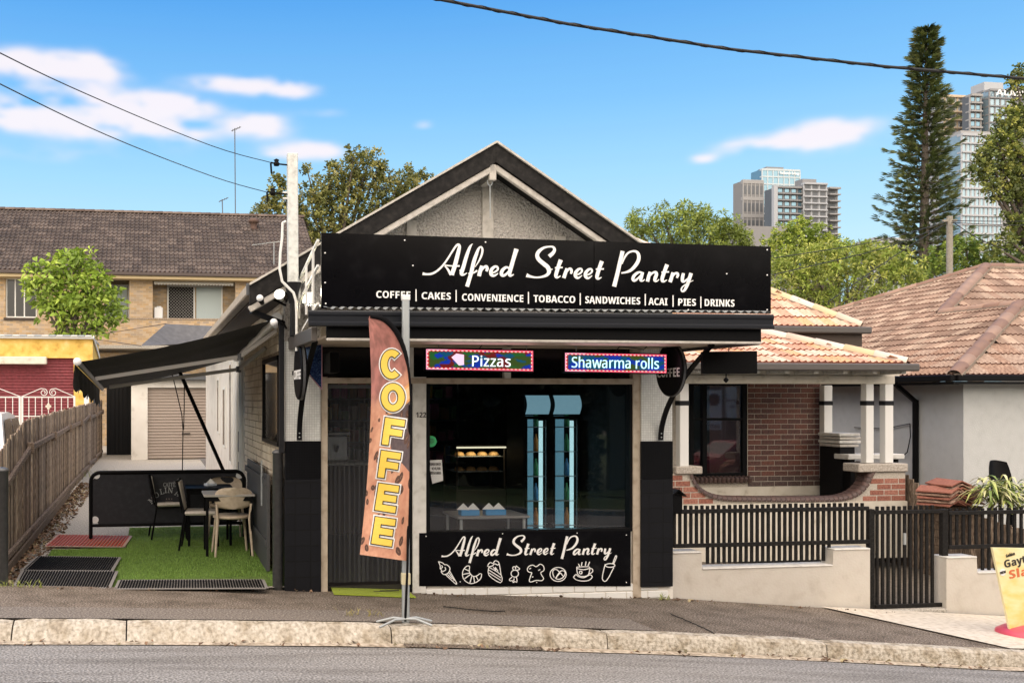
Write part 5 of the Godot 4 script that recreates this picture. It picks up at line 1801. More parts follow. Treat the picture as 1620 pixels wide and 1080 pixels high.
func chair_wood(label) -> Node3D:   # round-backed beige chair, facing +z
	var T = thing("shell_chair", label, "chair")
	var m = M.get("chair_beige") if M.has("chair_beige") else grain("chair_beige", [[0.0, 0.44, 0.35, 0.25], [0.5, 0.55, 0.46, 0.34], [1.0, 0.62, 0.53, 0.41]], 0.02, 1.5, 0.5)
	var st = S()
	st.set_smooth_group(1)
	var n = 12
	for i in n:
		for j in 14:
			var P = []
			for q in [[i, j], [i + 1, j], [i + 1, j + 1], [i, j + 1]]:
				var u = q[0] / float(n) * 2.0 - 1.0
				var v = 0.5 - 0.5 * cos(PI * q[1] / 14.0)
				var hw = 0.225 * pow(maxf(0.0, 1.0 - pow(absf(v * 2.0 - 1.0), 3.0)), 0.33)
				P.append(V(u * hw, 0.55 + 0.26 * v, -0.20 - 0.05 * v + 0.05 * u * u))
			quad(st, P[0], P[1], P[2], P[3])
			quad(st, P[3] + V(0, 0, 0.018), P[2] + V(0, 0, 0.018), P[1] + V(0, 0, 0.018), P[0] + V(0, 0, 0.018))
	part(T, "backrest", st, m, true)
	st = S()
	lathe(st, V(0, 0.43, 0), [[0.0, 0.0], [0.20, 0.0], [0.225, 0.012], [0.225, 0.03], [0.20, 0.042], [0.0, 0.035]], 20)
	part(T, "seat", st, m, true)
	for s in [-1, 1]:
		st = S()
		tube(st, [V(s * 0.22, 0.0, -0.23), V(s * 0.19, 0.43, -0.19), V(s * 0.205, 0.62, -0.215)], [0.014, 0.019, 0.014], 8)
		part(T, "leg", st, m, true)
		st = S()
		tube(st, [V(s * 0.21, 0.0, 0.20), V(s * 0.17, 0.43, 0.15)], [0.014, 0.019], 8)
		part(T, "leg", st, m, true)
	return T
func chair_metal(label) -> Node3D:   # black frame, pale pads, facing +z
	var T = thing("metal_chair", label, "chair")
	var m = M.get("chair_pad") if M.has("chair_pad") else grain("chair_pad", [[0.0, 0.50, 0.45, 0.38], [0.5, 0.64, 0.59, 0.51], [1.0, 0.70, 0.65, 0.58]], 0.05, 1.0, 0.8, 0.1, 0.1)
	var st = S()
	box(st, V(0, 0.455, 0), V(0.40, 0.05, 0.40), 0.02)
	part(T, "seat", st, m)
	st = S()
	box(st, V(0, 0.66, -0.235), V(0.38, 0.36, 0.025), 0.01, Basis(Vector3.RIGHT, -0.17))
	part(T, "backrest", st, m)
	st = S()
	box(st, V(0, 0.66, -0.258), V(0.40, 0.40, 0.012), 0.004, Basis(Vector3.RIGHT, -0.17))
	part(T, "back_frame", st, M.black_satin)
	for s in [-1, 1]:
		st = S()
		tube(st, [V(s * 0.185, 0.0, -0.26), V(s * 0.185, 0.43, -0.19), V(s * 0.19, 0.86, -0.285)], 0.0125, 8)
		part(T, "leg", st, M.black_satin, true)
		st = S()
		tube(st, [V(s * 0.185, 0.0, 0.20), V(s * 0.185, 0.43, 0.17)], 0.0125, 8)
		part(T, "leg", st, M.black_satin, true)
	return T
func cafe_table(label, at, top) -> Node3D:
	var T = thing("cafe_table", label, "table", at)
	var st = S()
	box(st, at + V(0, 0.715, 0), V(0.6, 0.028, 0.6), 0.006)
	part(T, "table_top", st, top)
	for x in [-0.26, 0.26]:
		for z in [-0.26, 0.26]:
			st = S()
			bx(st, at.x + x - 0.016, at.x + x + 0.016, at.y, at.y + 0.70, at.z + z - 0.016, at.z + z + 0.016, 0.003)
			part(T, "leg", st, M.black_satin)
	st = S()
	for s in [-1, 1]:
		bx(st, at.x - 0.244, at.x + 0.244, at.y + 0.65, at.y + 0.70, at.z + s * 0.26 - 0.012, at.z + s * 0.26 + 0.012)
	part(T, "apron", st, M.black_satin)
	return T

func rib_mat(called, label, px, nbars, mat, edge, along_x):   # slatted floor mat with a border
	var p = px.map(func(q): return Yp(q[0], q[1], drive_y(-1.0) + 0.045))
	var T = thing(called, label, "mat", (p[0] + p[2]) / 2)
	var st = S()
	var lo = V(0, -0.012, 0)
	for i in nbars:
		var t0 = (i + 0.15) / nbars; var t1 = (i + 0.70) / nbars
		var a = [p[0].lerp(p[1], t0), p[0].lerp(p[1], t1), p[3].lerp(p[2], t1), p[3].lerp(p[2], t0)]
		quad(st, a[0], a[1], a[2], a[3])
		for k in 4: quad(st, a[k], a[(k + 1) % 4], a[(k + 1) % 4] + lo, a[k] + lo)
	tag(part(T, "rib", st, mat), "", "", "", "stuff")
	st = S()
	quad(st, p[0] + lo, p[1] + lo, p[2] + lo, p[3] + lo)
	for e in [[0, 1], [1, 2], [2, 3], [3, 0]]:
		bar(st, p[e[0]] + lo * 0.5, p[e[1]] + lo * 0.5, 0.05, 0.008)
	part(T, "border", st, edge)
	return T

func build_yard():
	var st
	# artificial turf in two pieces
	var turf = grain("artificial_turf", [[0.0, 0.04, 0.085, 0.015], [0.4, 0.11, 0.20, 0.03], [0.7, 0.17, 0.28, 0.045], [1.0, 0.26, 0.38, 0.08]], 0.16, 1.6, 0.9, 0.8, 0.2, Vector3.ONE, 3)
	stained(turf, [[0.0, 0.62, 0.58, 0.5], [0.4, 0.92, 0.92, 0.9], [0.6, 1.0, 1.0, 1.0], [1.0, 1.0, 1.0, 1.0]], 0.02, 0.7)
	for t in [[[-1.22, 1.34, -2.75, -0.05], "front strip of bright artificial turf at the yard entrance"], [[-0.32, 1.34, -4.7, -2.76], "rear sheet of bright artificial turf under the cafe tables"]]:
		var r = t[0]
		st = S()
		grid(st, r[0], r[1], r[2], r[3], 12, 12, func(x, z): return drive_y(z) + 0.010 + 0.003 * sin(x * 7.0 + z * 3.0))
		grid(st, r[0], r[1], r[3], r[3] + 0.004, 12, 1, func(x, z): return drive_y(z) + (0.010 if z < r[3] + 0.002 else 0.0))
		tag(part(null, "artificial_turf", st, turf, true), t[1], "turf", "", "stuff")
	# short blades along the visible turf
	var bl = S()
	tri(bl, V(-0.003, 0, 0), V(0.003, 0, 0), V(0.001, 0.022, 0.006))
	var mm = MultiMesh.new()
	mm.transform_format = MultiMesh.TRANSFORM_3D
	mm.use_colors = true
	mm.mesh = mesh_of(bl)
	var nb = 42000
	mm.instance_count = nb
	rng.seed = 77
	for i in nb:
		var x = rr(-1.2, 1.32); var z = -0.06 - pow(rng.randf(), 1.3) * 4.5
		if z < -2.75 and x < -0.31: z = rr(-2.7, -1.7)
		if z > -1.62 and x < -0.36: x = rr(-0.3, 1.3)
		if z > -0.55 and x < 1.2: z = rr(-2.5, -0.6)
		mm.set_instance_transform(i, Transform3D(Basis(Vector3.UP, rr(0, TAU)) * Basis(Vector3.RIGHT, rr(-0.5, 0.5)) * Basis.from_scale(Vector3.ONE * rr(0.6, 1.2)), V(x, drive_y(z) + 0.009, z)))
		var k = rr(0.6, 1.5)
		mm.set_instance_color(i, Color(0.15 * k, 0.26 * k, 0.045 * k))
	var mi = MultiMeshInstance3D.new()
	mi.name = "turf_pile"
	mi.multimesh = mm
	var bm = plain("turf_blade", 1, 1, 1, 0.7)
	bm.vertex_color_use_as_albedo = true
	mi.material_override = bm
	add_child(mi)
	tag(mi, "short green plastic pile of the artificial turf", "turf", "", "stuff")
	# mats
	var rub = plain("rubber_black", 0.008, 0.008, 0.008, 0.7, 0.0, 0.15)
	var edge = plain("mat_edge", 0.24, 0.23, 0.215, 0.8, 0.0, 0.2)
	rib_mat("entrance_mat", "black ribbed entrance mat nearest the footpath beside the paling fence", [[24, 925], [171, 929], [183, 903], [37, 902]], 34, rub, edge, true)
	rib_mat("entrance_mat", "black ribbed entrance mat between the red mat and another black mat", [[36, 901], [175, 902], [188, 881], [60, 879]], 34, rub, edge, true)
	rib_mat("entrance_mat", "long narrow black ribbed mat across the front of the turf", [[184, 930], [420, 929], [414, 916], [190, 917]], 52, rub, edge, true)
	rib_mat("entrance_mat", "brick red ribbed mat under the foot of the cafe barrier", [[72, 863], [194, 864], [206, 847], [93, 845]], 22, plain("mat_red", 0.36, 0.05, 0.025, 0.7), plain("mat_red_edge", 0.42, 0.30, 0.24, 0.7), true)
	# cafe barrier
	var zb = -3.5
	var b0 = Z(143, 850, zb); var b1 = Z(386, 745, zb)
	var gy = drive_y(zb) + 0.012
	var T = thing("cafe_barrier", "black canvas cafe barrier with white coffee brand arc standing on the turf", "barrier", V((b0.x + b1.x) / 2, gy, zb))
	st = S()
	var ya = b1.y; var r = 0.12
	var pts = [V(b0.x, gy, zb), V(b0.x, ya - r, zb)]
	for k in range(1, 7): pts.append(V(b0.x + r - r * cos(k * PI / 12), ya - r + r * sin(k * PI / 12), zb))
	for k in range(0, 7): pts.append(V(b1.x - r + r * sin(k * PI / 12), ya - r + r * cos(k * PI / 12), zb))
	pts.append(V(b1.x, gy, zb))
	tube(st, pts, 0.026, 10)
	tube(st, [V(b0.x, Z(265, 829, zb).y, zb), V(b1.x, Z(265, 829, zb).y, zb)], 0.022, 10)
	part(T, "frame", st, M.black_satin, true)
	st = S()
	var yl = Z(265, 829, zb).y + 0.02
	var cc = 0.10
	slab(st, PackedVector2Array([Vector2(b0.x + cc, yl), Vector2(b0.x + 0.02, yl + cc), Vector2(b0.x + 0.02, ya - 0.10), Vector2(b0.x + cc, ya - 0.02), Vector2(b1.x - cc, ya - 0.02), Vector2(b1.x - 0.02, ya - 0.10), Vector2(b1.x - 0.02, yl + cc), Vector2(b1.x - cc, yl)]), func(p, s): return V(p.x, p.y, zb - 0.004 + 0.008 * s))
	part(T, "canvas", st, grain("barrier_canvas", [[0.0, 0.008, 0.009, 0.013], [0.6, 0.013, 0.014, 0.019], [1.0, 0.022, 0.023, 0.028]], 0.03, 0.7, 0.7))
	var pr = plain("barrier_print", 0.42, 0.43, 0.42, 0.7)
	write(T, "CAFFÈ", 258, 277, 765.5, 6.5, zb + 0.006, pr, "lettering", 0.0, 400, "Droid Serif")
	for l in [["M", 240, 791, 0.75], ["O", 247, 783, 0.5], ["L", 255.5, 777.5, 0.22], ["I", 261.5, 775.5, 0.08], ["N", 269, 775.5, -0.1], ["A", 280, 780, -0.38], ["R", 288.5, 787, -0.7], ["I", 294, 794, -0.9]]:
		var tm = text_mesh(l[0], 0.098, 0.003, 400, "Droid Serif")
		var o = part(T, "lettering", tm, pr)
		o.transform = Transform3D(Basis(Vector3.BACK, l[3]), o.position + Z(l[1], l[2], zb + 0.007))
	st = S()
	for k in 3: lathe(st, Z(263 + 4 * k, 789, zb + 0.005), [[0.0, 0.003], [0.008, 0.003], [0.008, 0.0]], 8, Basis(Vector3.RIGHT, PI / 2))
	slab(st, pv([261, 793, 273, 793, 271, 799, 263, 799]), func(p, s): return Z(p.x, p.y, zb + 0.005 + 0.003 * s))
	part(T, "emblem", st, plain("emblem_brown", 0.25, 0.2, 0.17, 0.7))
	st = S()
	for q in [[152, 752, 0.09], [378, 752, 0.09], [150, 822, 0.09]]:
		lathe(st, Z(q[0], q[1], zb + 0.004), [[0.0, 0.003], [0.045, 0.003], [0.045, 0.0]], 12, Basis(Vector3.RIGHT, PI / 2))
	part(T, "corner_patch", st, M.white_plastic)
	# tables and chairs
	var pale = plain("table_pale", 0.42, 0.40, 0.36, 0.4)
	var t1 = Yp(358, 866, drive_y(-2))
	cafe_table("pale topped cafe table with black legs beside the grey gate boards", V(0.90, drive_y(-2.2) + 0.012, -2.15), pale)
	cafe_table("dark topped cafe table standing just in front of the cafe barrier", V(0.72, drive_y(-2.9) + 0.012, -3.02), M.black_satin)
	var put = func(c, px, py, yaw):
		var p = Yp(px, py, drive_y(-2.0) + 0.012)
		c.position = V(p.x, drive_y(p.z) + 0.013, p.z)
		c.rotation.y = yaw
	put.call(chair_wood("beige round backed chair with its back to the street"), 366, 876, PI + 0.05)
	put.call(chair_metal("black framed chair with pale pads tucked at the pale table"), 318, 868, PI / 2 - 0.12)
	put.call(chair_metal("black framed chair with pale pads in front of the barrier lettering"), 268, 851, PI / 2 + 0.1)
	var c4 = chair_wood("beige round backed chair facing the street behind the dark table")
	c4.position = V(0.98, drive_y(-3.2) + 0.013, -3.28)
	c4.rotation.y = 0.1
	# napkins on the far table
	var nk = thing("napkin_pack", "crumpled white and blue napkin pack on the dark cafe table", "napkins", V(0.74, drive_y(-2.9) + 0.742, -3.0))
	st = S()
	box(st, nk.position + V(0, 0.02, 0), V(0.14, 0.035, 0.1), 0.006, Basis(Vector3.UP, 0.4))
	part(nk, "pack", st, plain("pack_white", 0.6, 0.66, 0.72, 0.5))
	st = S()
	tri(st, nk.position + V(-0.06, 0.035, 0), nk.position + V(0.0, 0.10, 0.02), nk.position + V(0.08, 0.04, 0.0))
	tri(st, nk.position + V(-0.05, 0.035, -0.03), nk.position + V(0.0, 0.10, 0.02), nk.position + V(0.06, 0.036, 0.05))
	part(nk, "napkin", st, M.white_paint)
	# grey gate boards folded against the wall
	var xg = XL - 0.07
	var Gt = thing("grey_gate", "grey painted board gate folded back against the shop side wall", "gate", V(xg, drive_y(-1.5), -1.5))
	var zg0 = Xp(392, 800, xg).z; var zg1 = Xp(425, 800, xg).z
	var ytop = Xp(392, 725, xg).y
	var ng = 7
	for k in ng:
		st = S()
		var z0 = mixf(zg0, zg1, k / float(ng)); var z1 = mixf(zg0, zg1, (k + 1.0) / ng) + 0.006
		bx(st, xg - 0.012 - (0.012 if k > 4 else 0.0), xg + 0.012, drive_y(z0) + 0.02, ytop - (0.0 if k < 5 else 0.04), z0, z1, 0.004)
		part(Gt, "board", st, plain("gate_grey", 0.055, 0.058, 0.062, 0.55) if k == 0 else M.gate_grey)
	st = S()
	for y in [0.35, 1.0]:
		bx(st, xg - 0.04, xg - 0.026, y, y + 0.07, zg0, zg1)
	part(Gt, "rail", st, M.gate_grey)
	st = S()
	bx(st, xg - 0.05, xg - 0.035, 0.75, 1.25, zg1 - 0.35, zg1 - 0.33)
	part(Gt, "bolt", st, M.galvanised)
	# paling fence, one paling at a time
	var Fn = thing("paling_fence", "weathered brown timber paling fence along the driveway", "fence", V(-1.55, 0.05, -11))
	var top = [[-22.6, 1.90], [-7.0, 1.71], [-3.0, 1.66], [-1.7, 1.51], [-0.6, 1.32], [-0.15, 1.2]]
	rng.seed = 55
	var mats = [M.old_timber, M.old_timber_pale, M.old_timber, M.old_timber_dark]
	var z = -0.3
	while z > -22.6:
		var wd = rr(0.092, 0.105)
		st = S()
		var h = lookup(top, z) + rr(-0.025, 0.02)
		var y0 = drive_y(z) + rr(-0.02, 0.05)
		var x = -1.56 + rr(-0.008, 0.008)
		var lean = rr(-0.012, 0.012)
		var tl = rr(-0.02, 0.02)
		var A = [V(x, y0, z), V(x, y0, z - wd), V(x, h - tl, z - wd + lean), V(x, h + tl, z + lean)]
		var B = V(-0.016, 0, 0)
		quad(st, A[0], A[1], A[2], A[3]); quad(st, A[0] + B, A[1] + B, A[2] + B, A[3] + B)
		for k in 4: quad(st, A[k], A[(k + 1) % 4], A[(k + 1) % 4] + B, A[k] + B)
		part(Fn, "paling", st, mats[rng.randi() % 4])
		z -= wd + rr(0.002, 0.010)
	var zs = [-0.4, -3.1, -6.2, -9.2, -12.2, -15.2, -18.2, -21.8]
	for k in zs.size() - 1:
		for lv in [0, 1]:
			st = S()
			var sag = rr(-0.03, 0.03)
			var a0 = (lookup(top, zs[k]) - 0.36) if lv else drive_y(zs[k]) + 0.20
			var a1 = (lookup(top, zs[k + 1]) - 0.33) if lv else drive_y(zs[k + 1]) + 0.18
			bar(st, V(-1.525, a0 + sag, zs[k]), V(-1.525, a1 - sag, zs[k + 1] - 0.12), 0.045, 0.075, 0.008)
			part(Fn, "rail", st, M.old_rail)
		st = S()
		bx(st, -1.66, -1.58, 0.0, lookup(top, zs[k]) - 0.12, zs[k] - 0.08, zs[k], 0.01)
		part(Fn, "post", st, M.old_timber_dark)
		st = S()
		bx(st, -1.56, -1.47, (lookup(top, zs[k + 1]) - 0.42), lookup(top, zs[k + 1]) - 0.28, zs[k + 1] - 0.1, zs[k + 1] + 0.0, 0.01)
		part(Fn, "rail_block", st, M.old_rail)
	st = S()
	bar(st, V(-1.50, 0.12, -0.3), V(-1.50, 0.22, -9.0), 0.03, 0.12, 0.006)
	part(Fn, "kick_board", st, M.old_timber_dark)
	# leaf litter along its foot
	litter("fallen_leaves", "scattered dry leaves along the foot of the shopfront and dwarf wall", -1.3, 8.0, 0.03, 0.22, 110)
	litter("gutter_leaves", "scattered dry leaves and grit lying in the street gutter", -1.4, 8.5, 1.95, 2.12, 170)
	litter("leaf_litter", "dry brown leaves gathered along the foot of the paling fence", -1.49, -1.2, -12.0, -0.1, 2000)

func litter(called, label, xa, xb, za, zb, n):
	var lf = S()
	quad(lf, V(-0.014, 0, -0.022), V(-0.014, 0.006, 0.022), V(0.014, 0, 0.022), V(0.012, 0.010, -0.022))
	var mm = MultiMesh.new()
	mm.transform_format = MultiMesh.TRANSFORM_3D
	mm.use_colors = true
	mm.mesh = mesh_of(lf)
	mm.instance_count = n
	rng.seed = 19
	for i in n:
		var f = pow(rng.randf(), 2.0)
		if za > 0.0: f = rng.randf()
		var p = V(mixf(xa, xb, f), 0, rr(za, zb))
		p.y = (drive_y(p.z) if p.z < 0 else foot_y(p.x, p.z)) + 0.008 + (rr(0, 0.04) * (1.0 - f) if za < 0.0 else 0.0)
		if p.z > 1.9: p.y = lookup(KERB, p.x) - 0.118
		mm.set_instance_transform(i, Transform3D(Basis.from_euler(V(rr(-0.7, 0.7), rr(0, TAU), rr(-0.7, 0.7))) * Basis.from_scale(Vector3.ONE * rr(0.5, 1.5) * (0.7 if za > 0.0 else 1.0)), p))
		var k = rr(0.4, 1.5)
		mm.set_instance_color(i, Color(0.16 * k, 0.10 * k, 0.06 * k) if rng.randf() < 0.85 else Color(0.3 * k, 0.26 * k, 0.15 * k))
	var mi = MultiMeshInstance3D.new()
	mi.name = called
	mi.multimesh = mm
	var m = plain(called, 1, 1, 1, 0.85)
	m.vertex_color_use_as_albedo = true
	mi.material_override = m
	add_child(mi)
	tag(mi, label, "leaf litter", "", "stuff")

# ------------------------------------------------------------------ roof tiling and brickwork, piece by piece
func tile_mesh(w, l, amp = 0.028) -> Mesh:   # interlocking tile with two rolls: x across, -z up the slope, y out
	var st = S()
	var n = 8
	var hgt = func(i): return 0.014 + amp * maxf(0.0, sin(TAU * 2.0 * (i / float(n)) + 0.4)) 
	for i in n:
		var x0 = w * (i / float(n) - 0.5); var x1 = w * ((i + 1.0) / n - 0.5)
		var a = hgt.call(i); var b = hgt.call(i + 1)
		st.set_color(Color(1, 1, 1))
		quad(st, V(x0, a + 0.022, 0), V(x0, a - 0.004, -l * 1.1), V(x1, b - 0.004, -l * 1.1), V(x1, b + 0.022, 0))
		st.set_color(Color(0.40, 0.20, 0.16))   # bare clay of the cut edge
		quad(st, V(x0, -0.006, 0.002), V(x0, a + 0.022, 0), V(x1, b + 0.022, 0), V(x1, -0.006, 0.002))
	return mesh_of(st)
# tiles over a flat roof polygon (scene points); eave runs from poly[0] along u; v climbs the slope
func tiled_slope(parent, poly, u: Vector3, v: Vector3, w, l, mats, most, under, colors, amp = 0.028):
	var o = poly[0]
	var n = v.cross(u).normalized()
	if n.y < 0: n = -n
	var flat = PackedVector2Array()
	var lo = Vector2(1e9, 1e9); var hi = Vector2(-1e9, -1e9)
	for p in poly:
		var q = Vector2((p - o).dot(u), (p - o).dot(v))
		flat.append(q)
		lo = lo.min(q); hi = hi.max(q)
	var st = S()
	slab(st, flat, func(p, s): return o + u * p.x + v * p.y + n * (-0.05 + 0.045 * s))
	var base = part(parent, "roof_slope", st, under)
	var tm = tile_mesh(w, l, amp)
	var bs = Basis(u, n, -v)
	if bs.determinant() < 0: bs = Basis(-u, n, -v)
	var extra = []
	var count = 0
	for r in int(ceil((hi.y - lo.y) / l)):
		for c in int(ceil((hi.x - lo.x) / w)) + 1:
			var q = Vector2(lo.x + (c + 0.5 * (r % 2) * 0.0 + 0.5) * w, lo.y + r * l)
			if not Geometry2D.is_point_in_polygon(q + Vector2(0, l * 0.55), flat): continue
			var at = o + u * q.x + v * q.y + n * rr(0.0, 0.004)
			if count < most:
				var t = piece(base, "tile", tm, mats[rng.randi() % mats.size()], at, bs * Basis(Vector3.UP, rr(-0.012, 0.012)))
				count += 1
			else:
				extra.append(Transform3D(bs * Basis(Vector3.UP, rr(-0.008, 0.008)), at))
	if extra.size():
		var mm = MultiMesh.new()
		mm.transform_format = MultiMesh.TRANSFORM_3D
		mm.use_colors = true
		mm.mesh = tm
		mm.instance_count = extra.size()
		for i in extra.size():
			mm.set_instance_transform(i, extra[i])
			var c = colors[rng.randi() % colors.size()]
			var k = rr(0.8, 1.15)
			mm.set_instance_color(i, Color(c[0] * k, c[1] * k, c[2] * k))
		var mi = MultiMeshInstance3D.new()
		mi.name = "tiling"
		mi.multimesh = mm
		if not M.has("tile_tinted"):
			var m = grain("tile_tinted", [[0.0, 0.45, 0.45, 0.45], [0.4, 0.85, 0.85, 0.85], [1.0, 1.0, 1.0, 1.0]], 0.03, 0.5, 0.85)
			m.vertex_color_use_as_albedo = true
		mi.material_override = M.tile_tinted
		base.add_child(mi, true)
		tag(mi, "", "", "", "stuff")
	return base
# half-round ridge or hip tiles along a line
func ridge_tiles(parent, a, b, len_, r, mats, bed = null):
	var d = (b - a)
	var n = max(1, int(round(d.length() / len_)))
	var z = d.normalized()
	var x = Vector3.UP.cross(z).normalized()
	var y = z.cross(x)
	for k in n:
		var st = S()
		var L = d.length() / n
		st.set_smooth_group(1)
		for i in 8:
			var t0 = PI * i / 8.0; var t1 = PI * (i + 1) / 8.0
			var f = func(t, s): return x * cos(t) * r * (1.0 + 0.14 * s) + y * (sin(t) * r * (0.85 + 0.12 * s) - 0.02) + z * (s * L * 1.06)
			quad(st, f.call(t0, 0.0), f.call(t1, 0.0), f.call(t1, 1.0), f.call(t0, 1.0))
			tri(st, f.call(t0, 1.0), f.call(t1, 1.0), z * L * 1.06)
		var o = part(parent, "ridge_tile", st, mats[rng.randi() % mats.size()], true)
		o.position += a + z * (L * k) + y * 0.03
	if bed:
		var st = S()
		bar(st, a - y * 0.01, b - y * 0.01, r * 2.3, 0.05)
		part(parent, "mortar_bed", st, bed)
# bricks on a wall face looking along +z; keep(x, y) says which to lay
func lay_bricks(parent, x0, x1, y0, y1, z, mats, keep: Callable, most = 300, lenx = 0.24, course = 0.086):
	var full = S(); box(full, Vector3.ZERO, V(lenx - 0.011, course - 0.011, 0.03), 0.004)
	var fm = mesh_of(full)
	var half = S(); box(half, Vector3.ZERO, V(lenx / 2 - 0.011, course - 0.011, 0.03), 0.004)
	var hm = mesh_of(half)
	var rest = S()
	var count = 0; var more = 0
	for c in int((y1 - y0) / course + 0.01):
		var y = y0 + (c + 0.5) * course
		var x = x0
		if c % 2:
			if keep.call(x + lenx / 4, y):
				piece(parent, "brick", hm, mats[rng.randi() % mats.size()], V(x + lenx / 4, y, z - 0.013 + rr(0, 0.002)))
			x += lenx / 2
		while x + lenx * 0.45 < x1:
			var fits = x + lenx < x1 + 0.02
			var cx = x + (lenx / 2 if fits else lenx / 4)
			if keep.call(cx, y):
				var p = V(cx, y, z - 0.013 + rr(0, 0.002))
				if count < most:
					piece(parent, "brick", fm if fits else hm, mats[rng.randi() % mats.size()], p)
					count += 1
				else:
					box(rest, p, V((lenx if fits else lenx / 2) - 0.011, course - 0.011, 0.03), 0.004); more += 1
			x += lenx if fits else lenx / 2
	if more: tag(part(parent, "brickwork", rest, mats[0]), "", "", "", "stuff")

# ------------------------------------------------------------------ behind the fence: garages, flats
func roller_door(parent, x0, x1, y0, y1, z, pitch, m):
	var n = int((y1 - y0) / pitch)
	var st = S()
	bx(st, x0, x1, y0, y1, z - 0.03, z - 0.02)
	var dr = part(parent, "roller_door", st, m)
	for k in n:
		st = S()
		var a = y0 + k * (y1 - y0) / n; var h = (y1 - y0) / n
		for s in 4:
			var t0 = s / 4.0; var t1 = (s + 1) / 4.0
			quad(st, V(x0, a + h * t0 * 0.9, z - 0.018 + 0.018 * sin(PI * t0)), V(x0, a + h * t1 * 0.9, z - 0.018 + 0.018 * sin(PI * t1)), V(x1, a + h * t1 * 0.9, z - 0.018 + 0.018 * sin(PI * t1)), V(x1, a + h * t0 * 0.9, z - 0.018 + 0.018 * sin(PI * t0)))
		part(dr, "slat", st, m)
	return dr

func build_left():
	var st
	# white garage at the end of the driveway
	var zg = -20.0
	var g0 = Z(207, 0, zg).x; var g1 = Z(400, 0, zg).x
	var gy = drive_y(zg)
	var gt = Z(270, 601, zg).y
	var T = thing("white_garage", "white rendered garage with beige roller door at the end of the driveway", "garage", V((g0 + g1) / 2, gy, zg))
	var d0 = Z(233, 0, zg).x; var d1 = Z(336, 0, zg).x
	var dt = Z(280, 613, zg).y
	st = S()
	bx(st, g0, d0, gy - 0.1, gt, zg - 5.0, zg)
	bx(st, d1, g1, gy - 0.1, gt, zg - 5.0, zg)
	bx(st, d0, d1, dt, gt, zg - 0.25, zg)
	bx(st, d0, d1, gy - 0.1, gt, zg - 5.0, zg - 4.8)
	part(T, "wall", st, M.white_render)
	roller_door(T, d0, d1, gy + 0.02, dt, zg - 0.12, 0.085, plain("door_beige", 0.34, 0.28, 0.23, 0.5))
	st = S()
	bx(st, d0 + 1.0, d0 + 1.25, gy + 0.75, gy + 0.78, zg - 0.11, zg - 0.09)
	part(T, "handle", st, M.black_satin)
	st = S()
	bx(st, g0 - 0.15, g1, gt, gt + 0.18, zg - 5.1, zg + 0.25, 0.01)
	part(T, "roof", st, M.grey_steel)
	# charcoal steel fence beside it
	var zf = -22.6
	var F_ = thing("steel_fence", "charcoal ribbed steel fence closing the end of the driveway", "fence", V(-1.2, drive_y(zf), zf))
	var fx0 = Z(168, 0, zf).x; var fx1 = Z(209, 0, zf).x
	var ft = Z(190, 588, zf).y
	for k in 6:
		st = S()
		var a = mixf(fx0, fx1, k / 6.0); var b = mixf(fx0, fx1, (k + 1) / 6.0)
		bx(st, a, b - 0.03, drive_y(zf), ft, zf - 0.03, zf + 0.01, 0.01)
		bx(st, b - 0.03, b, drive_y(zf), ft, zf - 0.03, zf - 0.015)
		part(F_, "sheet", st, M.charcoal)
	# yellow garage with a dark red roller door
	var zy = -20.2
	var ytop = Z(70, 536, zy).y
	var x0 = Z(-260, 0, zy).x; var x1 = Z(146, 0, zy).x
	var Y = thing("yellow_garage", "yellow painted garage with a dark red roller door behind the paling fence", "garage", V((x0 + x1) / 2, 0.03, zy))
	var yel = grain("yellow_render", [[0.0, 0.42, 0.24, 0.045], [0.3, 0.66, 0.42, 0.09], [0.7, 0.76, 0.52, 0.15], [1.0, 0.82, 0.64, 0.30]], 0.012, 0.4, 0.85, 0.1, 0.1)
	var rd0 = Z(-200, 0, zy).x; var rd1 = Z(116, 0, zy).x
	var rt = Z(58, 566, zy).y
	st = S()
	bx(st, rd1, x1, 0.0, ytop, zy - 0.22, zy)
	bx(st, x0, rd0, 0.0, ytop, zy - 0.22, zy)
	bx(st, rd0, rd1, rt, ytop, zy - 0.22, zy)
	bx(st, x1 - 0.2, x1, 0.0, ytop, zy - 3.4, zy - 0.22)
	bx(st, x0, x0 + 0.2, 0.0, ytop, zy - 3.4, zy - 0.22)
	bx(st, x0 + 0.2, x1 - 0.2, 0.0, ytop, zy - 3.4, zy - 3.2)
	part(Y, "wall", st, yel)
	var red = grain("door_red", [[0.0, 0.10, 0.012, 0.016], [0.5, 0.17, 0.022, 0.03], [1.0, 0.24, 0.04, 0.05]], 0.03, 0.6, 0.55)
	roller_door(Y, rd0, rd1, 0.05, rt, zy - 0.10, 0.086, red)
	st = S()
	bx(st, rd0, Z(73, 0, zy + 0.2).x, Z(30, 576, zy + 0.2).y, Z(30, 564, zy + 0.2).y, zy + 0.02, zy + 0.28, 0.02)
	part(Y, "roll_blind_box", st, M.cream_paint)
	st = S()   # roof edge: row of tile ends and gutter
	bx(st, x0 - 0.1, x1 + 0.02, ytop, ytop + 0.07, zy - 3.4, zy + 0.14, 0.01)
	part(Y, "gutter", st, plain("gutter_white", 0.5, 0.5, 0.47, 0.5))
	rng.seed = 8
	var te = S()
	box(te, Vector3.ZERO, V(0.19, 0.035, 0.3), 0.01, Basis(Vector3.RIGHT, 0.12))
	var tem = mesh_of(te)
	for k in 60:
		var xx = x1 - 0.12 - k * 0.205
		if xx < x0: break
		piece(Y, "roof_tile", tem, M.galvanised if k % 2 else M.off_white_frame, V(xx, ytop + 0.095, zy + 0.02))
	st = S()
	bar(st, V(x1 + 0.03, ytop + 0.05, zy + 0.1), V(x1 + 0.03, ytop - 0.42, zy - 3.4), 0.03, 0.12)
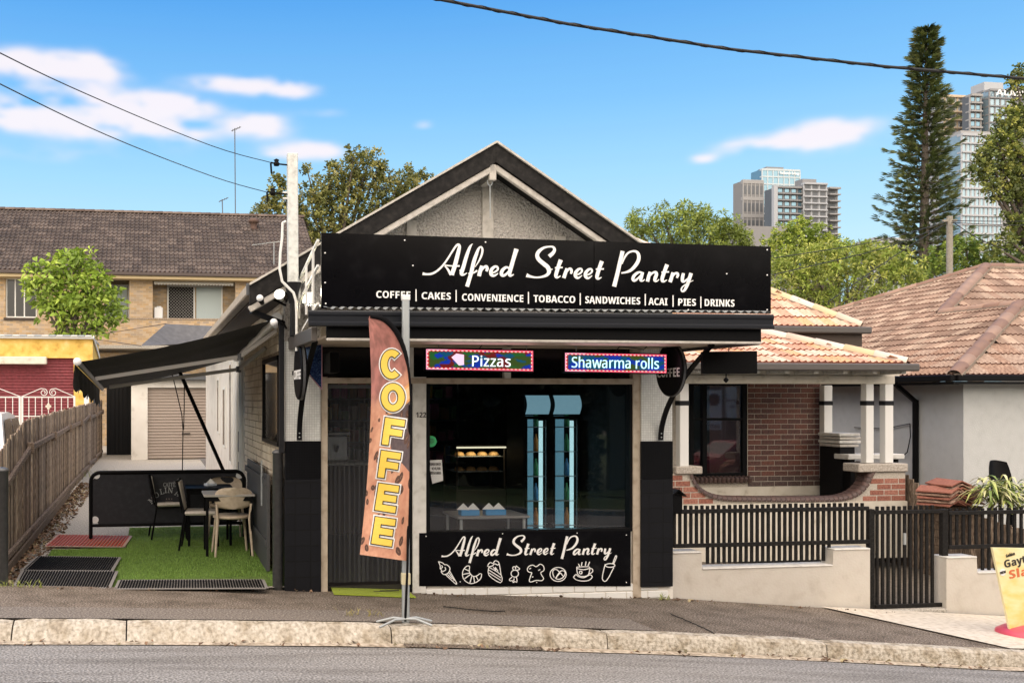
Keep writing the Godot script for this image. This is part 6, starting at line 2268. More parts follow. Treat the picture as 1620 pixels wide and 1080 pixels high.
	part(Y, "barge", st, M.white_paint)
	st = S()
	bx(st, Z(132, 0, zy + 0.1).x, Z(140, 0, zy + 0.1).x, Z(135, 648, zy).y, Z(135, 612, zy).y, zy + 0.001, zy + 0.06, 0.004)
	part(Y, "meter_box", st, M.white_plastic)
	# white wrought iron gates
	var zi = -12.4
	for g in [[-60, 30.5, "white wrought iron gate leaf with scroll top further from the shop"], [34.5, 117, "white wrought iron gate leaf with scroll top in front of the red roller door"]]:
		var a = Z(g[0], 0, zi).x; var b = Z(g[1], 0, zi).x
		var yb = 0.1; var yr = Z(75, 628, zi).y; var yk = Z(75, 614.5, zi).y
		var G = thing("iron_gate", g[2], "gate", V((a + b) / 2, yb, zi))
		st = S()
		for x in [a, b]: bx(st, x - 0.02, x + 0.02, yb - 0.05, yr + 0.02, zi - 0.02, zi + 0.02)
		bx(st, a, b, yr - 0.012, yr + 0.012, zi - 0.012, zi + 0.012)
		bx(st, a, b, yr - 0.42, yr - 0.40, zi - 0.012, zi + 0.012)
		bx(st, a, b, yb, yb + 0.03, zi - 0.012, zi + 0.012)
		part(G, "frame", st, M.white_paint)
		for k in range(1, 8):
			st = S()
			var x = mixf(a, b, k / 8.0)
			bx(st, x - 0.008, x + 0.008, yb + 0.03, yr - 0.012, zi - 0.008, zi + 0.008)
			part(G, "bar", st, M.white_paint)
		st = S()
		var m = (a + b) / 2
		for s in [-1, 1]:
			var pts = []
			for k in 9:
				var t = k / 8.0
				pts.append(V(mixf(m + s * (b - a) / 2, m + s * 0.16, t), mixf(yr + 0.015, yk, t), zi))
			for k in range(1, 22):
				var an = PI / 2 + k * 0.42
				var rr_ = 0.085 * (1.0 - k / 30.0)
				pts.append(V(m + s * 0.10 + s * -cos(an) * rr_ * -1.0, yk - 0.085 + sin(an) * rr_, zi))
			tube(st, pts, 0.009, 6)
		part(G, "scroll", st, M.white_paint, true)
		st = S()
		for q in [[0, 0.05], [0, -0.05], [0.05, 0.0], [-0.05, 0.0]]:
			lathe(st, V(m + q[0] * 0.7, yr - 0.2 + q[1] * 0.8, zi + 0.012), [[0.0, 0.01], [0.03, 0.008], [0.03, 0.0]], 8, Basis(Vector3.RIGHT, PI / 2))
		part(G, "rosette", st, M.cream_paint)
	build_flats()

func build_flats():
	var st
	var zw = -31.0
	var x0 = Z(-160, 0, zw).x; var x1 = Z(486, 0, zw).x
	var T = thing("brick_flats", "two storey blond brick block of flats with dark tiled roof", "apartment building", V((x0 + x1) / 2, 0.0, zw))
	var yev = Z(230, 441, zw).y
	# blond brick too small to tell apart at this distance: pattern in the material
	var im = Image.create(256, 256, false, Image.FORMAT_RGB8)
	rng.seed = 71
	im.fill(lc(0.46, 0.38, 0.28))
	for r in 16:
		for c in range(-1, 9):
			var k = rr(0.72, 1.12); var h = rr(-0.03, 0.05)
			var xx = c * 32 + (16 if r % 2 else 0)
			im.fill_rect(Rect2i(max(xx, 0), r * 16, min(30, xx + 30), 14), lc((0.47 + h) * k, 0.35 * k, (0.225 - h) * k))
	var bm = StandardMaterial3D.new()
	bm.resource_name = "blond_brick"
	bm.albedo_texture = ImageTexture.create_from_image(im)
	bm.roughness = 0.9
	bm.uv1_triplanar = true
	bm.uv1_world_triplanar = true
	bm.uv1_scale = V(1 / 1.92, 1 / 1.376, 1 / 1.92)
	# openings: [px0, px1, py0, py1]
	var op = [[8, 58, 438, 506], [165, 204, 447, 504], [241, 372, 446, 505]]
	var cols = [x0]
	st = S()
	var ys0 = Z(230, 505, zw).y
	var ybase = 0.0
	bx(st, x0, x1, Z(230, 546, zw).y, ys0, zw - 0.25, zw)
	var prev = x0
	for o in op:
		var a = Z(o[0], 0, zw).x; var b = Z(o[1], 0, zw).x
		bx(st, prev, a, ys0, yev, zw - 0.25, zw)
		prev = b
	bx(st, prev, x1, ys0, yev, zw - 0.25, zw)
	bx(st, x0, x1, ybase, yev, zw - 8.5, zw - 8.25)
	bx(st, x0, x0 + 0.25, ybase, yev, zw - 8.25, zw - 1.25)
	bx(st, x1 - 0.25, x1, ybase, yev, zw - 8.25, zw - 1.25)
	bx(st, x0, x1, ybase, Z(230, 556, zw).y, zw - 1.5, zw - 1.25)   # recessed ground floor
	part(T, "wall", st, bm)
	st = S()
	bx(st, x0, x1, Z(230, 546, zw).y - 0.14, Z(230, 546, zw).y - 0.001, zw - 1.5, zw + 0.05)
	part(T, "floor_slab", st, M.concrete_drive)
	# recessed back walls of the balconies
	st = S()
	for o in op:
		if o[0] < 100: continue
		bx(st, Z(o[0] - 8, 0, zw).x, Z(o[1] + 8, 0, zw).x, ys0 - 0.3, yev, zw - 1.2, zw - 1.0)
	part(T, "balcony_wall", st, bm)
	var curtain = plain("pale_curtain", 0.42, 0.50, 0.50, 0.35)
	# left window
	var zl = zw - 0.12
	var wl = R(8, 440, 58, 503, zl)
	st = S()
	for f in [[wl[0].x, wl[1].x, wl[0].y, wl[0].y + 0.06], [wl[0].x, wl[1].x, wl[1].y - 0.06, wl[1].y]]:
		bx(st, f[0], f[1], f[2], f[3], zl - 0.03, zl + 0.03)
	for px in [9, 22.5, 37, 56]:
		var x = Z(px, 0, zl).x
		bx(st, x, x + 0.045, wl[0].y + 0.06, wl[1].y - 0.06, zl - 0.03, zl + 0.028)
	var w1 = part(T, "window", st, M.white_paint)
	for pr in [[10, 23], [24, 37], [39, 56]]:
		st = S()
		bx(st, Z(pr[0], 0, zl).x, Z(pr[1], 0, zl).x, wl[0].y + 0.06, wl[1].y - 0.06, zl - 0.02, zl - 0.012)
		part(w1, "pane", st, M.black_gloss)
	st = S()
	bx(st, wl[0].x - 0.05, wl[1].x + 0.05, wl[0].y - 0.1, wl[0].y, zw + 0.002, zw + 0.06)
	part(w1, "sill", st, M.timber_dark)
	# two balcony doors
	var zd = zw - 0.98
	for o in [[160, 203, 450, 506, false], [264, 352, 452, 505, true]]:
		var a = R(o[0], o[2], o[1], o[3], zd)
		st = S()
		bx(st, a[0].x, a[1].x, a[1].y - 0.06, a[1].y, zd, zd + 0.05)
		bx(st, a[0].x, a[1].x, a[0].y - 0.1, a[0].y, zd, zd + 0.05)
		for t in ([0.0, 0.47, 0.97] if o[4] else [0.0, 0.97]):
			var x = mixf(a[0].x, a[1].x, t)
			bx(st, x, x + 0.06, a[0].y, a[1].y - 0.06, zd, zd + 0.048)
		var wd = part(T, "balcony_door", st, M.white_paint)
		st = S()
		var gx = mixf(a[0].x, a[1].x, 0.5) if o[4] else a[0].x
		bx(st, gx + 0.05, a[1].x - 0.06, a[0].y, a[1].y - 0.06, zd + 0.012, zd + 0.02)
		part(wd, "pane", st, curtain)
		if o[4]:
			st = S()
			bx(st, a[0].x + 0.06, gx - 0.02, a[0].y, a[1].y - 0.06, zd + 0.005, zd + 0.01)
			part(wd, "screen_backing", st, M.black_matt)
			st = S()   # diamond lattice
			var sx0 = a[0].x + 0.07; var sx1 = gx - 0.03; var h = a[1].y - 0.06 - a[0].y; var w = sx1 - sx0
			for k in range(-9, 10):
				for s in [-1, 1]:
					var c = k * 0.125
					var p = PackedVector2Array([Vector2(0, 0), Vector2(w, 0), Vector2(w, h), Vector2(0, h)])
					var l = Geometry2D.intersect_polyline_with_polygon(PackedVector2Array([Vector2(w / 2 + c * 1.0 - s * 2.0, h / 2 - 2.0), Vector2(w / 2 + c + s * 2.0, h / 2 + 2.0)]), p)
					for q in l:
						bar(st, V(sx0 + q[0].x, a[0].y + q[0].y, zd + 0.02 + 0.004 * s), V(sx0 + q[1].x, a[0].y + q[1].y, zd + 0.02 + 0.004 * s), 0.012, 0.012)
			part(wd, "lattice", st, plain("lattice_grey", 0.30, 0.29, 0.27, 0.5))
	# balcony rail capping and brick pier between
	st = S()
	bx(st, Z(160, 0, zw).x, Z(380, 0, zw).x, ys0, ys0 + 0.06, zw - 0.28, zw + 0.03)
	part(T, "capping", st, M.old_timber_pale)
	# white box on the balcony
	var wb = R(243, 486, 257, 503, zw - 0.4)
	st = S()
	bx(st, wb[0].x, wb[1].x, ys0 + 0.0, wb[1].y, zw - 0.7, zw - 0.3, 0.03)
	var ac = thing("white_bin", "white lidded box standing on the flats balcony", "box", V(wb[0].x, ys0, zw - 0.5))
	part(ac, "body", st, M.white_plastic)
	st = S()
	bx(st, wb[0].x + 0.1, wb[1].x - 0.05, wb[1].y, wb[1].y + 0.05, zw - 0.62, zw - 0.4, 0.02)
	part(ac, "lid", st, M.white_plastic)
	# scalloped blind over the balcony
	st = S()
	for k in 26:
		var xa = mixf(Z(243, 0, zw).x, Z(369, 0, zw).x, k / 26.0); var xb = mixf(Z(243, 0, zw).x, Z(369, 0, zw).x, (k + 1) / 26.0)
		var yt = Z(300, 446, zw).y
		quad(st, V(xa, yt, zw - 0.05), V(xb, yt, zw - 0.05), V(xb, yt - 0.08, zw - 0.02), V(xa, yt - 0.08, zw - 0.02))
		tri(st, V(xa, yt - 0.08, zw - 0.02), V(xb, yt - 0.08, zw - 0.02), V((xa + xb) / 2, yt - 0.14, zw - 0.02))
	part(T, "blind_valance", st, M.white_paint)
	# eaves: fascia, soffit, gutter
	st = S()
	bx(st, x0 - 0.4, x1 + 0.4, yev - 0.06, yev + 0.12, zw + 0.52, zw + 0.56)
	bx(st, x0 - 0.4, x1 + 0.4, yev - 0.07, yev - 0.03, zw - 0.1, zw + 0.52)
	part(T, "fascia", st, plain("fascia_cream", 0.55, 0.43, 0.24, 0.6))
	st = S()
	bx(st, x0 - 0.45, x1 + 0.45, yev + 0.06, yev + 0.19, zw + 0.56, zw + 0.68, 0.015)
	part(T, "gutter", st, plain("gutter_brown", 0.06, 0.042, 0.035, 0.5))
	# tiled roof
	var e = V(x0 - 0.5, yev + 0.17, zw + 0.62)
	var top = Z(230, 338, zw - 4.4)
	var rise = top.y - e.y; var run = 5.0
	var v = V(0, rise, -run).normalized()
	var L = V(0, rise, -run).length()
	var poly = [e, e + V(x1 - x0 + 1.0, 0, 0), e + V(x1 - x0 + 1.0, 0, 0) + v * L, e + v * L]
	rng.seed = 17
	var tc = [[0.085, 0.066, 0.056], [0.10, 0.08, 0.067], [0.07, 0.055, 0.047], [0.125, 0.10, 0.084]]
	var under = plain("roof_dark", 0.03, 0.022, 0.018, 0.9)
	tiled_slope(T, poly, V(1, 0, 0), v, 0.36, 0.33, [under], 0, under, tc, 0.06)
	var rm = [plain("ridge_brown", 0.10, 0.07, 0.055, 0.85), plain("ridge_brown_pale", 0.16, 0.12, 0.095, 0.85)]
	ridge_tiles(T, e + v * L, e + v * L + V(x1 - x0 + 1.0, 0, 0), 0.42, 0.13, rm)
	st = S()
	quad(st, e + v * L, e + v * L + V(x1 - x0 + 1, 0, 0), e + V(x1 - x0 + 1, 0, -2 * run), e + V(0, 0, -2 * run))
	part(T, "roof_slope", st, under)
	# terracotta vent and two aerials
	var vp = Z(401, 363, zw - 3.4)
	var on_roof = func(px, py):
		var best = e; var bd = 1e9
		for k in 60:
			var q = Z(px, py, e.z - k * run / 60.0)
			var ry = e.y + (e.z - q.z) / run * rise
			if absf(q.y - ry) < bd: bd = absf(q.y - ry); best = q
		return best
	var vb = on_roof.call(401, 362)
	st = S()
	lathe(st, vb + V(0, -0.05, 0), [[0.0, 0.0], [0.18, 0.0], [0.15, 0.1], [0.15, 0.3], [0.23, 0.32], [0.24, 0.42], [0.15, 0.5], [0.0, 0.52]], 14)
	tag(part(null, "roof_vent", st, plain("vent_brown", 0.10, 0.06, 0.045, 0.8), true), "round brown terracotta vent on the flats roof", "vent")
	for a in [[372, 342, 203, "tall thin aerial mast behind the flats roof ridge"], [352, 340, 315, "short thin aerial on the flats roof ridge"]]:
		var b = e + v * L
		var p = Z(a[0], a[1], b.z + 0.05)
		var tp = Z(a[0] - 1, a[2], b.z + 0.05)
		var A = thing("roof_aerial", a[3], "aerial", p)
		st = S()
		tube(st, [V(p.x, b.y - 0.1, p.z), tp], 0.025, 6)
		part(A, "mast", st, M.grey_steel, true)
		st = S()
		bar(st, tp + V(-0.15, -0.12, 0.0), tp + V(0.28, 0.08, 0.0), 0.03, 0.03)
		for k in 4:
			bar(st, tp + V(-0.1 + 0.1 * k, -0.09 + 0.045 * k, -0.22), tp + V(-0.1 + 0.1 * k, -0.09 + 0.045 * k, 0.22), 0.015, 0.015)
		part(A, "elements", st, M.grey_steel)
	# yagi on the eave near the mast, far right
	var yp = on_roof.call(433, 420)
	var Ya = thing("yagi_aerial", "flat television aerial on the flats roof beside the white mast", "aerial", yp)
	st = S()
	tube(st, [yp + V(0, -0.1, 0), yp + V(0, 0.95, 0)], 0.02, 6)
	part(Ya, "mast", st, M.galvanised, true)
	st = S()
	bar(st, yp + V(-0.9, 0.82, 0), yp + V(0.3, 1.0, 0), 0.02, 0.02)
	for k in 7: bar(st, yp + V(-0.85 + 0.17 * k, 0.83 + 0.026 * k, -0.2), yp + V(-0.85 + 0.17 * k, 0.83 + 0.026 * k, 0.2), 0.01, 0.01)
	part(Ya, "elements", st, M.galvanised)

# ------------------------------------------------------------------ cottage next door
func terracotta() -> Array:
	if not M.has("terracotta_a"):
		grain("terracotta_a", [[0.0, 0.28, 0.13, 0.085], [0.4, 0.48, 0.27, 0.185], [1.0, 0.62, 0.40, 0.29]], 0.03, 0.9, 0.8, 0.1, 0.1)
		grain("terracotta_b", [[0.0, 0.36, 0.21, 0.14], [0.4, 0.60, 0.40, 0.29], [1.0, 0.72, 0.53, 0.41]], 0.03, 0.9, 0.8, 0.1, 0.1)
		grain("terracotta_c", [[0.0, 0.34, 0.17, 0.08], [0.4, 0.58, 0.35, 0.19], [1.0, 0.68, 0.46, 0.28]], 0.03, 0.9, 0.8, 0.1, 0.1)
		grain("terracotta_pale", [[0.0, 0.42, 0.29, 0.22], [0.4, 0.62, 0.48, 0.38], [1.0, 0.74, 0.61, 0.50]], 0.03, 0.9, 0.8, 0.1, 0.1)
		grain("terracotta_older", [[0.0, 0.09, 0.06, 0.045], [0.35, 0.25, 0.175, 0.135], [0.7, 0.40, 0.30, 0.235], [1.0, 0.54, 0.43, 0.35]], 0.04, 0.8, 0.85, 0.2, 0.1)
		grain("terracotta_old", [[0.0, 0.07, 0.04, 0.028], [0.35, 0.22, 0.135, 0.095], [0.7, 0.37, 0.25, 0.185], [1.0, 0.52, 0.39, 0.30]], 0.04, 0.8, 0.85, 0.2, 0.1)
	for k in ["a", "b", "c", "pale", "old", "older"]: M["terracotta_" + k].vertex_color_use_as_albedo = true
	return [M.terracotta_a, M.terracotta_b, M.terracotta_a, M.terracotta_b, M.terracotta_c, M.terracotta_pale]

func build_cottage():
	var st
	var zv = -3.8; var zw = -5.4; var ze = -3.3
	var xl = XR + 0.02
	var tm = terracotta()
	var T = thing("brick_cottage", "red brick cottage with tiled verandah roof beside the shop", "house", V(8.5, -0.3, -5))
	var gy = -0.45
	rng.seed = 23
	# verandah roof
	var ce = Z(1444, 577, ze)
	var e0 = V(xl - 0.3, ce.y, ze)
	var th = deg_to_rad(20.0)
	var v = V(0, sin(th), -cos(th))
	var run = 1.75
	var rise = run * tan(th)
	var tl = V(xl - 0.3, ce.y + rise, ze - run)
	var tr = V(ce.x - run, ce.y + rise, ze - run)
	tiled_slope(T, [e0, ce, tr, tl], V(1, 0, 0), v, 0.205, 0.30, tm, 300, M.timber_dark, [[0.5, 0.28, 0.17]])
	# its return slope round the corner
	var ce2 = V(ce.x, ce.y, ze - 6.0)
	tiled_slope(T, [ce2, ce, tr, V(ce.x - run, tr.y, ze - 6.0)], V(0, 0, 1), V(-cos(th), sin(th), 0), 0.205, 0.30, tm, 0, M.timber_dark, [[0.5, 0.28, 0.17], [0.58, 0.34, 0.2]])
	var pale = [plain("ridge_pale", 0.60, 0.46, 0.36, 0.7), plain("ridge_cream", 0.66, 0.56, 0.47, 0.7), plain("ridge_ochre", 0.62, 0.46, 0.27, 0.7)]
	var bed = grain("hip_mortar", [[0.0, 0.16, 0.12, 0.09], [1.0, 0.34, 0.29, 0.23]], 0.05, 1.0, 0.95, 0.3, 0.1)
	ridge_tiles(T, ce + V(-0.05, 0.02, -0.05), tr, 0.40, 0.10, pale, bed)
	# main roof
	var me = Z(1370, 519, -5.0)
	var p = deg_to_rad(33.0)
	var d = 2.75
	var mt = V(me.x - d, me.y + d * tan(p), me.z - d)
	var m0 = V(xl - 2.0, me.y, me.z)
	tiled_slope(T, [m0, me, mt, V(xl - 2.0, mt.y, mt.z)], V(1, 0, 0), V(0, sin(p), -cos(p)), 0.205, 0.30, tm, 150, M.timber_dark, [[0.5, 0.28, 0.17], [0.56, 0.33, 0.2]])
	ridge_tiles(T, me + V(-0.05, 0.02, -0.05), mt, 0.40, 0.10, pale, bed)
	tiled_slope(T, [V(me.x, me.y, me.z - 8.0), me, mt, V(mt.x, mt.y, me.z - 8.0)], V(0, 0, 1), V(-cos(p), sin(p), 0), 0.205, 0.30, tm, 0, M.timber_dark, [[0.5, 0.28, 0.17]])
	var gm = plain("cottage_gutter", 0.075, 0.068, 0.062, 0.45)
	for g in [[e0.x, ce.x + 0.05, ce.y - 0.035, ze + 0.05], [m0.x, me.x + 0.05, me.y - 0.035, me.z + 0.05]]:
		st = S()
		bx(st, g[0], g[1], g[2] - 0.06, g[2] + 0.05, g[3] - 0.06, g[3] + 0.05, 0.018)
		part(T, "gutter", st, gm)
	st = S()
	bx(st, m0.x, me.x - 0.05, me.y - 0.30, me.y - 0.04, zw, me.z - 0.02)
	part(T, "eaves", st, M.timber_dark)
	st = S()
	bx(st, me.x - 0.75, me.x - 0.45, me.y - 0.24, me.y - 0.06, me.z - 0.3, me.z - 0.05)
	part(T, "eave_block", st, M.batten_paint)
	# verandah beam, rafter ends, lining
	var bt = Z(1240, 594, zv).y; var bb = Z(1240, 607, zv).y
	var bx1 = Z(1412, 0, zv).x
	st = S()
	bx(st, xl, bx1, bb, bt, zv - 0.06, zv + 0.06, 0.006)
	part(T, "verandah_beam", st, M.cream_paint)
	st = S()
	bx(st, xl, bx1 + 0.1, bt, ce.y - 0.06, zv - 0.03, zv + 0.03)
	part(T, "frieze_board", st, M.cream_paint)
	for k in 9:
		st = S()
		var x = Z(1214 + (k - 3) * 45.0, 0, zv).x
		if x < xl or x > bx1: continue
		bx(st, x - 0.035, x + 0.035, bt + 0.02, ce.y - 0.075, zv + 0.03, ze - 0.02, 0.004)
		part(T, "rafter_end", st, M.off_white_frame)
	st = S()
	bx(st, xl, bx1 + 0.1, ce.y - 0.06, ce.y - 0.04, zw, zv - 0.04)
	part(T, "verandah_lining", st, M.cream_paint)
	# columns: pairs with a dark band
	for c in [[1073, 1087, 748, zv], [1367, 1379, 732, zv], [1397, 1410, 732, zv], [1301, 1314, 757, zw + 0.12]]:
		var x0 = Z(c[0], 0, c[3]).x; var x1 = Z(c[1], 0, c[3]).x
		var y0 = Z(c[0], c[2], c[3]).y
		st = S()
		bx(st, x0, x1, y0, bb, c[3] - 0.07, c[3] + 0.055, 0.006)
		var co = part(T, "column", st, M.white_paint)
		st = S()
		var yb = Z(c[0], 637.5, c[3]).y
		bx(st, x0 - 0.008, x1 + 0.008, yb - 0.035, yb + 0.035, c[3] - 0.078, c[3] + 0.063, 0.006)
		part(co, "band", st, M.charcoal)
	# verandah parapet: backing, bricks, curved bullnose coping
	var red = [grain("brick_red", [[0.0, 0.16, 0.055, 0.04], [0.5, 0.27, 0.105, 0.07], [1.0, 0.36, 0.16, 0.11]], 0.04, 1.2, 0.85, 0.15, 0.12), grain("brick_red_pale", [[0.0, 0.22, 0.085, 0.06], [0.5, 0.34, 0.145, 0.10], [1.0, 0.44, 0.22, 0.16]], 0.04, 1.2, 0.85, 0.15, 0.12)]
	var brown = [grain("brick_brown", [[0.0, 0.055, 0.026, 0.022], [0.5, 0.11, 0.05, 0.04], [1.0, 0.17, 0.08, 0.06]], 0.04, 1.2, 0.8, 0.15, 0.12), grain("brick_brown_red", [[0.0, 0.09, 0.035, 0.026], [0.5, 0.155, 0.062, 0.044], [1.0, 0.22, 0.10, 0.07]], 0.04, 1.2, 0.8, 0.15, 0.12)]
	var dark = [grain("brick_dark", [[0.0, 0.04, 0.025, 0.023], [0.5, 0.085, 0.054, 0.046], [1.0, 0.15, 0.10, 0.085]], 0.04, 1.2, 0.6, 0.15, 0.12), grain("brick_plum", [[0.0, 0.05, 0.028, 0.025], [0.5, 0.095, 0.056, 0.046], [1.0, 0.16, 0.10, 0.085]], 0.04, 1.2, 0.6, 0.15, 0.12)]
	var mortar = grain("mortar", [[0.0, 0.36, 0.32, 0.26], [1.0, 0.58, 0.53, 0.45]], 0.06, 1.0, 0.95, 0.3, 0.12)
	var crv = smooth([[1088, 744], [1092, 757], [1101, 770], [1116, 780], [1138, 785.5], [1180, 787], [1250, 787.5], [1310, 787], [1334, 784], [1350, 777], [1362, 765], [1369, 750], [1374, 742]], 4)
	var c3 = crv.map(func(q): return Z(q[0], q[1], zv))
	var ylow = Z(1240, 794, zv).y
	st = S()
	var pl = PackedVector2Array()
	for q in c3: pl.append(Vector2(q.x, q.y - 0.03))
	var xr = Z(1425, 0, zv).x
	var capl = Z(1085, 748, zv).y; var capr = Z(1388, 746, zv).y
	pl.insert(0, Vector2(Z(1096, 0, zv).x, capl)); pl.insert(0, Vector2(xl, capl)); pl.insert(0, Vector2(xl, ylow))
	pl.append(Vector2(Z(1374, 0, zv).x, capr)); pl.append(Vector2(xr, capr)); pl.append(Vector2(xr, ylow))
	pl.remove_at(3)
	slab(st, pl, func(q, s): return V(q.x, q.y, zv + 0.10 - 0.26 * (1.0 - s)))
	var par = part(T, "verandah_parapet", st, mortar)
	var top_at = func(x):
		if x < c3[0].x: return capl
		if x > c3[-1].x: return capr
		for k in c3.size() - 1:
			if x <= c3[k + 1].x: return mixf(c3[k].y, c3[k + 1].y, (x - c3[k].x) / maxf(0.001, c3[k + 1].x - c3[k].x))
		return capr
	lay_bricks(par, xl, xr, ylow, capr, zv + 0.10, red, func(x, y): return y + 0.03 < minf(top_at.call(x - 0.1), top_at.call(x + 0.1)) - 0.02)
	# coping bricks stand on edge round the curve
	var len_ = 0.0
	var last = c3[0]
	var step = 0.078
	var acc = 0.0
	for k in range(1, c3.size()):
		var sd = (c3[k] - c3[k - 1])
		var L = sd.length()
		while acc < L:
			var q = c3[k - 1] + sd / L * acc
			var dir = sd.normalized()
			var n = V(-dir.y, dir.x, 0)
			st = S()
			st.set_smooth_group(1)
			for i in 6:
				var t0 = -0.3 + (PI * 0.62) * i / 6.0; var t1 = -0.3 + (PI * 0.62) * (i + 1) / 6.0
				var f = func(t, s): return dir * (0.035 * s) + n * (0.06 * sin(t)) + V(0, 0, 0.05 + 0.08 * cos(t))
				quad(st, f.call(t0, -1.0), f.call(t1, -1.0), f.call(t1, 1.0), f.call(t0, 1.0))
			st.set_smooth_group(-1)
			box(st, n * -0.0 + V(0, 0, -0.03), V(0.07, 0.10, 0.2), 0.006, Basis(dir, n, Vector3.BACK))
			var o = part(par, "coping_brick", st, dark[rng.randi() % 2], true)
			o.position = q + n * -0.03
			acc += step
		acc -= L
	# pier caps
	for c in [[1062, 1104, 737, 749], [1349, 1427, 733, 746]]:
		var x0 = max(Z(c[0], 0, zv).x, xl); var x1 = Z(c[1], 0, zv).x
		st = S()
		bx(st, x0, x1, Z(c[0], c[3], zv).y, Z(c[0], c[2], zv).y, zv - 0.22, zv + 0.14, 0.012)
		part(T, "pier_cap", st, grain("pier_stone", [[0.0, 0.26, 0.22, 0.18], [0.5, 0.42, 0.38, 0.32], [1.0, 0.55, 0.51, 0.45]], 0.05, 1.0, 0.9, 0.3, 0.1) if c[0] < 1100 else M.pier_stone)
	# plinth under the parapet, floor, cream skirting
	st = S()
	bx(st, xl, xr + 0.02, gy, ylow - 0.002, zv - 0.2, zv + 0.12)
	part(T, "plinth", st, M.cream_paint)
	var yfl = Z(1240, 783, zw).y
	st = S()
	bx(st, xl, xr, yfl - 0.08, yfl, zw, zv - 0.17)
	part(T, "verandah_floor", st, M.concrete_drive)
	st = S()
	bx(st, xl, Z(1297, 0, zw).x, yfl, Z(1240, 769, zw).y, zw - 0.02, zw + 0.035)
	part(T, "skirting", st, M.cream_paint)
	# front wall: backing, single bricks, window
	var wx0 = Z(1090, 0, zw).x; var wx1 = Z(1183, 0, zw).x
	var wy0 = Z(1136, 754, zw).y; var wyt = Z(1136, 606, zw).y
	var xe = Z(1300, 0, zw).x
	var yb0 = Z(1240, 769, zw).y
	st = S()
	bx(st, wx1, xe, yb0, ce.y - 0.02, zw - 0.22, zw - 0.005)
	bx(st, xl, wx0, yb0, ce.y - 0.02, zw - 0.22, zw - 0.005)
	bx(st, wx0, wx1, yb0, wy0, zw - 0.22, zw - 0.005)
	var wall = part(T, "front_wall", st, mortar)
	var ydk = yb0 + 0.172
	lay_bricks(wall, wx1 + 0.005, xe, yb0, wyt + 0.05, zw, brown, func(x, y): return y > ydk, 260)
	lay_bricks(wall, wx1 + 0.005, xe, yb0, ydk, zw, dark, func(x, y): return true)
	st = S()
	bx(st, xe - 0.2, xe, yfl - 0.4, ce.y - 0.02, zw - 6.0, zw - 0.221)
	part(T, "end_wall", st, brown[0])
	st = S()
	bx(st, xl, xe - 0.2, yfl - 0.4, me.y, zw - 6.0, zw - 5.8)
	part(T, "rear_wall", st, brown[0])
	# sill bricks on edge
	var k2 = 0
	var x = wx0
	while x < wx1 + 0.02:
		st = S()
		box(st, Vector3.ZERO, V(0.066, 0.10, 0.13), 0.018, Basis(Vector3.RIGHT, 0.25))
		var o = part(wall, "sill_brick", st, dark[k2 % 2])
		o.position = V(x + 0.03, wy0 - 0.045, zw + 0.03)
		x += 0.078; k2 += 1
	# window with black frame
	var W = zw - 0.05
	st = S()
	for f in [[1090, 1096, 607, 752], [1110, 1117, 607, 752], [1173, 1183, 607, 752]]:
		bx(st, Z(f[0], 0, W).x, Z(f[1], 0, W).x, wy0, wyt + 0.03, W - 0.03, W + 0.04, 0.004)
	bx(st, Z(1096, 0, W).x, Z(1173, 0, W).x, wyt - 0.04, wyt + 0.03, W - 0.028, W + 0.036)
	bx(st, Z(1096, 0, W).x, Z(1173, 0, W).x, wy0, wy0 + 0.06, W - 0.028, W + 0.036)
	bx(st, Z(1096, 0, W).x, Z(1173, 0, W).x, Z(1136, 665, W).y, Z(1136, 661, W).y, W - 0.024, W + 0.03)
	var win = part(T, "window", st, M.black_satin)
	for f in [[1096, 1110], [1117, 1173]]:
		for g in [[wy0 + 0.06, Z(1136, 665, W).y], [Z(1136, 661, W).y, wyt - 0.04]]:
			st = S()
			bx(st, Z(f[0], 0, W).x, Z(f[1], 0, W).x, g[0], g[1], W - 0.008, W - 0.002)
			part(win, "pane", st, M.window_glass)
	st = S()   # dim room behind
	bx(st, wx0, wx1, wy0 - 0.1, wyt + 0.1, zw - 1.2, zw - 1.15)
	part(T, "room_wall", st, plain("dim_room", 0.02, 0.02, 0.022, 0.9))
	# porch clutter: stacked boards, bench
	var bs_ = R(1316, 683, 1346, 706, -4.9)
	var K = thing("board_stack", "stack of pale boards on the cottage verandah behind the columns", "boards", V(bs_[0].x, bs_[0].y, -4.9))
	for k in 4:
		st = S()
		bx(st, bs_[0].x - 0.03 * (k % 2), bs_[1].x + 0.02 * (k % 3), bs_[0].y + 0.058 * k, bs_[0].y + 0.058 * k + 0.045, -5.2, -4.7 + 0.03 * (k % 2), 0.008)
		part(K, "board", st, M.off_white_frame if k % 2 else M.batten_paint)
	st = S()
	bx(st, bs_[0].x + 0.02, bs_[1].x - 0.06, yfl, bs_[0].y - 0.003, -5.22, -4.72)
	part(K, "dark_gap_block", st, plain("chest_grey", 0.010, 0.010, 0.0105, 0.7, 0.0, 0.2))  # added block, near black so it reads as the shaded gap below the boards
	var bn = R(1336, 718, 1425, 726, -4.6)
	var Bn = thing("verandah_bench", "narrow white bench on dark legs behind the paired columns", "bench", V((bn[0].x + bn[1].x) / 2, yfl, -4.6))
	st = S()
	bx(st, bn[0].x, bn[1].x, bn[0].y, bn[1].y, -4.85, -4.5, 0.01)
	part(Bn, "seat", st, M.off_white_frame)
	for q in [bn[0].x + 0.1, bn[1].x - 0.1]:
		st = S()
		bx(st, q - 0.025, q + 0.025, yfl, bn[0].y, -4.8, -4.55)
		part(Bn, "leg", st, M.black_satin)

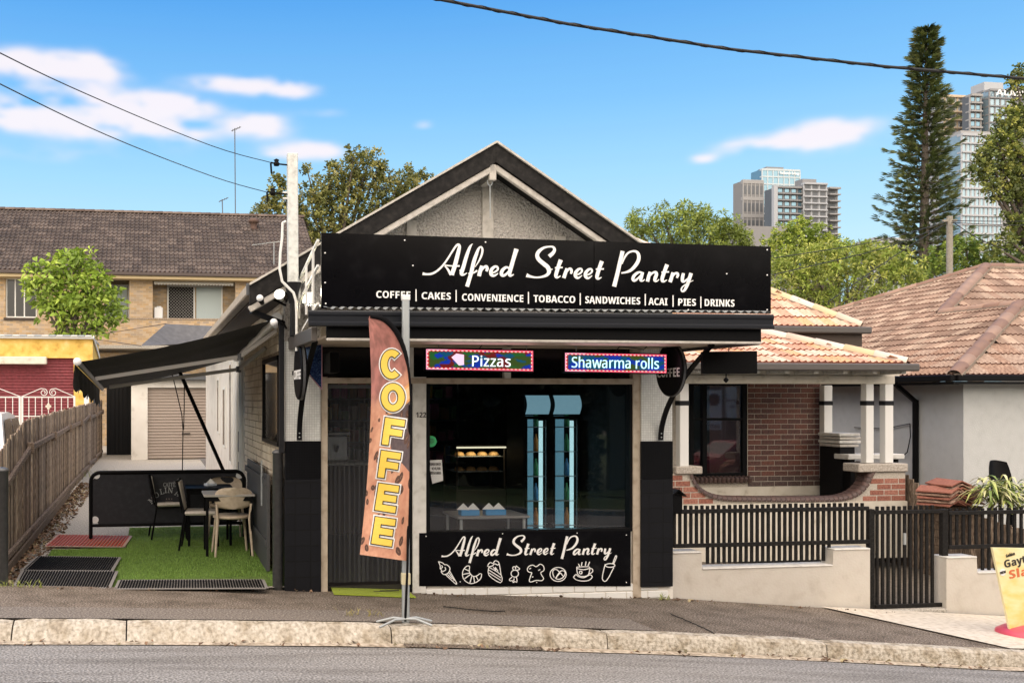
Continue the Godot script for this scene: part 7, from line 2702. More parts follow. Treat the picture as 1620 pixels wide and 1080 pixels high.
# ------------------------------------------------------------------ cottage front fence
func build_front_fence():
	var st
	var zf = -0.05
	var rend = grain("fence_render", [[0.0, 0.49, 0.455, 0.395], [0.3, 0.54, 0.505, 0.44], [1.0, 0.57, 0.54, 0.475]], 0.02, 0.45, 0.9, 0.15, 0.12)
	stained(rend, [[0.0, 0.86, 0.84, 0.81], [0.35, 0.98, 0.975, 0.97], [1.0, 1.0, 1.0, 1.0]], 0.015, 0.35)
	var cap = M.off_white_frame
	var T = thing("picket_fence", "rendered dwarf wall with dark picket panels in front of the brick cottage", "fence", V(7.0, -0.3, zf))
	var base = -0.9
	for w in [[1064, 1377, [[1064, 872], [1110, 872], [1111, 898], [1318, 898], [1319, 873], [1377, 873]]], [1498, 1760, [[1498, 880], [1546, 880], [1547, 905], [1760, 905]]]]:
		st = S()
		var pl = PackedVector2Array()
		for q in w[2]: pl.append(Vector2(Z(q[0], 0, zf).x, Z((w[0] + w[1]) / 2.0, q[1], zf).y))
		pl.append(Vector2(pl[-1].x, base)); pl.append(Vector2(pl[0].x, base))
		slab(st, pl, func(p, s): return V(p.x, p.y, zf - 0.2 + 0.2 * s))
		var dw = part(T, "dwarf_wall", st, rend)
		for k in w[2].size() - 1:
			if w[2][k][1] != w[2][k + 1][1]: continue
			st = S()
			bx(st, pl[k].x + 0.002, pl[k + 1].x - 0.002, pl[k].y, pl[k].y + 0.018, zf - 0.21, zf + 0.012, 0.006)
			part(dw, "capping", st, cap)
	var pk = grain("picket_paint", [[0.0, 0.008, 0.0075, 0.007], [0.6, 0.015, 0.014, 0.013], [1.0, 0.032, 0.030, 0.027]], 0.05, 1.0, 0.6, 0.0, 0.1, Vector3.ONE, 5, 0.25)
	var zp = zf - 0.10
	var panel = func(parent, p0, p1, ytop, ybot: Callable, pitch):
		var px = p0
		while px <= p1:
			var x = Z(px, 0, zp).x
			var yt = Z(p0, ytop, zp).y + rr(-0.006, 0.006)
			var yb = Z(p0, ybot.call(px), zp).y
			var s2 = S()
			bx(s2, x - 0.016, x + 0.016, yb, yt, zp - 0.012, zp + 0.012, 0.003)
			part(parent, "picket", s2, pk)
			px += pitch
	rng.seed = 61
	panel.call(T, 1067, 1368, 800, func(px): return 866 if px < 1111 or px > 1315 else 893, 8.75)
	panel.call(T, 1504, 1720, 804, func(px): return 868 if px < 1546 else 903, 10.2)
	for r in [[1064, 1372, 809], [1064, 1372, 863], [1498, 1720, 811], [1498, 1720, 865]]:
		st = S()
		var y = Z(r[0], r[2], zp).y
		bx(st, Z(r[0], 0, zp).x, Z(r[1], 0, zp).x, y - 0.022, y + 0.022, zp + 0.013, zp + 0.04, 0.004)
		part(T, "rail", st, pk)
	# gate
	var G = thing("picket_gate", "dark picket gate between the two rendered wall ends", "gate", Z(1436, 962, zp))
	for p in [[1373, 1382], [1489, 1498]]:
		st = S()
		bx(st, Z(p[0], 0, zp).x, Z(p[1], 0, zp).x, base, Z(p[0], 805, zp).y, zp - 0.03, zp + 0.03, 0.004)
		part(G, "gate_post", st, pk)
	panel.call(G, 1388, 1484, 800.5, func(px): return 961, 8.75)
	for y in [809, 957]:
		st = S()
		bx(st, Z(1382, 0, zp).x, Z(1489, 0, zp).x, Z(1436, y + 3, zp).y, Z(1436, y - 3, zp).y, zp + 0.013, zp + 0.04, 0.004)
		part(G, "rail", st, pk)
	st = S()
	bx(st, Z(1425, 0, zp).x, Z(1428, 0, zp).x, Z(1436, 860, zp).y, Z(1436, 842, zp).y, zp + 0.04, zp + 0.06)
	part(G, "latch", st, M.galvanised)
	st = S()   # threshold slab
	bx(st, Z(1377, 0, zf).x, Z(1498, 0, zf).x, base, Z(1436, 964, zf).y, zf - 0.25, zf + 0.02, 0.01)
	tag(part(null, "gate_threshold", st, M.concrete_drive), "concrete threshold under the picket gate", "threshold")
	# letterbox
	var zl = zf - 0.02
	var lb = R(1063, 783, 1080, 803, zl)
	var L = thing("letterbox", "small black house shaped letterbox on the fence beside the shop", "letterbox", V(lb[0].x, lb[0].y, zl))
	st = S()
	bx(st, lb[0].x, lb[1].x, lb[0].y - 0.06, lb[1].y, zl - 0.14, zl, 0.004)
	part(L, "box", st, M.black_satin)
	st = S()
	var mx = (lb[0].x + lb[1].x) / 2
	for s in [-1, 1]:
		bar(st, V(mx, lb[1].y + 0.06, zl - 0.06), V(mx + s * 0.085, lb[1].y - 0.01, zl - 0.06), 0.20, 0.012)
	part(L, "roof", st, M.black_satin)
	st = S()
	bx(st, lb[0].x + 0.01, lb[0].x + 0.10, lb[1].y + 0.045, lb[1].y + 0.12, zl - 0.17, zl - 0.16)
	part(L, "number_plate", st, M.white_print)
	write(L, "33", 1066, 1076, 774, 6, zl - 0.158, M.dark_print, "house_number")

# ------------------------------------------------------------------ second house and its front yard
func build_second_house():
	var st
	rng.seed = 29
	var T = thing("grey_house", "grey rendered house with a large weathered terracotta hip roof", "house", V(16, -0.6, -9))
	var E = V(13.72, 2.335, -5.6)
	var H2 = V(16.72, 3.756, -7.41)
	var H1 = V(16.72, 3.756, -9.35)
	var A1 = V(19.41, 5.03, -11.12)
	var Bk = V(13.72, 2.335, -21.0)
	var old = [M.terracotta_old, M.terracotta_old, M.terracotta_older, M.terracotta_older]
	var tc = [[0.35, 0.245, 0.185], [0.29, 0.195, 0.145], [0.43, 0.325, 0.25], [0.24, 0.16, 0.12]]
	var vw = V(3.0, 1.421, 0).normalized()
	tiled_slope(T, [E, H2, H1, A1, Bk], V(0, 0, -1), vw, 0.22, 0.31, old, 240, M.timber_dark, tc)
	var vs = V(0, H2.y - E.y, H2.z - E.z).normalized()
	tiled_slope(T, [E, E + V(6.0, 0, 0), H2], V(1, 0, 0), vs, 0.22, 0.31, old, 60, M.timber_dark, tc)
	var vm = V(0, A1.y - H1.y, A1.z - H1.z).normalized()
	tiled_slope(T, [H1, H1 + V(9, 0, 0), A1 + V(7, 0, 0), A1], V(1, 0, 0), vm, 0.22, 0.31, old, 0, M.timber_dark, tc)
	var rb = [plain("ridge_rust", 0.22, 0.135, 0.10, 0.85), plain("ridge_rust_pale", 0.30, 0.20, 0.15, 0.85)]
	for l in [[E, H2], [H1, H2], [H1, A1], [Bk, A1], [A1, A1 + V(7, 0, 0)]]:
		ridge_tiles(T, l[0], l[1], 0.38, 0.11, rb, M.hip_mortar)
	st = S()
	quad(st, A1, A1 + V(7, 0, 0), V(26, 2.3, -21), Bk)
	part(T, "roof_slope", st, M.timber_dark)
	st = S()
	for g in [[V(E.x - 0.05, E.y - 0.04, -21.0), V(E.x - 0.05, E.y - 0.04, E.z + 0.05)], [V(E.x, E.y - 0.04, E.z + 0.05), V(26, E.y - 0.04, E.z + 0.05)]]:
		bar(st, g[0], g[1], 0.11, 0.11, 0.015)
	part(T, "gutter", st, M.black_satin)
	st = S()
	bx(st, E.x, 26, E.y - 0.14, E.y - 0.1, -6.1, E.z); bx(st, E.x, 14.3, E.y - 0.145, E.y - 0.105, -21, -6.1)
	part(T, "eaves", st, M.charcoal)
	var rend = grain("grey_render", [[0.0, 0.46, 0.475, 0.46], [0.4, 0.50, 0.515, 0.50], [1.0, 0.53, 0.545, 0.53]], 0.02, 0.4, 0.9, 0.35, 0.2)
	st = S()
	bx(st, 14.26, 14.5, -1.2, E.y - 0.12, -20.5, -6.0)
	bx(st, 14.5, 26, -1.2, E.y - 0.125, -6.24, -6.0)
	part(T, "wall", st, rend)
	st = S()
	var zq = Xp(1449, 0, 14.2).z
	bar(st, V(13.75, E.y - 0.1, zq), V(14.2, E.y - 0.45, zq), 0.07, 0.07, 0.006)
	bar(st, V(14.2, E.y - 0.42, zq), V(14.2, -0.9, zq), 0.08, 0.08, 0.006)
	part(T, "downpipe", st, M.black_satin)
	st = S()
	var cpt = []
	for q in [[1352, 676], [1400, 678], [1440, 670], [1441, 690], [1436, 715], [1428, 722]]: cpt.append(Xp(q[0], q[1], 14.22))
	tube(st, cpt, 0.010, 6)
	part(T, "loose_cable", st, M.wire_black, true)
	# low paling fence between the two front yards
	var P = thing("garden_fence", "short dark weathered paling fence running from the cottage pier", "fence", V(11.4, -0.5, -2.5))
	var top = [[-5.5, 0.95], [-4.0, 0.77], [-3.0, 0.40], [-2.0, 0.22], [-0.4, 0.12]]
	var z = -5.5
	while z < -0.4:
		st = S()
		var h = lookup(top, z) + rr(-0.03, 0.03)
		bx(st, 11.39 + rr(-0.006, 0.006), 11.41, -0.75, h, z, z + 0.088, 0.004)
		part(P, "paling", st, [M.old_timber_dark, M.old_timber, M.old_timber_dark][rng.randi() % 3])
		z += rr(0.094, 0.102)
	# stack of spare roof tiles on a pallet box
	var sx = Z(1500, 0, -2.9)
	var yg = lookup(FRONT, 11.6) - 0.05
	var Pb = thing("pallet_box", "weathered timber pallet box under the spare roof tiles", "pallet", V(sx.x, yg, -2.9))
	var ytb = Z(1500, 800, -2.9).y
	var pitch = (ytb - yg) / 9.0
	for k in 9:
		st = S()
		bx(st, Z(1487, 0, -2.9).x, Z(1548, 0, -2.9).x, yg + pitch * k, yg + pitch * (k + 0.96), -3.25, -2.8, 0.006)
		part(Pb, "board", st, M.old_timber_dark)
	var rt = terracotta()
	rng.seed = 88
	for q in [[1484, 0.05, 0.0, 0.5], [1502, 0.0, 0.15, 0.0], [1505, -0.1, -0.1, 0.0], [1530, 0.0, 0.0, 0.4], [1490, 0.1, 0.2, 0.2]]:
		var n = 7 if q[0] in [1502, 1505] else 5
		for k in n:
			st = S()   # bent (ridge) tile laid in a pile
			var c = V(Z(q[0], 0, -2.85).x, ytb + 0.02 + k * 0.046, -2.9 + q[2] * 0.6)
			var b = Basis(Vector3.UP, q[1] + rr(-0.12, 0.12) + q[3])
			for s in [-1, 1]:
				var u0 = b * V(0, 0.07, 0); var u1 = b * V(s * 0.17, 0.0, 0)
				var dz = b * V(0, 0, 0.19)
				var t = V(0, 0.018, 0)
				quad(st, c + u0 - dz, c + u1 - dz, c + u1 + dz, c + u0 + dz)
				quad(st, c + u0 - dz + t, c + u1 - dz + t, c + u1 + dz + t, c + u0 + dz + t)
				quad(st, c + u0 + dz, c + u1 + dz, c + u1 + dz + t, c + u0 + dz + t)
				quad(st, c + u1 - dz, c + u1 + dz, c + u1 + dz + t, c + u1 - dz + t)
			tag(part(null, "spare_roof_tile", st, M.terracotta_old if k % 2 else M.brick_red), "spare terracotta ridge tile in the pile on the pallet box", "roof tile", "spare roof tiles piled beside the leafy plant")
	# dark garden chair behind the plant
	var zc = -3.4
	var cb = R(1563, 728, 1600, 800, zc)
	var Ch = thing("garden_chair", "dark moulded chair back showing behind the spiky plant", "chair", V((cb[0].x + cb[1].x) / 2, lookup(FRONT, 12.2) - 0.05, zc))
	st = S()
	st.set_smooth_group(1)
	var wch = (cb[1].x - cb[0].x) / 2
	for i in 8:
		for j in 6:
			var Q = []
			for q in [[i, j], [i + 1, j], [i + 1, j + 1], [i, j + 1]]:
				var u = q[0] / 4.0 - 1.0; var v = q[1] / 6.0
				Q.append(V(Ch.position.x + u * wch * (1.0 - 0.25 * pow(v, 4.0)), mixf(cb[1].y - 0.55, cb[1].y, v) - 0.03 * u * u * v, zc - 0.1 * v + 0.08 * u * u))
			quad(st, Q[0], Q[1], Q[2], Q[3])
	part(Ch, "backrest", st, M.black_satin, true)
	st = S()
	box(st, V(Ch.position.x, cb[1].y - 0.57, zc + 0.22), V(wch * 2, 0.04, 0.44), 0.01)
	part(Ch, "seat", st, M.black_satin)
	for s in [-1, 1]:
		for zz in [0.05, 0.4]:
			st = S()
			cyl(st, V(Ch.position.x + s * wch * 0.9, Ch.position.y, zc + zz), V(Ch.position.x + s * wch * 0.9, cb[1].y - 0.58, zc + zz), 0.02, 8)
			part(Ch, "leg", st, M.black_satin, true)
	build_ice_cream_sign()

func build_ice_cream_sign():
	var st
	var z = 1.15
	var b = Z(1632, 1012, z)
	var gy = foot_y(b.x, z) + 0.012
	var T = thing("ice_cream_sign", "yellow tapering ice cream sign on a pink base beside the kerb", "sign", V(b.x, gy, z))
	var im = Image.create(128, 256, false, Image.FORMAT_RGB8)
	var nz = noise(0.02, 2, 4)
	for y in 256:
		for x in 128:
			var t = y / 256.0
			var n = nz.get_noise_2d(x, y)
			var c = Color(0.84, 0.78, 0.46).lerp(Color(0.82, 0.62, 0.20), clampf(t * 0.9 + n, 0, 1))
			if t > 0.3 and t < 0.85 and absf(x - 74 + 14 * sin(t * 9.0)) < 16 + 8 * n: c = Color(0.80, 0.74, 0.55)
			if t > 0.75 and absf(x - 60) < 20: c = Color(0.45, 0.28, 0.12)
			if t > 0.78 and x > 66: c = Color(0.70, 0.72, 0.66)
			im.set_pixel(x, y, c.linear_to_srgb())
	var pm = StandardMaterial3D.new()
	pm.resource_name = "ice_cream_print"
	pm.albedo_texture = ImageTexture.create_from_image(im)
	pm.roughness = 0.4
	var c = [Z(1599, 998, z), Z(1571, 866, z), Z(1697, 868, z), Z(1666, 1000, z)]
	st = S()
	uvquad(st, c[0], c[1], c[2], c[3])
	var bk = V(0, 0, -0.025)
	uvquad(st, c[0] + bk, c[1] + bk, c[2] + bk, c[3] + bk)
	for k in 4: quad(st, c[k], c[(k + 1) % 4], c[(k + 1) % 4] + bk, c[k] + bk)
	part(T, "board", st, pm)
	st = S()
	st.set_smooth_group(1)
	var r = 0.30
	lathe(st, V(b.x, gy, z - 0.01), [[r, 0.0], [r * 0.97, 0.035], [r * 0.75, 0.075], [r * 0.3, 0.10], [0.0, 0.105]], 28)
	part(T, "base", st, plain("pink_base", 0.55, 0.075, 0.12, 0.35), true)
	write(T, "Golden", 1592, 1606, 877, 5, z + 0.001, M.dark_print, "lettering", -0.25, 700)
	write(T, "Gaytime", 1589, 1652, 886, 12, z + 0.001, M.dark_print, "lettering", -0.2, 700)
	write(T, "Slab", 1597, 1640, 904, 13, z + 0.001, plain("red_lettering", 0.62, 0.16, 0.06, 0.5), "lettering", -0.15, 700)
	st = S()
	lathe(st, Z(1587, 905, z + 0.001), [[0.0, 0.002], [0.034, 0.002], [0.034, 0.0]], 18, Basis(Vector3.RIGHT, PI / 2))
	part(T, "roundel", st, M.white_print)
	write(T, "NEW", 1583, 1592, 905, 4, z + 0.0045, M.dark_print, "lettering", -0.2)

# ------------------------------------------------------------------ trees
var tufts := {}
func tuft(kind) -> Mesh:   # a small spray of leaves about one unit across, shared by every crown of its kind
	if tufts.has(kind): return tufts[kind]
	var st = S()
	rng.seed = 300 + kind.length()
	var n = {"round": 11, "fine": 16, "broad": 7, "needle": 14, "strap": 14}[kind]
	for i in n:
		var d = V(rr(-1, 1), rr(-0.7, 1.0), rr(-1, 1)).normalized()
		if kind == "needle": d = V(rr(-0.55, 0.55), rr(-0.1, 0.5), rr(0.1, 1.0)).normalized()
		var s = d.cross(V(rr(-1, 1), rr(-1, 1), rr(-1, 1))).normalized()
		var o = d * rr(0.0, 0.35)
		var L = rr(0.35, 0.6); var w = {"round": 0.15, "fine": 0.07, "broad": 0.17, "needle": 0.07, "strap": 0.05}[kind]
		var bend = V(0, -0.10, 0)
		if kind == "broad": L = rr(0.55, 0.75); bend = V(0, -0.25, 0)
		var a = o; var b = o + d * L * 0.5 + s * w; var c = o + d * L + bend; var e = o + d * L * 0.5 - s * w
		tri(st, a, b, c); tri(st, a, c, e)
	tufts[kind] = mesh_of(st)
	return tufts[kind]
func leaf_material(called) -> StandardMaterial3D:
	if M.has(called): return M[called]
	var m = plain(called, 1, 1, 1, 0.55)
	m.vertex_color_use_as_albedo = true
	m.backlight_enabled = true
	m.backlight = Color(0.45, 0.5, 0.2)
	return m
func sprays(parent, called, kind, places, cols):
	var mm = MultiMesh.new()
	mm.transform_format = MultiMesh.TRANSFORM_3D
	mm.use_colors = true
	mm.mesh = tuft(kind)
	mm.instance_count = places.size()
	for i in places.size():
		mm.set_instance_transform(i, places[i])
		var a = cols[rng.randi() % cols.size()]
		var k = rr(0.7, 1.3)
		mm.set_instance_color(i, Color(a[0] * k, a[1] * k, a[2] * k))
	var mi = MultiMeshInstance3D.new()
	mi.name = called
	mi.multimesh = mm
	mi.material_override = leaf_material("leaf")
	parent.add_child(mi, true)
	if parent.get_parent() == self: mi.position = -parent.position
	tag(mi, "", "", "", "stuff")
	return mi
# a broad tree: lobes are [px, py, radius in px, depth offset in metres]; cl = spray size in metres
func tree(called, label, z, lobes, trunk_px, ybase, kind, cl, dens, cols, sd, group = ""):
	rng.seed = sd
	var balls = []
	for l in lobes:
		balls.append([Z(l[0], l[1], z + (l[3] if l.size() > 3 else 0.0)), l[2] * mpp(l[0], z)])
	var foot = V(Z(trunk_px, 0, z).x, ybase, z)
	var T = thing(called, label, "tree", foot, group)
	var st = S()
	var mid = Vector3.ZERO
	var low = 1e9
	for b in balls:
		mid += b[0] / balls.size(); low = min(low, b[0].y - b[1])
	var fork = foot.lerp(V(mid.x, 0, mid.z), 0.3)
	fork.y = max(ybase + 0.8, mixf(ybase, low, 0.9))
	var sz = 0.03 * (mid.y - ybase) + 0.06
	tube(st, [foot + V(0, -0.2, 0), foot.lerp(fork, 0.5) + V(sz * 0.4, 0, 0), fork], [sz * 1.25, sz, sz * 0.85], 10)
	var tk = part(T, "trunk", st, grain("bark", [[0.0, 0.04, 0.032, 0.026], [0.5, 0.11, 0.09, 0.07], [1.0, 0.22, 0.19, 0.16]], 0.05, 0.8, 0.95, 0.8, 0.1, Vector3(3, 0.6, 3)) if not M.has("bark") else M.bark, true)
	st = S()
	for b in balls:
		var m = fork.lerp(b[0], 0.55) + V(rr(-0.2, 0.2), rr(0.0, 0.3), rr(-0.2, 0.2)) * b[1]
		tube(st, [fork + V(0, -0.1, 0), m, b[0] + V(0, b[1] * 0.3, 0)], [sz * 0.35, sz * 0.18, sz * 0.05], 6)
	part(T, "limbs", st, M.bark, true)
	var places = []
	for b in balls:
		var n = int(dens * 24.0 * pow(b[1] / cl, 2.0)) + 8
		for i in n:
			var d = V(rr(-1, 1), rr(-1, 1), rr(-1, 1))
			if d.length() > 1.0 or d.length() < 0.1: continue
			d = d.normalized() * pow(rng.randf(), 0.35)
			d.y *= 0.86
			var p = b[0] + d * b[1] * (1.0 + 0.16 * sin(d.x * 9.0 + sd) * sin(d.y * 7.0 + d.z * 8.0))
			places.append(Transform3D(Basis.from_euler(V(rr(-0.6, 0.6), rr(0, TAU), rr(-0.6, 0.6))) * Basis.from_scale(Vector3.ONE * cl * rr(0.7, 1.35)), p))
	sprays(T, "crown", kind, places, cols)
	return T

func build_trees():
	var bright = [[0.210, 0.289, 0.038], [0.298, 0.374, 0.053], [0.149, 0.221, 0.030], [0.385, 0.442, 0.075]]
	var olive = [[0.131, 0.145, 0.033], [0.193, 0.196, 0.048], [0.088, 0.102, 0.026], [0.280, 0.264, 0.083]]
	var lime = [[0.245, 0.357, 0.045], [0.350, 0.459, 0.068], [0.175, 0.264, 0.033]]
	# gum tree behind the flats
	tree("gum_tree", "tall olive gum tree rising behind the flats roof beside the gable", -44.0, [[440, 310, 26], [420, 335, 24], [408, 350, 18], [455, 340, 34], [490, 320, 36], [520, 300, 34], [548, 275, 34], [560, 245, 17, 1], [585, 250, 20], [575, 285, 38], [610, 300, 36], [545, 330, 44], [600, 335, 40], [500, 355, 40], [640, 290, 24, 1], [655, 275, 20], [672, 278, 13], [640, 320, 30], [520, 262, 10], [485, 270, 11], [470, 375, 36], [540, 375, 40], [600, 262, 14], [445, 290, 12], [433, 283, 9], [610, 375, 40]],
		530, 0.0, "round", 0.36, 0.85, olive, 1)
	# broad-leaved tree between the yellow garage and the flats
	tree("broad_leaf_tree", "bright green broad leaved small tree rising above the yellow garage roof", -26.4, [[115, 425, 30], [85, 440, 28], [65, 435, 24], [140, 440, 30], [160, 460, 30], [175, 480, 24], [95, 465, 36], [130, 470, 40], [60, 465, 22], [150, 490, 30], [80, 490, 26], [180, 500, 16], [110, 500, 34], [150, 515, 24], [95, 412, 18], [130, 408, 18], [50, 452, 14], [100, 520, 20]],
		110, 0.0, "broad", 0.36, 0.55, lime, 2)
	# garden trees right of the gable
	var grp = "green trees behind the cottage roofs"
	tree("garden_tree", "rounded green tree showing between the gable and the brown parapet", -26.0, [[1020, 355, 30], [1050, 345, 24], [1080, 350, 34], [1105, 345, 26], [1130, 355, 30], [1155, 362, 26], [1172, 375, 20], [1060, 375, 40], [1110, 380, 44], [1150, 390, 36], [1010, 372, 22], [1000, 352, 13], [1085, 335, 14], [1180, 388, 14], [1060, 400, 40], [1120, 410, 40]],
		1090, -0.8, "fine", 0.30, 0.7, [[0.193, 0.255, 0.042], [0.263, 0.323, 0.060], [0.140, 0.187, 0.030]], 3, grp)
	tree("garden_tree", "dense domed yellow green tree in front of the dark balcony tower", -34.0, [[1262, 358, 20], [1245, 370, 24], [1285, 368, 26], [1225, 385, 24], [1265, 385, 34], [1305, 385, 24], [1325, 395, 20], [1240, 410, 36], [1290, 410, 40], [1215, 405, 18], [1340, 400, 18], [1360, 398, 20], [1385, 395, 20], [1405, 400, 16]],
		1270, -0.8, "round", 0.27, 0.7, bright, 4, grp)
	tree("garden_tree", "wide feathery light green tree behind the ridge of the cottage", -22.0, [[1260, 425, 34], [1300, 415, 36], [1340, 410, 36], [1380, 415, 34], [1415, 415, 34], [1440, 425, 26], [1235, 440, 30], [1290, 450, 40], [1350, 450, 44], [1400, 445, 36], [1250, 470, 36], [1310, 480, 36], [1230, 415, 22], [1455, 440, 18], [1365, 395, 20], [1395, 400, 18], [1325, 398, 18], [1370, 480, 30], [1280, 400, 16]],
		1330, -0.8, "fine", 0.28, 0.7, [[0.228, 0.306, 0.045], [0.333, 0.391, 0.075], [0.158, 0.212, 0.030], [0.420, 0.442, 0.105]], 5, grp)
	tree("garden_tree", "low bright green bush tree behind the timber power pole", -30.0, [[1480, 410, 26], [1520, 400, 30], [1550, 405, 28], [1500, 425, 30], [1540, 430, 30], [1575, 420, 26], [1600, 405, 24], [1470, 430, 18], [1530, 385, 18], [1620, 420, 26], [1590, 440, 30]],
		1540, -0.8, "round", 0.28, 0.65, [[0.123, 0.204, 0.030], [0.193, 0.272, 0.045], [0.263, 0.340, 0.053]], 6, grp)
	tree("fig_tree", "large spreading fig tree with yellow lit leaf clumps beside the towers", -27.0, [[1608, 130, 18], [1622, 115, 16], [1600, 190, 24], [1620, 175, 24], [1575, 225, 26], [1600, 225, 30], [1560, 250, 20], [1555, 270, 18], [1580, 265, 30], [1610, 265, 34], [1560, 290, 18], [1590, 300, 26], [1615, 305, 28], [1640, 200, 40], [1650, 260, 44], [1660, 140, 36], [1612, 360, 24], [1590, 380, 18], [1630, 380, 30], [1575, 395, 14], [1640, 330, 40], [1700, 200, 60], [1700, 300, 60], [1600, 345, 16]],
		1690, -1.0, "round", 0.30, 0.95, [[0.13, 0.165, 0.034], [0.21, 0.24, 0.05], [0.085, 0.11, 0.026], [0.32, 0.33, 0.075], [0.105, 0.135, 0.03]], 7)
	# tall tiered pine
	rng.seed = 12
	var zp = -46.0
	var b0 = Z(1462, 445, zp); var tp = Z(1466, 50, zp)
	var P = thing("tiered_pine", "tall narrow tiered pine tree standing before the beige tower", "tree", V(b0.x, -1.0, zp))
	var st = S()
	tube(st, [V(b0.x, -1.2, zp), b0, b0.lerp(tp, 0.5), tp], [0.4, 0.32, 0.2, 0.03], 10)
	part(P, "trunk", st, M.bark, true)
	var places = []
	var br = S()
	var tiers = 34
	for i in tiers:
		var t = i / (tiers - 1.0)
		var c = b0.lerp(tp, t)
		var R_ = mixf(72.0, 9.0, pow(t, 1.0)) * mpp(1462, zp) * rr(0.72, 1.12)
		var nbr = 9
		for j in nbr:
			var a = TAU * (j + rr(-0.2, 0.2)) / nbr + i * 1.3
			var L = R_ * rr(0.5, 1.15)
			var dir = V(cos(a), 0, sin(a))
			var pts = [c]
			for k in range(1, 6):
				var s = k / 5.0
				pts.append(c + dir * L * s + V(0, L * (-0.16 * s + 0.42 * s * s), 0))
			tube(br, pts, [0.05, 0.04, 0.035, 0.03, 0.02, 0.01], 4, false)
			for k in 9:
				var s = 0.25 + 0.78 * k / 8.0
				var p = c + dir * L * s + V(0, L * (-0.16 * s + 0.42 * s * s), 0)
				var bs = Basis.looking_at(-(dir + V(0, 0.25 * s, 0)).normalized()) * Basis(Vector3.BACK, rr(0, TAU))
				places.append(Transform3D(bs * Basis.from_scale(V(0.36, 0.34, 0.72) * rr(0.8, 1.3)), p + V(rr(-0.1, 0.1), rr(-0.06, 0.1), rr(-0.1, 0.1))))
	part(P, "limbs", br, M.bark, true)
	sprays(P, "crown", "needle", places, [[0.075, 0.105, 0.034], [0.11, 0.14, 0.045], [0.16, 0.18, 0.06], [0.055, 0.075, 0.025]])
	# striped spiky plant in the front yard
	var zs = -2.4
	for q in [[1578, 800, 1.0, "striped green and cream spiky plant growing behind the fence beside the tile pile"], [1640, 805, 0.8, "smaller striped spiky plant growing at the edge of the grey house yard"]]:
		var base = Z(q[0], q[1], zs)
		var K = thing("spiky_plant", q[3], "plant", V(base.x, lookup(FRONT, base.x) - 0.05, zs))
		st = S()
		for s in 3:
			tube(st, [V(base.x + 0.05 * s, K.position.y - 0.05, zs), V(base.x - 0.1 + 0.1 * s, base.y + 0.12, zs + 0.05 * s)], [0.03, 0.02], 6)
		part(K, "stem", st, M.bark, true)
		for i in 170:
			var head = V(base.x + rr(-0.22, 0.24), base.y + rr(0.0, 0.36), zs + rr(-0.12, 0.12))
			var a = rr(0, TAU)
			var d = V(cos(a), rr(0.1, 1.1), sin(a)).normalized()
			var L = rr(0.24, 0.46) * q[2]
			var pts = []
			for k in 5:
				var s = k / 4.0
				pts.append(head + d * L * s + V(0, -0.30 * s * s * L / 0.4, 0))
			var sd = d.cross(Vector3.UP).normalized()
			st = S()
			for k in 4:
				var w0 = 0.019 * sin(PI * (0.15 + 0.85 * k / 4.0)); var w1 = 0.019 * sin(PI * (0.15 + 0.85 * (k + 1) / 4.0))
				quad(st, pts[k] - sd * w0, pts[k + 1] - sd * w1, pts[k + 1] + sd * w1, pts[k] + sd * w0)
			part(K, "leaf", st, [plain("leaf_cream", 0.55, 0.54, 0.28, 0.5), plain("leaf_green", 0.17, 0.24, 0.05, 0.5), plain("leaf_yellow", 0.38, 0.42, 0.12, 0.5)][i % 3] if i < 3 else [M.leaf_cream, M.leaf_green, M.leaf_yellow][i % 3])
	# weeds: along the wall feet and at the end of the driveway
	weeds("weed_tuft", "clump of pale weeds at the far end of the paling fence", V(-1.3, drive_y(-14), -14.0), 0.5, 60)
	weeds("weed_tuft", "dry grass tuft in the footpath crack beside the feather flag", V(Z(570, 970, 1.5).x, 0, 1.45), 0.22, 40, true)
	weeds("weed_tuft", "thin grass tuft growing at the foot of the left steel bollard", V(Z(35, 925, 0.1).x, 0, 0.08), 0.2, 50, true)
	weeds("weed_tuft", "small weeds at the foot of the white brick plinth beside the rendered wall", V(Z(1052, 945, 0.1).x, 0, 0.09), 0.07, 24, true)

func weeds(called, label, at, spread, n, street = false):
	rng.seed = hash(label) % 9999
	if street: at.y = foot_y(at.x, at.z)
	var st = S()
	for i in n:
		var p = at + V(rr(-1, 1) * spread, 0, rr(-0.3, 0.3) * spread)
		if street: p.y = foot_y(p.x, p.z)
		var h = rr(0.04, 0.13) * (0.7 if street else 2.0)
		var d = V(rr(-0.6, 0.6), 1.0, rr(-0.6, 0.6)).normalized() * h
		var s = V(rr(-1, 1), 0, rr(-1, 1)).normalized() * 0.004
		tri(st, p - s, p + s, p + d * 0.6); tri(st, p + d * 0.6 + s, p + d * 0.6 - s, p + d + V(d.x, 0, d.z) * 0.7)
		tri(st, p + s, p + d * 0.6 + s, p + d * 0.6 - s)
	var k = ["weed_straw", "weed_green"][0 if label.contains("dry") else 1]
	if not M.has(k): plain("weed_straw", 0.36, 0.31, 0.12, 0.8); plain("weed_green", 0.26, 0.30, 0.07, 0.8)
	tag(part(null, called, st, M[k]), label, "weeds", "", "stuff")

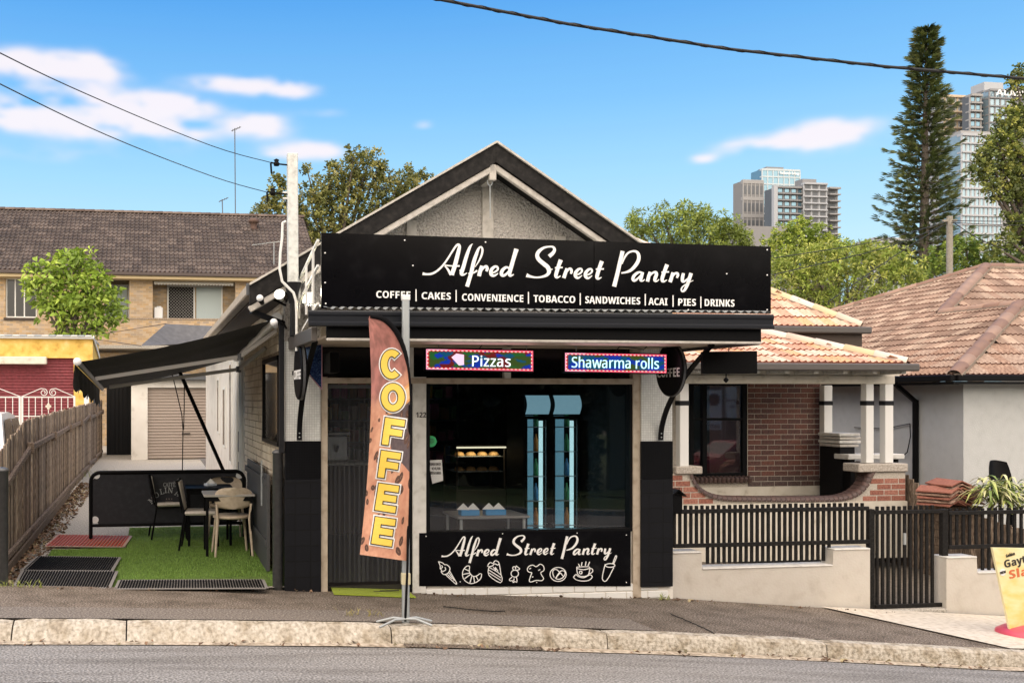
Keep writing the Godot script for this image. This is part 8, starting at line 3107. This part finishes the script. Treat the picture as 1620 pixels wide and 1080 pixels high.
# ------------------------------------------------------------------ towers and poles in the distance
func build_far():
	var st
	# timber power pole with wires
	var zp = -16.0
	var p0 = Z(1502, 430, zp); var p1 = Z(1503, 342, zp)
	var T = thing("power_pole", "weathered timber power pole behind the grey house roof", "power pole", V(p0.x, -0.9, zp))
	st = S()
	tube(st, [V(p0.x, -1.0, zp), p1], [0.10, 0.085], 10)
	part(T, "pole", st, grain("pole_timber", [[0.0, 0.16, 0.14, 0.11], [1.0, 0.42, 0.40, 0.34]], 0.05, 0.6, 0.95, 0.4, 0.1, Vector3(4, 0.5, 4)), true)
	st = S()
	bar(st, Z(1492, 349, zp), Z(1514, 349, zp), 0.06, 0.06)
	part(T, "crossarm", st, M.pole_timber)
	for w in [[[1500, 350], [1380, 383], [1225, 408]], [[1500, 353], [1400, 392], [1225, 434]], [[1500, 352], [1420, 402], [1310, 478]], [[1507, 349], [1570, 350], [1640, 350]], [[1508, 351], [1550, 378], [1600, 398]], [[1506, 352], [1570, 355], [1640, 357]]]:
		st = S()
		tube(st, smooth(w.map(func(q): return [q[0], q[1], 1.0]), 5).map(func(q): return Z(q[0], q[1], zp + (0.2 if q[0] > 1502 else 3.0 * (1500 - q[0]) / 275.0))), 0.012, 5)
		part(T, "wire", st, M.wire_black, true)
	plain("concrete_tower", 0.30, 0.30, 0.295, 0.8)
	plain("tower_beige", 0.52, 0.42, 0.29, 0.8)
	plain("tower_white", 0.38, 0.40, 0.42, 0.7)  # distance haze is put into this blue-grey colour
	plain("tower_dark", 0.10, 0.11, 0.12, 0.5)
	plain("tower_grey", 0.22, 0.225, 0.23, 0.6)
	plain("tower_brown", 0.215, 0.215, 0.215, 0.8)  # greyed too: the haze of distance is in the colour
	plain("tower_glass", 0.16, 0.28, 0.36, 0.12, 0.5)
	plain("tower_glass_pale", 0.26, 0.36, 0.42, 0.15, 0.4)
	plain("tower_mullion", 0.45, 0.52, 0.55, 0.5)
	# left pair
	var z1 = -480.0
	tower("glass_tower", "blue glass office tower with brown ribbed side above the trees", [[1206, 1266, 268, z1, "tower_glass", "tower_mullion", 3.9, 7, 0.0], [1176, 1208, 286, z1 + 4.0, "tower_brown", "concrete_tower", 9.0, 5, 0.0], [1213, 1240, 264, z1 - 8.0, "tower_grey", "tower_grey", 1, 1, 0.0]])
	write_on("Reliance Group", 1235, 1265, 274.5, 4, z1 + 1.2, "glass_tower")
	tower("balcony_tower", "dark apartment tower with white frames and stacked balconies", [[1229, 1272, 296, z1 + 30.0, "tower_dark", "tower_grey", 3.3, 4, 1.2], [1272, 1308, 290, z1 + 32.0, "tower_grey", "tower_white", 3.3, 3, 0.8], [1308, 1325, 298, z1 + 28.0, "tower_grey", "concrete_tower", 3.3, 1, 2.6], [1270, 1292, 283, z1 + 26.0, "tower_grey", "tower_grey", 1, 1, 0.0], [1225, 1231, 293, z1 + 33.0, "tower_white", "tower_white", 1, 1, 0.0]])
	# right group
	var z2 = -340.0
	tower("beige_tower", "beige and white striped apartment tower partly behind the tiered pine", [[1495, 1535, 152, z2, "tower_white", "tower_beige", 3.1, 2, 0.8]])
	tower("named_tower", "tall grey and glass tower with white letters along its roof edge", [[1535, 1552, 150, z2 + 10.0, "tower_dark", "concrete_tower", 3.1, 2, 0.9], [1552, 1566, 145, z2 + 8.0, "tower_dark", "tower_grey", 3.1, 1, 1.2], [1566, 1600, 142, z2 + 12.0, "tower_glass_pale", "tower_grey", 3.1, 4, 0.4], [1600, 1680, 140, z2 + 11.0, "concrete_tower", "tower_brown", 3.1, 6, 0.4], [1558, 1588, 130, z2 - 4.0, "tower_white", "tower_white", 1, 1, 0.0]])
	write_on("ALAND", 1577, 1632, 147, 8.5, z2 + 13.6, "named_tower")
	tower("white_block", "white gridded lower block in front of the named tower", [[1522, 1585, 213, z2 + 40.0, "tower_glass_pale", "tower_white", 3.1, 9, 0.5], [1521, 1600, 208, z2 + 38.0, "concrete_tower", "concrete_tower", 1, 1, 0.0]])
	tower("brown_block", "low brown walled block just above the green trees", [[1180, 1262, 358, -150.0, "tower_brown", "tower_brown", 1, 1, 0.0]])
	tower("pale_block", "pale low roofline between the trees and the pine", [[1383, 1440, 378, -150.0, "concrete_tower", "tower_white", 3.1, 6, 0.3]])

func write_on(s, px0, px1, py, hpx, z, host):
	write(get_node(host), s, px0, px1, py, hpx, z, M.white_print)
# blocks: [px0, px1, top py, front z, wall, band, floors, bays, how far the floor bands stand out]
func tower(called, label, blocks):
	var c = Z(blocks[0][0], 0, blocks[0][3])
	var T = thing(called, label, "tower", V(c.x, -3.2, c.z))
	for b in blocks:
		var x0 = Z(b[0], 0, b[3]).x; var x1 = Z(b[1], 0, b[3]).x
		var yt = Z((b[0] + b[1]) / 2.0, b[2], b[3]).y
		var w = x1 - x0
		var st = S()
		bx(st, x0, x1, -3.2, yt, b[3] - (minf(w * 0.8, 10.0) if w > 4.0 else 2.0), b[3])
		var body = part(T, "block", st, M[b[4]])
		if b[6] < 2: continue
		var fh = b[6]
		var nf = mini(26, int(yt / fh))
		var yl = yt - nf * fh
		for k in nf + 1:
			st = S()
			var y = yl + fh * k
			bx(st, x0 - 0.1, x1 + 0.1, y - fh * 0.13 - (0.3 if k == nf else 0.0), y + fh * 0.06, b[3] - 2.0, b[3] + 0.25 + b[8], 0.05)
			part(body, "floor_band", st, M[b[5]])
		for k in b[7] + 1:
			st = S()
			var x = mixf(x0, x1, k / float(b[7]))
			bx(st, x - 0.3, x + 0.3, yl, yt - 0.4, b[3] - 0.2, b[3] + 0.16 + (0.0 if k % 2 else 0.02))
			part(body, "mullion", st, M[b[5]])
		if b[4] != "tower_glass" and b[4] != "tower_glass_pale":   # windows one by one
			for k in range(maxi(0, nf - 16), nf):
				for j in b[7]:
					st = S()
					var xa = mixf(x0, x1, (j + 0.2) / b[7]); var xb = mixf(x0, x1, (j + 0.8) / b[7])
					bx(st, xa, xb, yl + fh * (k + 0.22), yl + fh * (k + 0.72), b[3] - 0.1, b[3] + 0.06)
					part(body, "window", st, M.tower_dark if b[4] != "tower_dark" else M.tower_glass)

# ------------------------------------------------------------------ far side of the street, mirrored in the glass
func car(called, label, at, yaw, paint, tall) -> Node3D:
	var T = thing(called, label, "car", at)
	T.rotation.y = yaw
	var L = 2.1; var W = 0.86
	var sec = [[-L, 0.35, 0.55], [-L + 0.1, 0.25, 0.75], [-L + 0.5, 0.22, 0.86], [-1.0, 0.22, 0.92], [0.0, 0.22, 0.94], [1.2, 0.22, 0.95], [L - 0.2, 0.25, 0.9], [L, 0.35, 0.7]]
	var add = func(nm, st, m, soft = false): return part_local(T, nm, st, m, soft)
	var st = S()
	for i in sec.size() - 1:
		var A = []; var B = []
		for s in [[sec[i], A], [sec[i + 1], B]]:
			var q = s[0]; var n = 0.90 if absf(q[0]) > 1.9 else 1.0
			for p in [[-0.8, q[1]], [-1.0, q[1] + 0.12], [-1.0, q[2] - 0.12], [-0.92, q[2]], [0.92, q[2]], [1.0, q[2] - 0.12], [1.0, q[1] + 0.12], [0.8, q[1]]]:
				s[1].append(V(p[0] * W * n, p[1], q[0]))
		for k in 8: quad(st, A[k], A[(k + 1) % 8], B[(k + 1) % 8], B[k])
		if i == 0: for k in range(1, 7): tri(st, A[0], A[k], A[k + 1])
		if i == sec.size() - 2: for k in range(1, 7): tri(st, B[0], B[k], B[k + 1])
	add.call("body", st, paint)
	st = S()
	var top = 1.42 + tall
	var cab = [[-1.15, 0.92, 0.90], [-0.45, top - 0.02, 0.72], [0.3, top, 0.72], [1.1, top - 0.06, 0.70], [1.75, 0.95, 0.86]]
	for i in 4:
		var a = cab[i]; var b = cab[i + 1]
		quad(st, V(-a[2] * W, a[1], a[0]), V(a[2] * W, a[1], a[0]), V(b[2] * W, b[1], b[0]), V(-b[2] * W, b[1], b[0]))
	for s in [-1, 1]:
		var pl = [V(s * 0.90 * W, 0.92, -1.15), V(s * 0.72 * W, top - 0.02, -0.45), V(s * 0.72 * W, top, 0.3), V(s * 0.70 * W, top - 0.06, 1.1), V(s * 0.86 * W, 0.95, 1.75)]
		for k in range(1, 4): tri(st, pl[0], pl[k], pl[k + 1])
	add.call("cabin", st, paint)
	for s in [-1, 1]:
		for w in [[-0.95, -0.42, 0.2, 0.2], [0.27, 0.27, 1.05, 1.35]]:
			st = S()
			var f = func(z, y): return V(s * (mixf(0.895, 0.735, (y - 0.93) / (top - 0.93)) * W + 0.012), y, z)
			quad(st, f.call(w[0], 0.99), f.call(w[1], top - 0.1), f.call(w[2], top - 0.09), f.call(w[3], 0.99))
			add.call("side_window", st, M.black_gloss)
		st = S()
		box(st, V(s * (W + 0.06), 0.98, -0.85), V(0.14, 0.1, 0.08), 0.03)
		add.call("mirror", st, paint)
		st = S()
		box(st, V(s * 0.62, 0.68, -L + 0.03), V(0.36, 0.14, 0.14), 0.04)
		add.call("headlight", st, M.white_plastic)
		st = S()
		box(st, V(s * 0.66, 0.74, L - 0.03), V(0.26, 0.16, 0.1), 0.03)
		add.call("tail_light", st, M.red_plastic)
	st = S()
	quad(st, V(-0.74, 0.96, -1.09), V(0.74, 0.96, -1.09), V(0.56, top - 0.07, -0.53), V(-0.56, top - 0.07, -0.53))
	add.call("windscreen", st, M.black_gloss)
	st = S()
	for k in 3: box(st, V(0, 0.45 + 0.09 * k, -L + 0.02), V(0.8, 0.04, 0.08), 0.01)
	add.call("grille", st, M.black_satin)
	for s in [-1, 1]:
		for z in [-1.3, 1.3]:
			st = S()
			lathe(st, V(s * 0.76, 0.31, z), [[0.2, -0.1], [0.30, -0.1], [0.31, -0.06], [0.31, 0.06], [0.30, 0.1], [0.2, 0.1]], 20, Basis(Vector3.BACK, PI / 2))
			var wh = add.call("wheel", st, M.black_matt, true)
			st = S()
			lathe(st, V(s * 0.80, 0.31, z), [[0.0, 0.05], [0.2, 0.04], [0.2, -0.04], [0.0, -0.05]], 14, Basis(Vector3.BACK, PI / 2))
			part_local(wh, "rim", st, M.galvanised, true)
	return T
func part_local(parent, called, st, m, soft = false):
	var o = part(parent, called, st, m, soft)
	o.position = Vector3.ZERO
	return o

func build_opposite():
	var st
	var gy = func(x): return lookup(KERB, x) + 0.09
	car("white_car", "white car parked behind the near end of the paling fence", V(-2.78, 0.032, -5.6), PI, plain("car_white", 0.72, 0.72, 0.70, 0.25), 0.28)
	car("red_car", "red hatchback parked across the street", V(18.1, lookup(KERB, 18.1) - 0.125, 8.2), PI / 2, plain("car_red", 0.28, 0.015, 0.025, 0.2), 0.0)
	# kindergarten wall with two banners
	var wy = gy.call(20.0)
	st = S()
	bx(st, 12.0, 30.0, wy - 0.4, wy + 3.4, 15.2, 15.4)
	var kw = tag(part(null, "olive_wall", st, plain("olive_render", 0.13, 0.135, 0.10, 0.9)), "olive rendered wall across the street behind the banners", "wall")
	for b in [[20.64, "white enrolment banner with a dark starburst across the street"], [21.41, "white banner reading Montessori Kinder across the street"]]:
		var T = thing("banner", b[1], "banner", V(b[0], wy, 13.9))
		st = S()
		bx(st, b[0] - 0.29, b[0] + 0.29, 0.8 if b[0] < 21.0 else 1.2, 2.27 if b[0] < 21.0 else 2.42, 13.9, 13.91)
		part(T, "sheet", st, M.white_print)
		for s in [-1, 1]:
			st = S()
			cyl(st, V(b[0] + s * 0.31, wy - 0.2, 13.93), V(b[0] + s * 0.31, 2.5, 13.93), 0.02, 8)
			part(T, "pole", st, M.galvanised, true)
		var texts = [["Montessori", 0.14, 1.9], ["Kinder", 0.12, 1.66]] if b[0] > 21.0 else [["9897", 0.2, 0.92]]
		for t in texts:
			var o = part(T, "lettering", text_mesh(t[0], t[1], 0.003), M.dark_print)
			var k = minf(1.0, 0.54 / o.mesh.get_aabb().size.x)
			o.transform = Transform3D(Basis(Vector3.UP, PI) * Basis.from_scale(V(k, 1, 1)), o.position + V(b[0], t[2], 13.897))
		if b[0] < 21.0:
			st = S()
			var pl = PackedVector2Array()
			for k in 24:
				var r = 0.2 if k % 2 else 0.27
				pl.append(Vector2(cos(TAU * k / 24), sin(TAU * k / 24)) * r)
			slab(st, pl, func(p, s): return V(b[0] + p.x, 1.92 + p.y, 13.896 - 0.003 * s))
			part(T, "starburst", st, M.dark_print)
	# street trees and a hedge
	var dk = [[0.022, 0.028, 0.009], [0.034, 0.04, 0.012], [0.015, 0.02, 0.006]]
	rng.seed = 90
	var n = 0
	for q in [[-11.0, 17.0, 7.5], [-6.5, 19.0, 9.0], [-2.0, 18.5, 7.0], [2.6, 17.0, 8.0], [6.8, 18.5, 9.0], [10.8, 17.5, 7.5], [15.5, 20.0, 9.0], [22.0, 19.5, 8.5], [27.0, 18.5, 8.0]]:
		var g = gy.call(q[0])
		var T = thing("street_tree", "dark leafy street tree across the road from the shop", "tree", V(q[0], g, q[1]), "street trees across the road")
		st = S()
		tube(st, [V(q[0], g - 0.2, q[1]), V(q[0] + 0.2, g + 2.0, q[1]), V(q[0] - 0.1, g + q[2] * 0.6, q[1])], [0.22, 0.16, 0.08], 8)
		part(T, "trunk", st, M.bark, true)
		var places = []
		for b in 14:
			var c = V(q[0] + rr(-1.8, 1.8), g + q[2] * rr(0.28, 0.62), q[1] + rr(-1.2, 1.5))
			for i in 130:
				var d = V(rr(-1, 1), rr(-1, 1), rr(-1, 1)).normalized() * pow(rng.randf(), 0.4) * 1.5
				places.append(Transform3D(Basis.from_euler(V(rr(-0.6, 0.6), rr(0, TAU), rr(-0.6, 0.6))) * Basis.from_scale(Vector3.ONE * rr(0.4, 0.75)), c + d))
		sprays(T, "crown", "round", places, dk)
		n += 1
	for h in [[-14.0, 11.5, "long dark hedge across the road from the shop"]]:
		var T = thing("hedge", h[2], "hedge", V(0, gy.call(0.0), 15.0))
		var places = []
		for i in 6500:
			var x = rr(h[0], h[1])
			places.append(Transform3D(Basis.from_euler(V(rr(-0.6, 0.6), rr(0, TAU), rr(-0.6, 0.6))) * Basis.from_scale(Vector3.ONE * rr(0.35, 0.6)), V(x, gy.call(x) + 0.1 + rr(0.0, 2.7), 15.0 + rr(-0.4, 0.7))))
		sprays(T, "foliage", "round", places, dk)
		st = S()
		for i in 24:
			var x = mixf(h[0], h[1], i / 23.0)
			tube(st, [V(x, gy.call(x) - 0.1, 15.0), V(x + 0.1, gy.call(x) + 1.4, 15.0)], [0.04, 0.02], 5)
		part(T, "stems", st, M.bark, true)

func _ready():
	build_light()
	build_materials()
	build_ground()
	build_shop()
	build_awning()
	build_cottage()
	build_second_house()
	build_left()
	build_front_fence()
	build_street_things()
	build_side_canvas()
	build_yard()
	build_far()
	build_trees()
	build_opposite()
